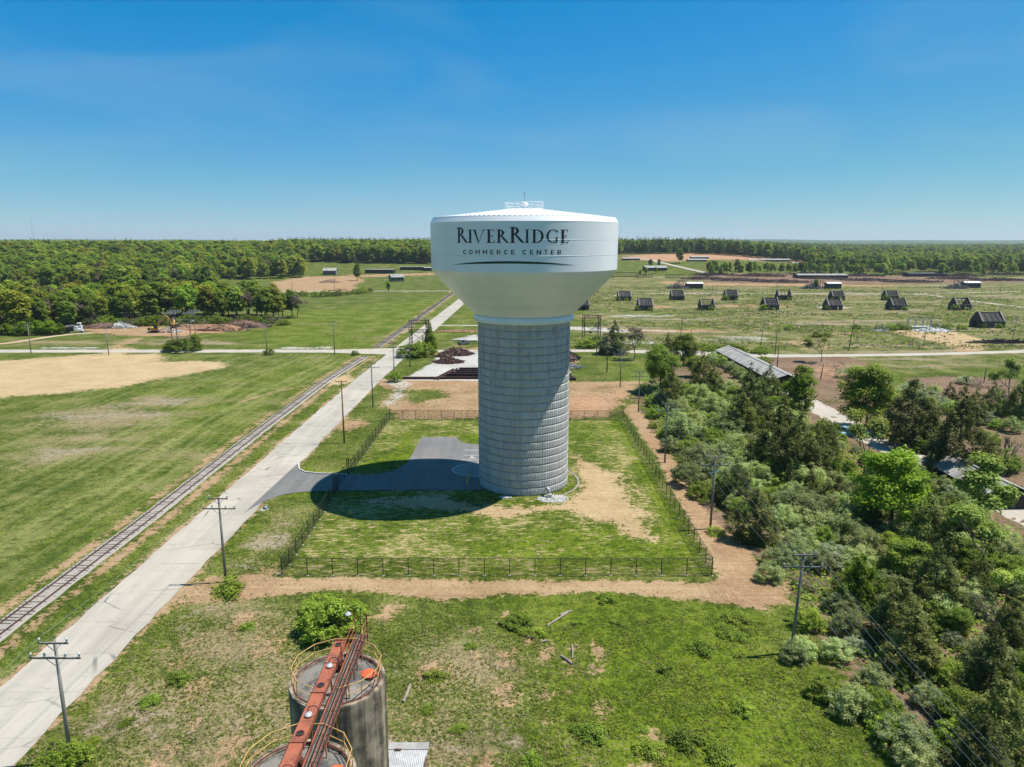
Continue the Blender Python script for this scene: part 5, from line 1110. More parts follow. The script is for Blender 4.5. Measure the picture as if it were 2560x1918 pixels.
def excavator(loc, rz, label, raised=True):
    e = thing('excavator', label, 'excavator', loc, rz, 'excavators')
    for y in (-1.25, 1.25):
        q = MB(); q.prism_x([(0, 0)], 0, 0) if False else None
        pr = [(-2.0, .1), (1.9, .1), (2.3, .45), (2.0, .9), (-2.1, .9), (-2.4, .45)]; q.add([(x, y - .3, z) for x, z in pr] + [(x, y + .3, z) for x, z in pr], [tuple(range(6)), tuple(reversed(range(6, 12)))] + [(i, 6 + i, 6 + (i + 1) % 6, (i + 1) % 6) for i in range(6)]); q.build('track', M['black_rubber'], e)
    q = MB(); q.lathe([(.8, .8), (.8, 1.15), (.001, 1.15)], 16); q.build('turntable', M['dark_steel'], e)
    q = MB(); q.box((-.3, 0, 1.75), (3.0, 2.6, 1.2)); bevel(q.build('upper_body', M['yellow_paint'], e), .08)
    q = MB(); q.box((-2.2, 0, 1.7), (.9, 2.6, 1.3)); bevel(q.build('counterweight', M['dark_steel'], e), .15)
    q = MB(); q.box((.75, -.85, 2.25), (1.5, .9, 1.75), 0, .88); cb = q.build('cab', M['dark_steel'], e)
    q = MB(); q.box((.78, -.85, 2.5), (1.53, .93, .95), 0, .93); q.build('cab_glass', M['glass'], cb)
    if raised: B, S, K = [(1.0, 0, 2.0), (1.9, 0, 4.6), (5.2, 0, 7.6)], [(5.0, 0, 7.9), (6.2, 0, 6.8), (7.6, 0, 3.6)], (7.6, 0, 3.2)
    else: B, S, K = [(1.0, 0, 2.0), (2.6, 0, 4.0), (5.8, 0, 4.3)], [(5.6, 0, 4.5), (6.4, 0, 3.4), (6.2, 0, 1.6)], (6.0, 0, 1.3)
    for nmx, P, w in (('boom', B, .62), ('stick', S, .5)):
        q = MB()
        for i in range(2): q.beam(P[i], P[i + 1], .42, w * (1.15 if i == 0 else .9), (0, 1, 0.001))
        q.build(nmx, M['yellow_paint'], e)
    q = MB(); q.beam((B[1][0] - .5, 0, B[1][2] + .2), (S[0][0] + .1, 0, S[0][2] + .4), .2, .2); q.beam((1.7, .3, 1.9), (B[1][0] + .6, .3, B[1][2] + .1), .18, .18); q.build('hydraulic_ram', M['galv'], e)
    q = MB(); pr = [(-.5, .5), (.5, .6), (.9, -.2), (.7, -1.0), (-.1, -1.3), (-.4, -.9), (.25, -.55), (.1, .0)]
    q.add([(K[0] + x, -.65, K[2] + z) for x, z in pr] + [(K[0] + x, .65, K[2] + z) for x, z in pr], [tuple(range(8)), tuple(reversed(range(8, 16)))] + [(i, 8 + i, 8 + (i + 1) % 8, (i + 1) % 8) for i in range(8)]); q.build('grapple', M['rust_dark'], e); return e
excavator(ground_at(388, 832), .05, 'yellow excavator with its boom raised high over the dug earth'); excavator(ground_at(440, 822), 2.2, 'yellow excavator with a lowered arm farther back beside the rubble', False)
pk = thing('pickup_truck', 'dark slate pickup truck parked at the edge of the gravel yard', 'pickup truck', ground_at(1160, 862), .75)
q = MB(); q.hexa([(-2.7, -.95, .5), (2.7, -.95, .5), (2.7, .95, .5), (-2.7, .95, .5), (-2.7, -.92, 1.15), (2.6, -.9, 1.1), (2.6, .9, 1.1), (-2.7, .92, 1.15)]); bevel(q.build('body', M['slate_paint'], pk), .08)
q = MB(); q.hexa([(-.7, -.88, 1.12), (1.5, -.88, 1.12), (1.5, .88, 1.12), (-.7, .88, 1.12), (-.4, -.72, 1.85), (.75, -.72, 1.85), (.75, .72, 1.85), (-.4, .72, 1.85)]); cb = q.build('cab', M['slate_paint'], pk)
q = MB(); q.hexa([(-.72, -.82, 1.25), (1.42, -.82, 1.25), (1.42, .82, 1.25), (-.72, .82, 1.25), (-.46, -.76, 1.75), (.88, -.76, 1.75), (.88, .76, 1.75), (-.46, .76, 1.75)]); q.build('window', M['glass'], cb)
q = MB(); q.box((-1.75, 0, 1.18), (1.7, 1.5, .06)); q.build('bed_floor', M['black_rubber'], pk)
for x in (-1.75, 1.75):
    for y in (-.85, .85): wheel(pk, x, y, .38, .26)
for s_ in (-.65, .65): q = MB(); q.box((2.68, s_, .9), (.08, .35, .18)); q.build('headlight', M['lamp_white'], pk)

# ------------------------------------------------------------------ heaps, steel and rubble
heap('scrap_pile', 1140, 886, 6.2, 4.8, 2.8, 'big heap of rusty brown scrap on the pale gravel yard, rear lobe', 'scrap', 520, 2.6, .22, 'scrap'); heap('scrap_pile', 1122, 906, 5.2, 3.8, 2.0, 'lower lobe of the rusty scrap heap nearest the steel beams', 'scrap', 340, 2.4, .2, 'scrap'); heap('scrap_pile', 1108, 892, 3.0, 2.2, 1.8, 'small rusty scrap mound left of the big heap', 'scrap', 130, 1.8, .18, 'scrap')
bs = thing('beam_stack', 'stack of long brown steel beams on the gravel beside the tower', 'beam stack', (-21, 208, 0))
def ibeam(parent, a, b_, s_=.6, mat='beam_brown'):
    q = MB(); a, b_ = Vector(a), Vector(b_); u = Vector((0, 0, s_ / 2))
    q.beam(a + u, b_ + u, s_ * .7, s_ * .08); q.beam(a - u, b_ - u, s_ * .7, s_ * .08); q.beam(a, b_, s_ * .08, s_); q.build('steel_beam', M[mat], parent)
for j, (y, z, x0) in enumerate(((0, .4, 0), (2.0, .5, .6), (4.2, .5, 1.5), (6.6, .6, 2.8), (9, .7, 3.6), (11, .7, 4.2), (1.1, 1.1, 1.4), (3.4, 1.2, 2.4), (6, 1.3, 3.6), (9, 1.5, 4.6), (12.5, .9, 4.6))): ibeam(bs, (x0, y, z), (19, y + .1, z), .75)
ibeam(bs, (-13.5, -.3, .4), (1.5, -.3, .4), .7)
ibeam(bs, (-1.0, -1.5, .3), (4.2, 9, 1.6), .5, 'scrap'); ibeam(bs, (-2.0, -1.2, .3), (3.0, 8, 1.6), .5, 'scrap')
b2 = thing('beam_stack', 'stack of beams and pale timbers partly hidden right of the tower shaft', 'beam stack', (12.5, 206, 0))
for j in range(5): ibeam(b2, (-8, j * .9, .4), (6.5 - j * .2, j * .9, .4), .6)
q = MB(); q.box((-1, 7, .7), (13, 3.2, 1.0)); q.build('timber_pack', M['ruin_edge'], b2); q = MB(); q.box((-1, 12, .5), (12, 3.5, .6)); q.build('sheet_pack', M['rubble_white'], b2)
heap('scrap_pile', 1424, 895, 3.5, 9, 2.2, 'narrow heap of dark metal scrap right of the tower shaft', 'dark_steel', 200, 2.2, .2, 'scrap'); heap('scrap_pile', 1424, 920, 4.5, 4, 1.6, 'flat heap of mixed grey scrap right of the tower shaft', 'galv', 120, 2.2, .16)
heap('rubble_pile', 300, 820, 8, 3, 3.2, 'white rubble heap before the wood left of the excavators', 'rubble_white', 220, 1.6, .35, 'rubble_white'); heap('brush_pile', 260, 820, 12, 4, 3.2, 'brown brush heap at the wood edge left of the white rubble', 'brush', 260, 3.5, .14, 'brown_earth')
heap('brush_pile', 560, 826, 12, 5, 3.6, 'brown uprooted brush heap right of the four-pole frame, the left one', 'brush', 320, 3.5, .14, 'earth'); heap('brush_pile', 610, 818, 13, 5, 4.5, 'brown uprooted brush heap in front of the last trees of the strip', 'brush', 380, 3.6, .15, 'brown_earth'); heap('earth_mound', 520, 824, 14, 5, 3.2, 'mound of orange dug earth behind the four-pole frame', 'rust_dark', 40, 1.5, .12, 'earth')
heap('rubble_pile', 415, 830, 9, 3.5, 1.6, 'pale broken concrete around the raised excavator', 'rubble_white', 180, 1.3, .3, 'earth'); heap('rubble_pile', 470, 822, 12, 4, 2.8, 'grey metal and concrete rubble behind the poles of the frame', 'galv', 200, 1.8, .25, 'earth')
heap('earth_mound', 827, 706, 12, 8, 3.5, 'brown earth heap in the tan clearing', 'brown_earth', 10, 1, .2, 'brown_earth'); heap('earth_mound', 856, 727, 14, 6, 3.0, 'orange earth heap beside the bushes at the tan clearing', 'earth', 10, 1, .2, 'earth')
heap('earth_mound', 1150, 830, 16, 2.0, 1.4, 'long low ridge of brown earth in the grass behind the gravel yard', 'brown_earth', 60, 1.0, .3, 'earth')
heap('rubble_pile', 2330, 828, 9, 5, 1.8, 'grey heap of broken stone beside the tan earth lot', 'rubble_white', 260, 1.1, .35, 'rubble_white'); heap('rubble_pile', 2200, 826, 5, 3, .9, 'low pale rubble left of the four pillars', 'rubble_white', 70, 1, .25, 'rubble_white')
heap('timber_pile', 2510, 857, 15, 2.2, 1.4, 'row of dark burnt beams lying at the far right', 'dark_wood', 120, 6, .35, None, 'pile', .12)
for i, (px, rx) in enumerate(((1760, 24), (1850, 30), (1950, 30), (2060, 30), (2170, 30), (2280, 30), (2390, 30), (2500, 30))):
    heap('brush_pile', px, 697 + i % 3 * 4, rx, 14, 2.6, 'dead brush windrow in the brown field, %s of eight from the tank' % ['first', 'second', 'third', 'fourth', 'fifth', 'sixth', 'seventh', 'last'][i], 'brush', 420, 7, .35, None, 'brush pile', .25)
for i, (px, rx) in enumerate(((1780, 24), (1900, 28), (2020, 28), (2150, 28), (2270, 28), (2400, 28), (2520, 28))):
    heap('brush_pile', px, 687 + i % 2 * 3, rx, 14, 3.0, 'dead brush windrow at the back of the brown field, %s of seven from the tank' % ['first', 'second', 'third', 'fourth', 'fifth', 'sixth', 'last'][i], 'brush', 380, 7, .38, None, 'brush pile', .25)
pl = thing('concrete_pillars', 'four bare concrete pillars on a low slab behind the tan earth lot', 'ruin', ground_at(2271, 822))
gA, gB = ground_at(2271, 822), ground_at(2345, 824); Lp = (gB - gA).length
q = MB(); q.box((Lp / 2, 1.5, .5), (Lp, 4, 1.0)); q.build('slab', M['concrete'], pl)
for k in range(4): q = MB(); q.box((.6 + k * 3.6, 2.0, 2.6), (.7, .7, 4.4)); q.build('pillar', M['concrete'], pl)
# portable toilets, skip, pallets by the thicket drive
for i, (px, py, mt) in enumerate(((2112, 1092, 'blue_paint'), (2104, 1098, 'pale_blue'))):
    o = thing('portable_toilet', ['bright blue portable toilet beside the drive in the thicket', 'paler blue tank beside the bright blue portable toilet'][i], 'toilet', ground_at(px, py), .2)
    q = MB(); q.box((0, 0, 1.05 if i == 0 else .7), (1.1, 1.1, 2.1 if i == 0 else 1.4)); bevel(q.build('cabin', M[mt], o), .05)
    q = MB(); q.box((0, 0, 2.16 if i == 0 else 1.45), (1.2, 1.2, .14), 0, .8); q.build('roof', M['pale_blue'], o); q = MB(); q.box((0, -.57, .95 if i == 0 else .6), (.75, .05, 1.7 if i == 0 else 1.0)); q.build('door', M[mt], o)
sk = thing('skip', 'dark open roll-off skip with pale junk among the trees', 'skip', ground_at(2256, 1140), 1.2)
for a, d in (((0, -1.2, .9), (6.2, .12, 1.6)), ((0, 1.2, .9), (6.2, .12, 1.6)), ((-3.1, 0, .9), (.12, 2.4, 1.6)), ((3.1, 0, .9), (.12, 2.4, 1.6))): q = MB(); q.box(a, d); q.build('side', M['truck_black'], sk)
q = MB(); q.box((0, 0, .2), (6.1, 2.3, .15)); q.build('floor', M['rust_dark'], sk); q = MB(); sticks(q, (0, 0, .3), 2.6, .9, .9, 60, 1.2, .2); tag(q.build('junk', M['rubble_white'], sk), kind='stuff')
# logs and planks in the rough grass
for i, (p0, p1, rr, lb) in enumerate((((1368, 1566), (1425, 1530), .11, 'long grey log lying below the dirt track'), ((1400, 1540), (1428, 1529), .14, 'short pale log end resting on the long grey log'), ((1402, 1642), (1430, 1662), .13, 'thick bleached log in the middle of the rough grass'), ((1430, 1615), (1431, 1648), .10, 'dark log lying towards the camera beside the bleached log'), ((1008, 1757), (1026, 1714), .14, 'split bleached log right of the silo'), ((1352, 1607), (1372, 1603), .10, 'short pale log left of the dark log'), ((1246, 1559), (1268, 1565), .11, 'small pale log near the green weed patch'), ((1318, 1594), (1340, 1595), .08, 'thin dead branch in the grass above the short pale log'))):
    a, b_ = ground_at(*p0), ground_at(*p1); o = thing('log', lb, 'log', a, 0, 'logs in the grass'); d = b_ - a
    q = MB(); q.tube([(0, 0, .1), tuple(d * .5 + Vector((0.05, 0, .14))), tuple(d + Vector((0, 0, .1)))], [rr, rr * 1.05, rr * .8], 8); q.build('trunk', M['log'], o)
for i, (px, py, w) in enumerate(((1143, 852, 3.6), (1180, 854, 4.6))):
    o = thing('concrete_slab', ['grey slab lying in the grass left of the pickup, farther from it', 'rusty trough lying in the grass close to the pickup'][i], 'slab', ground_at(px, py)); q = MB(); q.box((0, 0, .25), (w, 1.2, .5), 0, .92); q.build('slab', M['rubble_white' if i == 0 else 'ruin_edge'], o)

# ------------------------------------------------------------------ vegetation: leaf clouds, limbs
def leaf_mesh(name, P, Nn, size, var, mat, rg, aspect=0.62):
    n = len(P); Nn = Nn / np.maximum(np.linalg.norm(Nn, axis=1, keepdims=True), 1e-6)
    r = rg.normal(size=(n, 3)); T = np.cross(Nn, r); T /= np.maximum(np.linalg.norm(T, axis=1, keepdims=True), 1e-6); B = np.cross(Nn, T)
    s = size[:, None]; fold = Nn * s * 0.18
    V = np.stack([P - T * s, P - B * s * aspect + fold, P + T * s, P + B * s * aspect + fold], 1).reshape(-1, 3)
    me = bpy.data.meshes.new(name); me.vertices.add(4 * n); me.vertices.foreach_set('co', V.ravel().astype(np.float32))
    me.loops.add(4 * n); me.loops.foreach_set('vertex_index', np.arange(4 * n, dtype=np.int32)); me.polygons.add(n)
    me.polygons.foreach_set('loop_start', np.arange(0, 4 * n, 4, dtype=np.int32)); me.polygons.foreach_set('loop_total', np.full(n, 4, np.int32))
    a = me.attributes.new('lv', 'FLOAT', 'POINT'); a.data.foreach_set('value', np.repeat(np.clip(var, 0, 1), 4).astype(np.float32))
    me.update(calc_edges=True); me.materials.append(mat); return me
def cloud(centres, radii, per, ls, rg, up=1.2, squash=0.8, jag=0.45):
    """leaves spread through and around clumps"""
    P, Q, S, V = [], [], [], []
    for c, r in zip(centres, radii):
        n = max(4, int(per * (r ** 2))); d = rg.normal(size=(n, 3)); d /= np.linalg.norm(d, axis=1, keepdims=True)
        d[:, 2] = np.where(d[:, 2] < -0.45, -d[:, 2] * .6, d[:, 2]); rr = r * (rg.random(n) ** 0.45) * rg.uniform(.8, 1.15, n)
        P.append(c + d * rr[:, None] * np.array([1, 1, squash])); Q.append(d + np.array([0, 0, up]) + rg.normal(size=(n, 3)) * jag); S.append(ls * rg.uniform(.45, 1.45, n)); V.append(np.clip(rg.normal(.5, .2, n) + rg.normal(0, .13), 0, 1))
    return np.concatenate(P), np.concatenate(Q), np.concatenate(S), np.concatenate(V)
def limbs(mb, base, d, ln, r, depth, rg, tips, spread=.6, n=5, grav=.0):
    d = d / np.linalg.norm(d); end = base + d * ln; mid = base + d * ln * .5 + rg.normal(0, ln * .05, 3)
    mb.tube([base, mid, end], [r, r * .82, r * .62], n, False)
    if depth == 0: tips.append(end); return
    k = 3 if depth > 1 else rg.integers(2, 4)
    for _ in range(k):
        nd = d + rg.normal(0, spread, 3); nd[2] = max(nd[2], .05) + grav; limbs(mb, end if rg.random() < .7 else mid + (end - mid) * rg.random(), nd, ln * rg.uniform(.6, .85), r * .6, depth - 1, rg, tips, spread, max(3, n - 1), grav)
PROTO = {}
def proto_pair(kind, crown_me, trunk_mb, bark='bark'):
    PROTO.setdefault(kind, []).append((crown_me, trunk_mb.mesh(kind + '_trunk', M[bark]) if trunk_mb else None))
def V3(*a): return np.array(a, float)
def make_broad(kind, mat, seed, h, rx, rz, cz, nc, per, ls, cr=(.8, 1.5), bark='bark', shell=.72, depth=2, spread=.55):
    rg = np.random.default_rng(seed); mb = MB(); tips = []
    limbs(mb, V3(0, 0, -.2), V3(rg.normal(0, .05), rg.normal(0, .05), 1), cz * .55, h * .024, depth, rg, tips, spread, 7, .25)
    cs, rs = [], []
    for _ in range(nc):
        d = rg.normal(size=3); d /= np.linalg.norm(d); d[2] = d[2] if d[2] > -.86 else -d[2]; q = rg.uniform(shell, 1.0) if rg.random() < .8 else rg.uniform(.2, shell); lob = 1 + .16 * math.sin(3 * math.atan2(d[1], d[0]) + seed) + .1 * math.sin(5 * d[2] + seed)
        r = rg.uniform(*cr); cs.append(V3(0, 0, cz) + d * np.array([rx, rx, rz]) * q * lob * .86); rs.append(r)
    P, Q, S, Vv = cloud(cs, rs, per, ls, rg); proto_pair(kind, leaf_mesh(kind + '_crown', P, Q, S, Vv, M[mat], rg), mb, bark)
def make_cone(kind, mat, seed, h, r0, n, per, ls, z0=.5, pw=2.5):
    rg = np.random.default_rng(seed); mb = MB(); mb.tube([(0, 0, -.2), (0, 0, h * .95)], [h * .02, .02], 6); cs, rs = [], []
    for i in range(n):
        u = rg.random() ** 1.15; z = z0 + (h * (1 + .1 * rg.normal()) - z0) * u; R = r0 * (1 - u ** pw) * (.55 + .45 * min(1, u * 5 + .5)) + .12; a = rg.uniform(0, 6.283); q = rg.uniform(.5, 1.1) * (1 + .18 * math.sin(2 * a + seed) + .12 * math.sin(5 * u + 3 * a))
        cs.append(V3(R * q * math.cos(a), R * q * math.sin(a), z)); rs.append(rg.uniform(.35, .75) * (r0 / 2.4) * (1.15 - .6 * u))
    P, Q, S, Vv = cloud(cs, rs, per, ls, rg, up=.9, squash=1.35, jag=.5); proto_pair(kind, leaf_mesh(kind + '_crown', P, Q, S, Vv, M[mat], rg, .45), mb)
def make_shrub(kind, mat, seed, h, r0, n, per, ls, twig=True, bark='bark'):
    rg = np.random.default_rng(seed); mb = MB(); tips = []; cs, rs = [], []
    for i in range(7): limbs(mb, V3(rg.normal(0, .15), rg.normal(0, .15), -.1), V3(rg.normal(0, .7), rg.normal(0, .7), .9), h * .5, .045, 1, rg, tips, .5, 4, .1)
    for i in range(n):
        a = rg.uniform(0, 6.283); q = math.sqrt(rg.random()); top = h * (1 - .55 * q ** 2) * rg.uniform(.72, 1.06); z = top * (rg.uniform(.5, 1.0) if rg.random() < .7 else rg.uniform(.1, .5))
        cs.append(V3(r0 * q * math.cos(a) * (1 + .2 * math.sin(2 * a + seed)), r0 * q * math.sin(a), z)); rs.append(rg.uniform(.35, .75) * max(.6, h / 4.2))
    P, Q, S, Vv = cloud(cs, rs, per, ls, rg, up=1.5, squash=.9, jag=.45); proto_pair(kind, leaf_mesh(kind + '_crown', P, Q, S, Vv, M[mat], rg, .5), mb, bark)
def make_airy(kind, mat, seed, h, per, ls, bark='pale_bark', depth=3, cr=(.35, .7), spread=.42, first=.3):
    rg = np.random.default_rng(seed); mb = MB(); tips = []
    limbs(mb, V3(0, 0, -.2), V3(rg.normal(0, .06), rg.normal(0, .06), 1), h * first, h * (.014 if mat else .022), depth, rg, tips, spread, 6, .18)
    if mat:
        zmx = max(q[2] for q in tips); tips = [V3(q[0], q[1], q[2]) for q in tips]
        P, Q, S, Vv = cloud(tips, [rg.uniform(*cr) * h / 8 for _ in tips], per, ls, rg, up=1.4); proto_pair(kind, leaf_mesh(kind + '_crown', P, Q, S, Vv, M[mat], rg), mb, bark)
    else: proto_pair(kind, None, mb, bark)
for s_ in range(3): make_broad('broad', 'leaf_broad', 11 + s_, 9, 3.4, 3.6, 4.3, 84, 180, .135)
for s_ in range(2): make_broad('bright', 'leaf_bright', 21 + s_, 9, 3.4, 3.7, 4.1, 86, 180, .135)
for s_ in range(2): make_broad('columnar', 'leaf_bright', 25 + s_, 10, 2.2, 4.6, 4.9, 80, 180, .13, (.6, 1.2))
for s_ in range(4): make_cone('cedar', 'leaf_cedar', 31 + s_, 7.5, 2.7, 190, 300, .125, .2)
for s_ in range(4): make_shrub('olive', 'leaf_olive', 41 + s_, 3.8, 2.5, 110, 300, .10)
for s_ in range(2): make_shrub('pale_shrub', 'leaf_pale', 47 + s_, 3.4, 2.4, 90, 260, .10, bark='pale_bark')
for s_ in range(3): make_shrub('green_shrub', 'leaf_broad', 51 + s_, 3.2, 2.3, 100, 270, .12)
for s_ in range(2): make_shrub('brown_shrub', 'leaf_brown', 55 + s_, 2.6, 2.2, 50, 110, .11, bark='pale_bark')
for s_ in range(2): make_shrub('weed', 'leaf_broad', 58 + s_, .75, .8, 26, 420, .070)
for s_ in range(2): make_cone('vine_mound', 'leaf_bright', 61 + s_, 6.0, 3.0, 120, 110, .20, .2, 2.2)
for s_ in range(3): make_airy('airy', 'leaf_lime', 71 + s_, 8.5, 330, .125, cr=(.55, 1.05))
for s_ in range(2): make_airy('bare', None, 81 + s_, 9, 0, 0, 'pale_bark', 4, spread=.34, first=.2)
for s_ in range(2): make_airy('sparse', 'leaf_brown', 85 + s_, 7, 90, .09, 'pale_bark', 3, (.3, .6))
for s_ in range(5): make_broad('wood', 'leaf_wood', 91 + s_, 16, 4.9, 6.6, 8.8, 56, 26, .46, (1.2, 2.4), depth=1)
for s_ in range(2): make_broad('wood_dark', 'leaf_broad', 97 + s_, 17, 4.7, 7.0, 9.2, 54, 22, .52, (1.3, 2.3), depth=1)
for s_ in range(3): make_cone('pine', 'leaf_pine', 101 + s_, 20, 3.9, 90, 34, .55, 3.0, 1.8)
for s_ in range(2): make_airy('wood_bare', 'leaf_brown', 105 + s_, 13, 22, .26, 'pale_bark', 3, (.6, 1.1))

LAND = [('the nearest thicket pole', (27.9, 64)), ('the second thicket pole', (28.4, 95.6)), ('the third thicket pole', (28.4, 126.5)), ('the pole with side arm', (30.4, 166)), ('the pale pole', (30.5, 196)),
    ('the long tin roof', (77, 215)), ('the short tin roof', (77, 120)), ('the blue toilet', (71, 147)), ('the dark skip', (81, 134)), ('the brown clearing', (97, 205)), ('the thicket drive', (75, 165)), ('the half-hidden pole', (88, 168)), ('the lower right corner', (52, 46)), ('the right picture edge', (85, 92)),
    ('the bright round tree', (61, 108)), ('the vine mound', (36, 65)), ('the thicket middle', (50, 120)), ('the thicket top', (52, 160)), ('the thicket foot', (45, 80))]
used = {}; KINDW = {'broad': ('leafy_tree', 'rounded dark green leafy tree', 'tree'), 'bright': ('leafy_tree', 'rounded bright green leafy tree', 'tree'), 'columnar': ('leafy_tree', 'tall narrow bright green tree', 'tree'), 'cedar': ('cedar_tree', 'dark brownish-green cedar', 'tree'), 'olive': ('olive_shrub', 'silvery green shrub', 'shrub'), 'pale_shrub': ('pale_shrub', 'whitish grey-green shrub', 'shrub'),
    'green_shrub': ('leafy_shrub', 'mid green leafy shrub', 'shrub'), 'brown_shrub': ('brush_shrub', 'brown twiggy shrub', 'shrub'), 'weed': ('weed_clump', 'bright green weed clump', 'weed'), 'vine_mound': ('vine_mound', 'bright green vine-covered mound', 'vine'), 'airy': ('young_tree', 'airy yellow-green young tree', 'tree'), 'bare': ('bare_tree', 'leafless grey tree', 'tree'), 'sparse': ('budding_tree', 'thin greyish budding tree', 'tree'),
    'wood': ('forest_tree', 'fresh green forest tree', 'tree'), 'wood_dark': ('forest_tree', 'darker green forest tree', 'tree'), 'pine': ('pine_tree', 'dark green pine', 'tree'), 'wood_bare': ('bare_tree', 'leafless grey forest tree', 'tree')}
BASEH = {'broad': 9, 'bright': 9, 'columnar': 10.4, 'cedar': 7.7, 'olive': 4.1, 'pale_shrub': 3.7, 'green_shrub': 3.5, 'brown_shrub': 2.9, 'weed': .8, 'vine_mound': 6.2, 'airy': 8.5, 'bare': 9, 'sparse': 7, 'wood': 16, 'wood_dark': 17, 'pine': 20, 'wood_bare': 13}
BASEW = {'broad': 7.3, 'bright': 7.3, 'columnar': 4.9, 'cedar': 5.2, 'olive': 5.3, 'pale_shrub': 5.4, 'green_shrub': 5.0, 'brown_shrub': 5, 'weed': 1.9, 'vine_mound': 6.2, 'airy': 5.2, 'bare': 6, 'sparse': 5, 'wood': 11, 'wood_dark': 11, 'pine': 7, 'wood_bare': 8}
_T = ['first', 'second', 'third', 'fourth', 'fifth', 'sixth', 'seventh', 'eighth', 'ninth']
ORD = ['first', 'second', 'third', 'fourth', 'fifth', 'sixth', 'seventh', 'eighth', 'ninth', 'tenth', 'eleventh', 'twelfth', 'thirteenth', 'fourteenth', 'fifteenth', 'sixteenth', 'seventeenth', 'eighteenth', 'nineteenth'] + [q for tens, tn in (('twenty', 'twentieth'), ('thirty', 'thirtieth'), ('forty', 'fortieth')) for q in [tn] + [tens + '-' + u for u in _T]]
PLANTED = []
def plant(kind, loc, sx, sz, label=None, group=None, parts=True):
    cr, tk = PROTO[kind][rnd.randrange(len(PROTO[kind]))]; nm, words, cat = KINDW[kind]
    if parts:
        o = thing(nm, label or '', cat, loc, rnd.uniform(0, 6.28), group); o.scale = (sx * rnd.uniform(.92, 1.08), sx * rnd.uniform(.92, 1.08), sz)
        if tk: link(bpy.data.objects.new('trunk', tk), o)
        if cr: link(bpy.data.objects.new('crown', cr), o)
    else:
        o = bpy.data.objects.new(nm, cr or tk); link(o); o.location = loc; o.rotation_euler = (0, 0, rnd.uniform(0, 6.28)); o.scale = (sx, sx, sz); tag(o, label, cat, group)
    if not label: PLANTED.append((o, kind, words, Vector(loc), sx))
    return o
def plant_px(kind, cx, cy, wpx, hk=1.0, label=None):
    """place a plant by the middle of its crown as seen, and its width"""
    h = 4.0
    for _ in range(6):
        g = ground_at(cx, cy, h * .55); s_ = scale_at((g.x, g.y, h * .55)); w = wpx / s_; sx = w / BASEW[kind]; h = sx * hk * BASEH[kind]
    return plant(kind, (g.x, g.y, 0), sx, sx * hk, label)
Z5 = lambda x, y: (x / 2.212 + 1560, y / 2.212 + 760)
Z6 = lambda x, y: (x / 2.3075 + 1760, y / 2.3075 + 1200)
for kind, x, y, w, hk in (('broad', 205, 325, 225, 1.1), ('broad', 335, 225, 150, 1.1), ('cedar', 262, 460, 140, 1.0), ('cedar', 440, 370, 130, 1.1), ('cedar', 500, 420, 120, .9), ('broad', 390, 330, 110, 1.0), ('airy', 525, 315, 80, 1.0), ('cedar', 245, 240, 90, 1),
    ('columnar', 985, 470, 190, 1.05), ('broad', 1355, 470, 340, 1.0), ('airy', 1350, 720, 270, 1.15), ('bright', 1490, 985, 420, 1.0), ('airy', 1970, 980, 400, 1.0), ('airy', 2150, 360, 170, 1.0), ('brown_shrub', 2110, 470, 240, 1.3),
    ('cedar', 700, 510, 200, 1.0), ('cedar', 655, 610, 170, .9), ('cedar', 800, 425, 100, 1.2), ('cedar', 860, 730, 260, 1.0), ('cedar', 960, 790, 260, 1.0), ('cedar', 1060, 840, 200, .9), ('green_shrub', 770, 800, 200, 1), ('cedar', 1590, 600, 240, 1.0), ('cedar', 1680, 660, 180, .9), ('cedar', 1860, 720, 300, 1.05), ('cedar', 1940, 560, 130, 1), ('cedar', 2050, 520, 120, 1), ('cedar', 2200, 540, 160, 1),
    ('olive', 420, 480, 180, 1), ('olive', 500, 540, 200, 1), ('olive', 330, 660, 220, 1), ('olive', 560, 640, 220, 1), ('olive', 430, 830, 260, 1), ('olive', 600, 780, 260, .9), ('olive', 360, 920, 200, 1), ('olive', 720, 920, 240, .9), ('olive', 1010, 940, 260, .9), ('olive', 930, 1060, 260, .9), ('olive', 1080, 1110, 260, .9), ('olive', 1250, 1130, 200, .9), ('green_shrub', 1120, 670, 170, 1), ('olive', 1520, 730, 120, .9), ('bright', 1650, 780, 110, .6),
    ('pale_shrub', 1255, 365, 160, .8), ('brown_shrub', 1190, 340, 120, .9), ('pale_shrub', 1600, 445, 180, .8), ('pale_shrub', 1720, 510, 170, .8), ('pale_shrub', 1880, 410, 120, .7), ('brown_shrub', 1960, 420, 150, .7), ('green_shrub', 1780, 570, 95, 1), ('bare', 2130, 730, 260, .8), ('green_shrub', 2090, 840, 220, 1), ('pale_shrub', 2020, 620, 150, .8),
    ('green_shrub', 430, 1010, 160, 1.0), ('olive', 260, 760, 130, 1), ('olive', 300, 560, 160, 1), ('olive', 620, 900, 220, .9), ('cedar', 620, 980, 200, .8), ('green_shrub', 1180, 900, 160, 1.1), ('cedar', 1130, 780, 150, .9), ('olive', 880, 600, 150, 1), ('green_shrub', 780, 300, 80, .8), ('green_shrub', 640, 245, 70, .8), ('green_shrub', 470, 240, 90, .6), ('green_shrub', 560, 250, 80, .6)):
    plant_px(kind, *Z5(x, y), w / 2.212, hk)
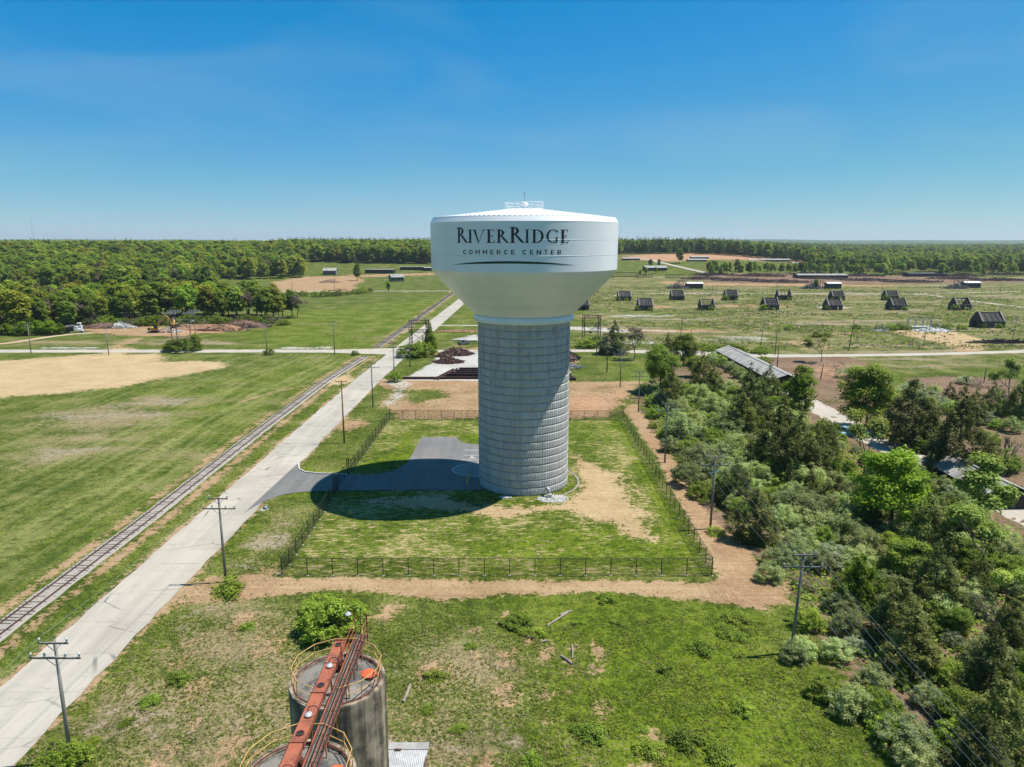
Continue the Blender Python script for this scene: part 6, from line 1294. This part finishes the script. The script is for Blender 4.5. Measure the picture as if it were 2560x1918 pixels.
for kind, x, y, w, hk in (('cedar', 300, 200, 220, .9), ('cedar', 1290, 300, 300, .9), ('broad', 1180, 420, 260, .8), ('cedar', 1340, 560, 300, .9), ('cedar', 1130, 760, 300, .9), ('green_shrub', 1290, 760, 240, 1.2), ('cedar', 1210, 920, 280, .9), ('cedar', 1590, 560, 170, 1.1), ('cedar', 1780, 850, 220, 1), ('cedar', 1660, 1120, 320, 1.1), ('broad', 1500, 1300, 300, .8), ('cedar', 1700, 1400, 340, 1.0), ('green_shrub', 1440, 1460, 260, 1.2), ('cedar', 1600, 1600, 330, 1.0), ('bright', 1820, 1180, 240, .8),
    ('vine_mound', 900, 570, 270, 1.1), ('vine_mound', 1640, 980, 190, .6), ('olive', 650, 230, 260, .9), ('olive', 800, 260, 260, .9), ('olive', 560, 330, 240, .9), ('pale_shrub', 760, 420, 260, .8), ('olive', 440, 420, 200, .9), ('olive', 380, 510, 180, .9), ('green_shrub', 600, 770, 200, 1.1), ('olive', 840, 800, 220, 1), ('olive', 770, 960, 200, .9), ('olive', 560, 950, 190, .9), ('olive', 980, 1110, 200, .9), ('green_shrub', 720, 1180, 220, 1), ('olive', 860, 1250, 260, 1), ('green_shrub', 1000, 1260, 260, 1.1), ('columnar', 1010, 1230, 120, .35), ('olive', 1160, 1440, 320, .95), ('olive', 1240, 1590, 280, .9), ('olive', 1300, 1230, 220, .9), ('pale_shrub', 1440, 900, 130, 1.2), ('green_shrub', 1060, 1400, 220, .9), ('olive', 1000, 680, 200, .9), ('green_shrub', 1030, 480, 160, .9),
    ('airy', 1640, 280, 320, 1.1), ('airy', 1760, 560, 240, 1), ('sparse', 1650, 800, 240, 1.1), ('sparse', 1560, 700, 180, 1.0), ('green_shrub', 900, 120, 200, 1), ('brown_shrub', 600, 580, 200, .7), ('green_shrub', 1400, 1080, 240, 1.1), ('green_shrub', 1180, 1090, 200, 1)):
    plant_px(kind, *Z6(x, y), w / 2.3075, hk)
# the thicket between them
poly = [(33, 165), (36, 196), (44, 200), (70, 190), (70, 168), (66, 150), (69, 128), (69, 100), (76, 82), (90, 72), (62, 44), (46, 44), (39.5, 50), (34.5, 60), (33, 74), (33.5, 100), (33.5, 128), (33, 146)]
def in_poly(x, y, P):
    c = False
    for i in range(len(P)):
        (x0, y0), (x1, y1) = P[i], P[(i + 1) % len(P)]
        if (y0 > y) != (y1 > y) and x < (x1 - x0) * (y - y0) / (y1 - y0) + x0: c = not c
    return c
spots = [(p[3].x, p[3].y) for p in PLANTED]; tries = 0; added = 0
while added < 290 and tries < 20000:
    tries += 1; x, y = rnd.uniform(33, 90), rnd.uniform(44, 198)
    if not in_poly(x, y, poly) or min((x - a) ** 2 + (y - b_) ** 2 for a, b_ in spots) < 1.9 ** 2: continue
    k = rnd.choices(['olive', 'green_shrub', 'cedar', 'broad', 'bright', 'pale_shrub', 'brown_shrub'], [6, 4, .9, .9, .5, .5, .3])[0]; sc = {'olive': .9, 'green_shrub': .95, 'cedar': .6, 'bright': .4, 'broad': .5, 'pale_shrub': .6, 'brown_shrub': .6}[k] * rnd.uniform(.75, 1.15)
    plant(k, (x, y, 0), sc, sc * rnd.uniform(.85, 1.1)); spots.append((x, y)); added += 1
for k_, (x, y) in enumerate([(69.3 + rnd.uniform(-1.2, .8), 194 + i * 3.1) for i in range(17)] + [(70.2 + rnd.uniform(-.8, .6), 102 + i * 2.6) for i in range(7)]):
    k = ['olive', 'green_shrub', 'green_shrub', 'olive', 'pale_shrub'][k_ % 5]; sc = rnd.uniform(.7, 1.0); plant(k, (x, y, 0), sc, sc)
for _ in range(44):
    x, y = rnd.uniform(82, 130), rnd.uniform(86, 190)
    k = rnd.choice(['cedar', 'olive', 'green_shrub', 'olive', 'broad']); sc = rnd.uniform(.6, 1.0) * (.75 if k == 'broad' else 1); plant(k, (x, y, 0), sc, sc)
for k_ in range(20):
    x, y = rnd.uniform(29.6, 32.2), rnd.uniform(98, 168); sc = rnd.uniform(.28, .55); plant(['brown_shrub', 'brown_shrub', 'green_shrub'][k_ % 3], (x, y, 0), sc, sc)
cnt = {}
for o, kind, words, p, sx in sorted(PLANTED, key=lambda q: q[3].length):
    lm = min(LAND, key=lambda l_: (l_[1][0] - p.x) ** 2 + (l_[1][1] - p.y) ** 2); k = (words, lm[0]); cnt[k] = cnt.get(k, 0) + 1
    size = ['small', 'middling', 'large'][0 if sx < .62 else 1 if sx < .95 else 2]
    o['label'] = '%s %s near %s, %s from the camera' % (size, words, lm[0], ORD[min(cnt[k] - 1, 48)]); o['group'] = 'plants of the thicket at the right'
PLANTED.clear()
# single plants with places of their own
def P_(kind, px, py, hm, label, wk=1.0, dy=0):
    g = ground_at(px, py); s_ = hm / BASEH[kind]; return plant(kind, (g.x, g.y + dy, g.z), s_ * wk, s_, label)
P_('green_shrub', 830, 1580, 4.6, 'large dark green bush right behind the farther silo', 1.1); P_('green_shrub', 800, 1545, 3.0, 'smaller green bush at the back left of the big bush behind the silo', 1.1); P_('green_shrub', 872, 1545, 2.4, 'low green bush spreading right of the big bush behind the silo', 1.2)
P_('weed', 576, 1478, 1.2, 'leafy weed clump at the foot of the pole south of the driveway', 1.6); P_('green_shrub', 165, 1912, 2.4, 'grey-green bush at the foot of the pole nearest the camera', 1.0); P_('olive', 1985, 1650, 2.3, 'silvery bush at the foot of the nearest thicket-edge pole', 1.0)
P_('weed', 1790, 1335, 1.0, 'small green tuft at the foot of the pole with the fuse cutout', 1.2); P_('green_shrub', 1293, 1562, 1.1, 'dark green weed patch in the rough grass below the dirt track', 2.2); P_('weed', 1518, 1500, .9, 'small round weed at the lower edge of the dirt track', 1.2)
P_('green_shrub', 985, 955, 4.0, 'round green shrub at the foot of the roadside pole', .8); P_('green_shrub', 460, 878, 6.2, 'dense round bush under the four-pole frame, the left half', 1.5); P_('broad', 492, 876, 7.4, 'taller bush under the four-pole frame, the right half', .8); P_('green_shrub', 430, 877, 4.6, 'low leafy bush at the left end under the four-pole frame', 1.2)
P_('green_shrub', 1030, 892, 6.0, 'leafy bush at the left foot of the overgrown gantry', 1.25); P_('green_shrub', 1058, 890, 6.4, 'leafy bush in the middle under the overgrown gantry', 1.25); P_('bright', 1080, 886, 8.5, 'bright leafy bush at the right foot of the overgrown gantry', .62); P_('vine_mound', 1074, 880, 11.0, 'column of dark vines climbing the right leg of the overgrown gantry', .42)
P_('cedar', 1533, 885, 10.6, 'dark conical cedar standing alone by the cross road', 1.25); P_('wood_bare', 1584, 900, 13.5, 'leafless spreading tree with reddish buds by the cross road', 1.15); P_('airy', 2052, 905, 12.0, 'pale yellow-green young tree alone beside the white road', 1.0)
P_('green_shrub', 672, 888, 3.4, 'small shrub at the foot of the pole on the left cross road', .8); P_('green_shrub', 888, 888, 2.2, 'low shrub by the railway crossing', 1.0); P_('wood_dark', 893, 702, 17, 'big solitary green tree at the edge of the tan clearing', .9); P_('wood', 972, 731, 9, 'small bushy tree by the far track left of the tank', .8)
P_('green_shrub', 1470, 868, 4.6, 'bushes under the right steel gantry, the left one', 1.5); P_('green_shrub', 1492, 866, 5.4, 'bushes under the right steel gantry, the right one', 1.0)
for i, (px, py, h) in enumerate(((760, 740, 5), (790, 742, 5), (815, 741, 6), (842, 740, 6), (868, 737, 4), (890, 735, 5), (906, 733, 6), (738, 738, 4), (924, 730, 4))): P_('green_shrub', px, py, h, 'round bush in the row along the far track, %s from the left' % ORD[i], 1.2)
for i, (px, py, h) in enumerate(((1972, 824, 3.0), (2140, 822, 2.6), (2203, 825, 4.5), (2225, 825, 4.0), (2245, 824, 3.6), (2265, 824, 3), (2345, 822, 4), (2368, 823, 3.5), (2405, 823, 3))): P_('pale_shrub' if i in (2, 6) else 'green_shrub', px, py, h, 'low bush in the row around the four pillars, %s from the left' % ORD[i], 1.2)
for i, (px, py, h) in enumerate(((1765, 872, 2.4), (1780, 874, 2.6), (1800, 876, 2.6), (1830, 878, 3.4), (1850, 880, 3.0), (1900, 884, 3.6))): P_('green_shrub', px, py, h, 'low bush along the white road behind the long tin roof, %s from the left' % ORD[i], 1.4)
for r in RUINS[1:]: r.rotation_euler.z = rnd.uniform(-.05, .05); r.scale = (r.scale[0] * rnd.uniform(.92, 1.06), r.scale[1], r.scale[2] * rnd.uniform(.9, 1.05))
for i, r in enumerate(RUINS):
    if i and i % 3 == 1:
        for ch in [q for q in r.children if q.name.startswith('purlin')][1:3]: drop(ch)
    if i and i % 4 == 2:
        for ch in [q for q in r.children if q.name.startswith('roof_slab')]: drop(ch)
for i, r in enumerate(RUINS):
    if i:
        for dx, dy, hm in ((-4.6, -3.6, 4.8 - (i % 3)), (3.8 - i % 4, -4.8, 2.2 + .6 * (i % 3)))[:1 + (i % 4 > 0)]:
            plant('green_shrub', (r.location.x + dx, r.location.y + dy, 0), hm / 3.5 * .8, hm / 3.5, '%s vine bush on the %s' % ('left' if dx < 0 else 'right', r['label'].replace('dark roofless ', '').replace('large dark ', '').replace(' by itself', '').replace(', nearest of the gabled ruins', '')))
# vines hanging in the lattice of the two gantries
def vines(par, w, h, dens, where, mat):
    rg = np.random.default_rng(5); cs, rs = [], []
    for (x0, x1, z0, z1, n) in where:
        for _ in range(n): cs.append(V3(rg.uniform(x0, x1), rg.normal(0, .35), rg.uniform(z0, z1))); rs.append(rg.uniform(.3, .6))
    P, Q, S, Vv = cloud(cs, rs, dens, .14, rg); o = bpy.data.objects.new('vine', leaf_mesh('vine', P, Q, S, Vv, M[mat], rg)); link(o, par); tag(o, kind='stuff')
vines(gantry1, 6.2, 12, 60, ((-.5, .5, 1, 12, 34), (5.7, 6.7, 1, 12, 46), (0, 6.2, 10.8, 12.2, 40)), 'leaf_brown'); vines(gantry1, 6.2, 12, 60, ((5.4, 6.8, 0, 8, 40), (-.4, .4, 0, 5, 14)), 'leaf_broad')
vines(gantry2, 6.6, 10.6, 45, ((-.5, .5, 4, 10.6, 30), (6.1, 7.1, 4, 10.6, 30), (0, 6.6, 9.6, 10.8, 40)), 'leaf_brown')

# ------------------------------------------------------------------ woods
rw = np.random.default_rng(17)
def fill_px(polyp, n, mind):
    P = [ground_at(*p) for p in polyp]; P = [(p.x, p.y) for p in P]; xs, ys = [p[0] for p in P], [p[1] for p in P]; out = []; t_ = 0
    while len(out) < n and t_ < n * 60:
        t_ += 1; x, y = rnd.uniform(min(xs), max(xs)), rnd.uniform(min(ys), max(ys))
        if in_poly(x, y, P) and all((x - a) ** 2 + (y - b_) ** 2 > mind ** 2 for a, b_ in out): out.append((x, y))
    return out
strip = fill_px([(-90, 835), (40, 832), (130, 828), (205, 818), (260, 808), (420, 806), (560, 805), (640, 805), (690, 802), (740, 795), (735, 789), (640, 786), (480, 784), (300, 784), (120, 782), (-90, 780)], 170, 4.6)
STRIP = []
for i, (x, y) in enumerate(sorted(strip, key=lambda p: p[1])):
    k = rnd.choices(['wood', 'wood_dark', 'wood_bare'], [7, 2, 1.2])[0]; h = rnd.uniform(12, 20); nearedge = y < 345
    o_ = plant(k, (x, y, 0), h / 16 * rnd.uniform(.85, 1.05), h / BASEH[k], '%s in the tree strip' % KINDW[k][1], 'trees of the strip behind the excavators', parts=(k != 'wood_bare')); STRIP.append(o_)
def by_landmark(objs, marks, tail):
    cn = {}
    for o in sorted(objs, key=lambda q: (q.location.x / max(q.location.y, 1))):
        lm = min(marks, key=lambda l_: abs(l_[1] - (1280 + F_PX * o.location.x / o.location.y)))[0]; w = o['label'].split(' in the ')[0]; k = (w, lm); cn[k] = cn.get(k, 0) + 1
        o['label'] = '%s %s %s, %s from left' % (w, tail, lm, ORD[min(cn[k] - 1, 48)])
by_landmark(STRIP, (('the left edge', 0), ('the dump truck', 150), ('the white rubble', 300), ('the raised excavator', 400), ('the four-pole frame', 490), ('the earth mound', 560), ('the brush heaps', 640), ('the strip end', 720)), 'behind')
for i, (px, py, h) in enumerate(((20, 838, 6), (60, 840, 7), (100, 838, 7.5), (130, 838, 7), (150, 836, 6), (35, 833, 8), (80, 832, 8))): P_('bright', px, py, h, 'bright green bush left of the dump truck, %s from the left' % ORD[i], 1.0)
for i in range(34):
    px = -20 + i * 22 + rnd.uniform(-6, 6); P_('green_shrub' if i % 4 else 'brown_shrub', px, (836 if px < 150 else 812) - 1 + rnd.uniform(-3, 3), rnd.uniform(3.5, 6.5), 'undergrowth bush below the tree strip, %s from the left' % ORD[i], 1.3)
P_('wood_bare', 745, 795, 14, 'leafless spreading tree at the right end of the tree strip', 1.2)
# woods beyond: the nearest trees one by one, the rest as one mass
cand = []
def add_wood(n, azr, rr, kinds, hgt, gap=None):
    az = rw.uniform(azr[0], azr[1], n); r = np.sqrt(rw.uniform(rr[0] ** 2, rr[1] ** 2, n)); x, y = r * np.sin(az), r * np.cos(az)
    for i in range(n):
        if gap and gap(x[i], y[i]): continue
        cand.append((x[i], y[i], kinds[rw.integers(len(kinds))], rw.uniform(*hgt)))
DG = math.radians
WLK = ['wood'] * 9 + ['wood_dark'] * 4 + ['wood_bare'] + ['pine'] * 2
add_wood(1000, (DG(-46), DG(-17)), (575, 800), WLK, (9, 23), lambda x, y: y < 560 or (x > -230 - (y - 560) * .55))
add_wood(2600, (DG(-40), DG(-16.2)), (780, 1200), WLK, (9, 23)); add_wood(5200, (DG(-39), DG(-15)), (1200, 2400), WLK, (9, 23))
add_wood(1500, (DG(-18), DG(-5)), (930, 1250), ['wood'] * 4 + ['wood_dark'] * 3 + ['pine'] * 3, (17, 24), lambda x, y: y < 935); add_wood(1700, (DG(-17), DG(-2)), (1250, 2000), ['wood_dark'] * 3 + ['pine'] * 3 + ['wood'] * 2, (18, 25))
add_wood(1500, (DG(-3), DG(8.5)), (1130, 1500), ['wood'] * 5 + ['wood_dark'] * 4 + ['pine'], (17, 25)); add_wood(900, (DG(8), DG(24)), (1180, 1450), ['pine'] * 7 + ['wood_dark'] * 2, (18, 25))
add_wood(2400, (DG(7), DG(40)), (1450, 2600), ['wood'] * 5 + ['pine'] * 2 + ['wood_dark'] * 3, (9, 23)); add_wood(2600, (DG(9), DG(41)), (2600, 4300), ['wood'] * 5 + ['pine'] * 2 + ['wood_dark'] * 3, (17, 27)); add_wood(1300, (DG(22), DG(41)), (1000, 1500), ['wood'] * 5 + ['pine'] * 3 + ['wood_dark'] * 3, (13, 20))
hedge = fill_px([(1765, 691), (1990, 688), (2230, 690), (2225, 682), (2000, 679), (1775, 681)], 75, 6.5) + fill_px([(2190, 692), (2400, 692), (2640, 697), (2640, 668), (2450, 655), (2250, 660)], 75, 9)
hedge = [p for p in hedge if p[0] > 175]; HEDGE = []
for i, (x, y) in enumerate(sorted(hedge)):
    k = rnd.choices(['wood', 'wood_dark', 'wood_bare', 'pine'], [6, 3, .7, 1.5])[0]; h = rnd.uniform(9, 15); HEDGE.append(plant(k, (x, y, float(terrain(x, y))), h / 16 * .9, h / BASEH[k], '%s in the belt' % KINDW[k][1], 'belt of trees behind the brush field', parts=False))
for i, (px, py, h) in enumerate(((1615, 687, 9), (1640, 684, 8), (1626, 672, 12), (1648, 668, 10), (1698, 659, 20), (2040, 722, 9), (1600, 690, 7))): P_('wood', px, py, h, ['small tree left of the grey-roofed ruin', 'bush in front of the grey-roofed ruin', 'leafy tree behind the grey-roofed ruin', 'tree right of the grey-roofed ruin', 'tall pale tree alone in the far brown field', 'small leafy tree in front of the middle white-roofed shed', 'low bush beside the left trestle'][i], .8)
by_landmark(HEDGE, (('first windrow', 1780), ('second windrow', 1850), ('third windrow', 1950), ('middle white shed', 2060), ('fifth windrow', 2170), ('ivy ruin', 2300), ('right white shed', 2430), ('right edge', 2540)), 'of the belt above the')
keep, mass = [], []
cand = [q for q in cand if abs(math.atan2(q[0], q[1])) < math.radians(37.5)]; cand.sort(key=lambda q: q[0] ** 2 + q[1] ** 2)
for i, (x, y, k, h) in enumerate(cand):
    if i < 110: plant(k, (x, y, float(terrain(x, y)) - .3), h / 16 * rnd.uniform(.8, 1.05), h / BASEH[k], '%s at the front of the far woods' % KINDW[k][1], 'trees at the front of the far woods', parts=False)
    else: mass.append((x, y, k, h))
# the mass of far woods: points carrying instances of the same trees
kinds_l = []
for k in ('wood', 'wood_dark', 'pine', 'wood_bare'):
    for cr, tk in PROTO[k]: kinds_l.append((k, cr or tk))
lib = bpy.data.collections.new('tree_library')
def woods_object(name, k, me, items):
    src = bpy.data.objects.new('tree_source', me); lib.objects.link(src)
    pm_ = bpy.data.meshes.new(name); pm_.from_pydata([(x, y, float(terrain(x, y)) - .4) for x, y, h in items], [], [])
    a = pm_.attributes.new('sc', 'FLOAT_VECTOR', 'POINT'); a.data.foreach_set('vector', np.array([(h / 16 * rnd.uniform(.8, 1.1),) * 2 + (h / BASEH[k],) for x, y, h in items], np.float32).ravel())
    a = pm_.attributes.new('rot', 'FLOAT_VECTOR', 'POINT'); a.data.foreach_set('vector', np.array([(0, 0, rnd.uniform(0, 6.28)) for _ in items], np.float32).ravel())
    o = bpy.data.objects.new(name, pm_); link(o); tag(o, 'far %s woods seen as one mass' % {'wood': 'fresh green', 'wood_dark': 'deep green', 'pine': 'dark pine', 'wood_bare': 'greyish budding'}[k], 'woods', kind='stuff')
    ng = bpy.data.node_groups.new('scatter_trees', 'GeometryNodeTree'); ng.interface.new_socket('Geometry', in_out='INPUT', socket_type='NodeSocketGeometry'); ng.interface.new_socket('Geometry', in_out='OUTPUT', socket_type='NodeSocketGeometry')
    gi, go = ng.nodes.new('NodeGroupInput'), ng.nodes.new('NodeGroupOutput'); ip = ng.nodes.new('GeometryNodeInstanceOnPoints'); oi = ng.nodes.new('GeometryNodeObjectInfo'); oi.inputs['Object'].default_value = src
    s1, s2 = ng.nodes.new('GeometryNodeInputNamedAttribute'), ng.nodes.new('GeometryNodeInputNamedAttribute')
    for s_, nm_ in ((s1, 'sc'), (s2, 'rot')): s_.data_type = 'FLOAT_VECTOR'; s_.inputs[0].default_value = nm_
    ng.links.new(gi.outputs[0], ip.inputs['Points']); ng.links.new(oi.outputs['Geometry'], ip.inputs['Instance']); ng.links.new(s1.outputs[0], ip.inputs['Scale']); ng.links.new(s2.outputs[0], ip.inputs['Rotation']); ng.links.new(ip.outputs[0], go.inputs[0])
    md = o.modifiers.new('scatter', 'NODES'); md.node_group = ng
bins = {}
for x, y, k, h in mass:
    v = rnd.randrange(len(PROTO[k])); bins.setdefault((k, v), []).append((x, y, h))
for (k, v), items in bins.items():
    cr, tk = PROTO[k][v]; woods_object('far_woods', k, cr or tk, items)

# wooded hills on the horizon
hl = MB(); rg = np.random.default_rng(8)
def ridge(r, base, amp, seed, a0=-44, a1=44, n=420):
    k = len(hl.v); ph = np.random.default_rng(seed).uniform(0, 6.28, 6)
    for row, (dr, f) in enumerate(((-500, 0), (-160, .55), (0, 1.0), (400, .9), (1500, 0))):
        for i in range(n + 1):
            a = math.radians(a0 + (a1 - a0) * i / n); hgt = base + amp * (math.sin(a * 7 + ph[0]) + .6 * math.sin(a * 17 + ph[1]) + .35 * math.sin(a * 41 + ph[2])) / 1.6 + rg.normal(0, .05 * base * .3)
            hl.v.append(((r + dr) * math.sin(a), (r + dr) * math.cos(a), -6 + max(3, hgt) * f + (6 if f else 0)))
    for j in range(4):
        for i in range(n): q = k + j * (n + 1) + i; hl.f.append((q, q + 1, q + n + 2, q + n + 1))
ridge(4600, 29, 6, 2); ridge(6500, 38, 9, 3); ridge(9000, 52, 10, 4)
M['hill'] = plain('hill_woods', (0.075, 0.115, 0.022), (0.032, 0.058, 0.012), 0.03, 0.95, bump=0.0, det=8, lo=.4, hi=.6)
tag(hl.build('hills', M['hill']), kind='structure')

# ------------------------------------------------------------------ rough grass near the camera
def tufts(name, label, n, region, mat, size, keepf, seed):
    rg = np.random.default_rng(seed); pts = []
    while len(pts) < n:
        x, y = rg.uniform(region[0], region[1]), rg.uniform(region[2], region[3])
        if abs(x) > .78 * y + 2: continue
        if keepf(x, y): pts.append((x, y))
    P = np.array([(x, y, 0.0) for x, y in pts]); m_ = 4; P = np.repeat(P, m_, 0) + np.concatenate([rg.normal(0, size * .55, (n * m_, 2)), np.abs(rg.normal(size * .3, size * .2, (n * m_, 1)))], 1)
    Nn = np.concatenate([rg.normal(0, 1, (n * m_, 2)), rg.uniform(.9, 2.2, (n * m_, 1))], 1)
    me = leaf_mesh(name, P, Nn, size * rg.uniform(.5, 1.2, n * m_), np.clip(np.repeat(rg.normal(.5, .22, n), m_) + rg.normal(0, .1, n * m_), 0, 1), mat, rg, .35)
    o = link(bpy.data.objects.new(name, me)); tag(o, label, 'grass', kind='stuff')
def rough(x, y):
    if abs(x + 43.2) < 4.6 or abs(x + 54.5) < 4.0: return False
    if -28.6 < x < 25.8 and 80.7 < y < 159: return False
    if x > 25 and 70 < y < 165: return False
    if -36 < x < 32 and 71 < y < 81.5: return rnd.random() < .05
    return True
patchy = lambda x, y: rough(x, y) and math.sin(x * .55 + 1.3 * math.sin(y * .31)) + math.sin(y * .47 + 1.1 * math.sin(x * .23)) + .8 * math.sin(x * 1.7 + y * 1.3) > -.3 + rnd.uniform(-1, 1)
fade = lambda y, y1: rnd.random() < max(0.0, min(1.0, (y1 - y) / 30))
tufts('grass_tufts', 'rough green grass tufts over the near ground', 15000, (-42, 34, 44, 90), M['grass_tuft'], .13, lambda x, y: patchy(x, y) and fade(y, 92), 1)
tufts('straw_tufts', 'dry straw-coloured grass over the near ground', 6000, (-40, 30, 44, 84), M['straw_tuft'], .10, lambda x, y: rough(x, y) and not patchy(x, y) and (x < 8 or rnd.random() < .25) and fade(y, 88), 2)
def field(x, y): return x > 40 and y > 268 and math.sin(x * .05 + 2 * math.sin(y * .021)) + math.sin(y * .09 + x * .02) + rnd.uniform(-1.2, 1.2) > .4
def tuft_far(name, label, n, mat, size, seed):
    rg = np.random.default_rng(seed); pts = []
    while len(pts) < n:
        y = rg.uniform(265, 640); x = rg.uniform(20, .75 * y)
        if field(x, y): pts.append((x, y))
    m_ = 6; P = np.repeat(np.array([(x, y, 0.0) for x, y in pts]), m_, 0) + np.concatenate([rg.normal(0, size * 1.1, (n * m_, 2)), np.abs(rg.normal(size * .5, size * .3, (n * m_, 1)))], 1); Nn = np.concatenate([rg.normal(0, .8, (n * m_, 2)), np.ones((n * m_, 1))], 1)
    tag(link(bpy.data.objects.new(name, leaf_mesh(name, P, Nn, size * rg.uniform(.4, 1.2, n * m_), rg.normal(.5, .22, n * m_), mat, rg, .6))), label, 'scrub', kind='stuff')
tuft_far('scrub', 'low green scrub dotted over the ruined field', 5200, M['leaf_broad'], .42, 21); tuft_far('scrub', 'low dead scrub dotted over the ruined field', 3000, M['leaf_brown'], .42, 22)
tufts('grass_tufts', 'grass between road and railway and around the yard', 5000, (-50, 34, 80, 200), M['grass_tuft'], .13, lambda x, y: patchy(x, y), 4)
rg_ = np.random.default_rng(77); up_ = [p for p in ((rnd.uniform(31, 92), rnd.uniform(42, 200)) for _ in range(60000)) if in_poly(p[0], p[1], poly)]
n_ = len(up_); P = np.array([(x, y, rg_.gamma(2.0, .22)) for x, y in up_]); Nn = np.concatenate([rg_.normal(0, .6, (n_, 2)), np.ones((n_, 1))], 1)
o = link(bpy.data.objects.new('undergrowth', leaf_mesh('undergrowth', P, Nn, rg_.uniform(.14, .34, n_), rg_.normal(.5, .25, n_), M['leaf_broad'], rg_, .5))); tag(o, 'low undergrowth under the thicket shrubs', 'undergrowth', kind='stuff')
WEED = []
for i in range(46):
    x, y = rnd.uniform(-36, 27), rnd.uniform(46, 74)
    if not rough(x, y) or (x < -14 and rnd.random() < .4): continue
    s_ = rnd.uniform(.5, 1.3) * (1.3 if x > 6 else 1); WEED.append(plant('weed', (x, y, 0), s_, s_ * rnd.uniform(.4, .8), 'low weed clump in the grass', 'weeds in the rough grass'))
WM = (('the farther silo', (-10, 48)), ('the split log', (-5, 56)), ('the small shed', (-6, 50)), ('the dark weed patch', (.5, 69)), ('the bleached log', (5, 63)), ('the long grey log', (5, 70)), ('the nearest thicket pole', (26, 62)), ('the roadside edge', (-33, 62)), ('the big silo bush', (-16, 68)), ('the bottom edge', (12, 49)), ('the dirt track', (14, 72)), ('the right bottom grass', (24, 50)), ('the open grass middle', (14, 60)))
cn = {}
for o in sorted(WEED, key=lambda q: q.location.y):
    lm = min(WM, key=lambda l_: (l_[1][0] - o.location.x) ** 2 + (l_[1][1] - o.location.y) ** 2)[0]; cn[lm] = cn.get(lm, 0) + 1; o['label'] = 'low bright weed clump near %s, %s from the camera' % (lm, ORD[cn[lm] - 1])

# ------------------------------------------------------------------ air: thin even haze round the whole place
hz = MB(); hz.box((0, 5900, 63), (19000, 13000, 146))
m, t, b = shader('haze_air'); t.nodes.remove(b); pv = N(t, 'ShaderNodeVolumePrincipled', {'Color': (0.80, 0.90, 1.0, 1), 'Density': 0.00006, 'Anisotropy': 0.2})
t.links.new(pv.outputs[0], t.nodes['Material Output'].inputs['Volume']); tag(hz.build('haze', m), kind='stuff')
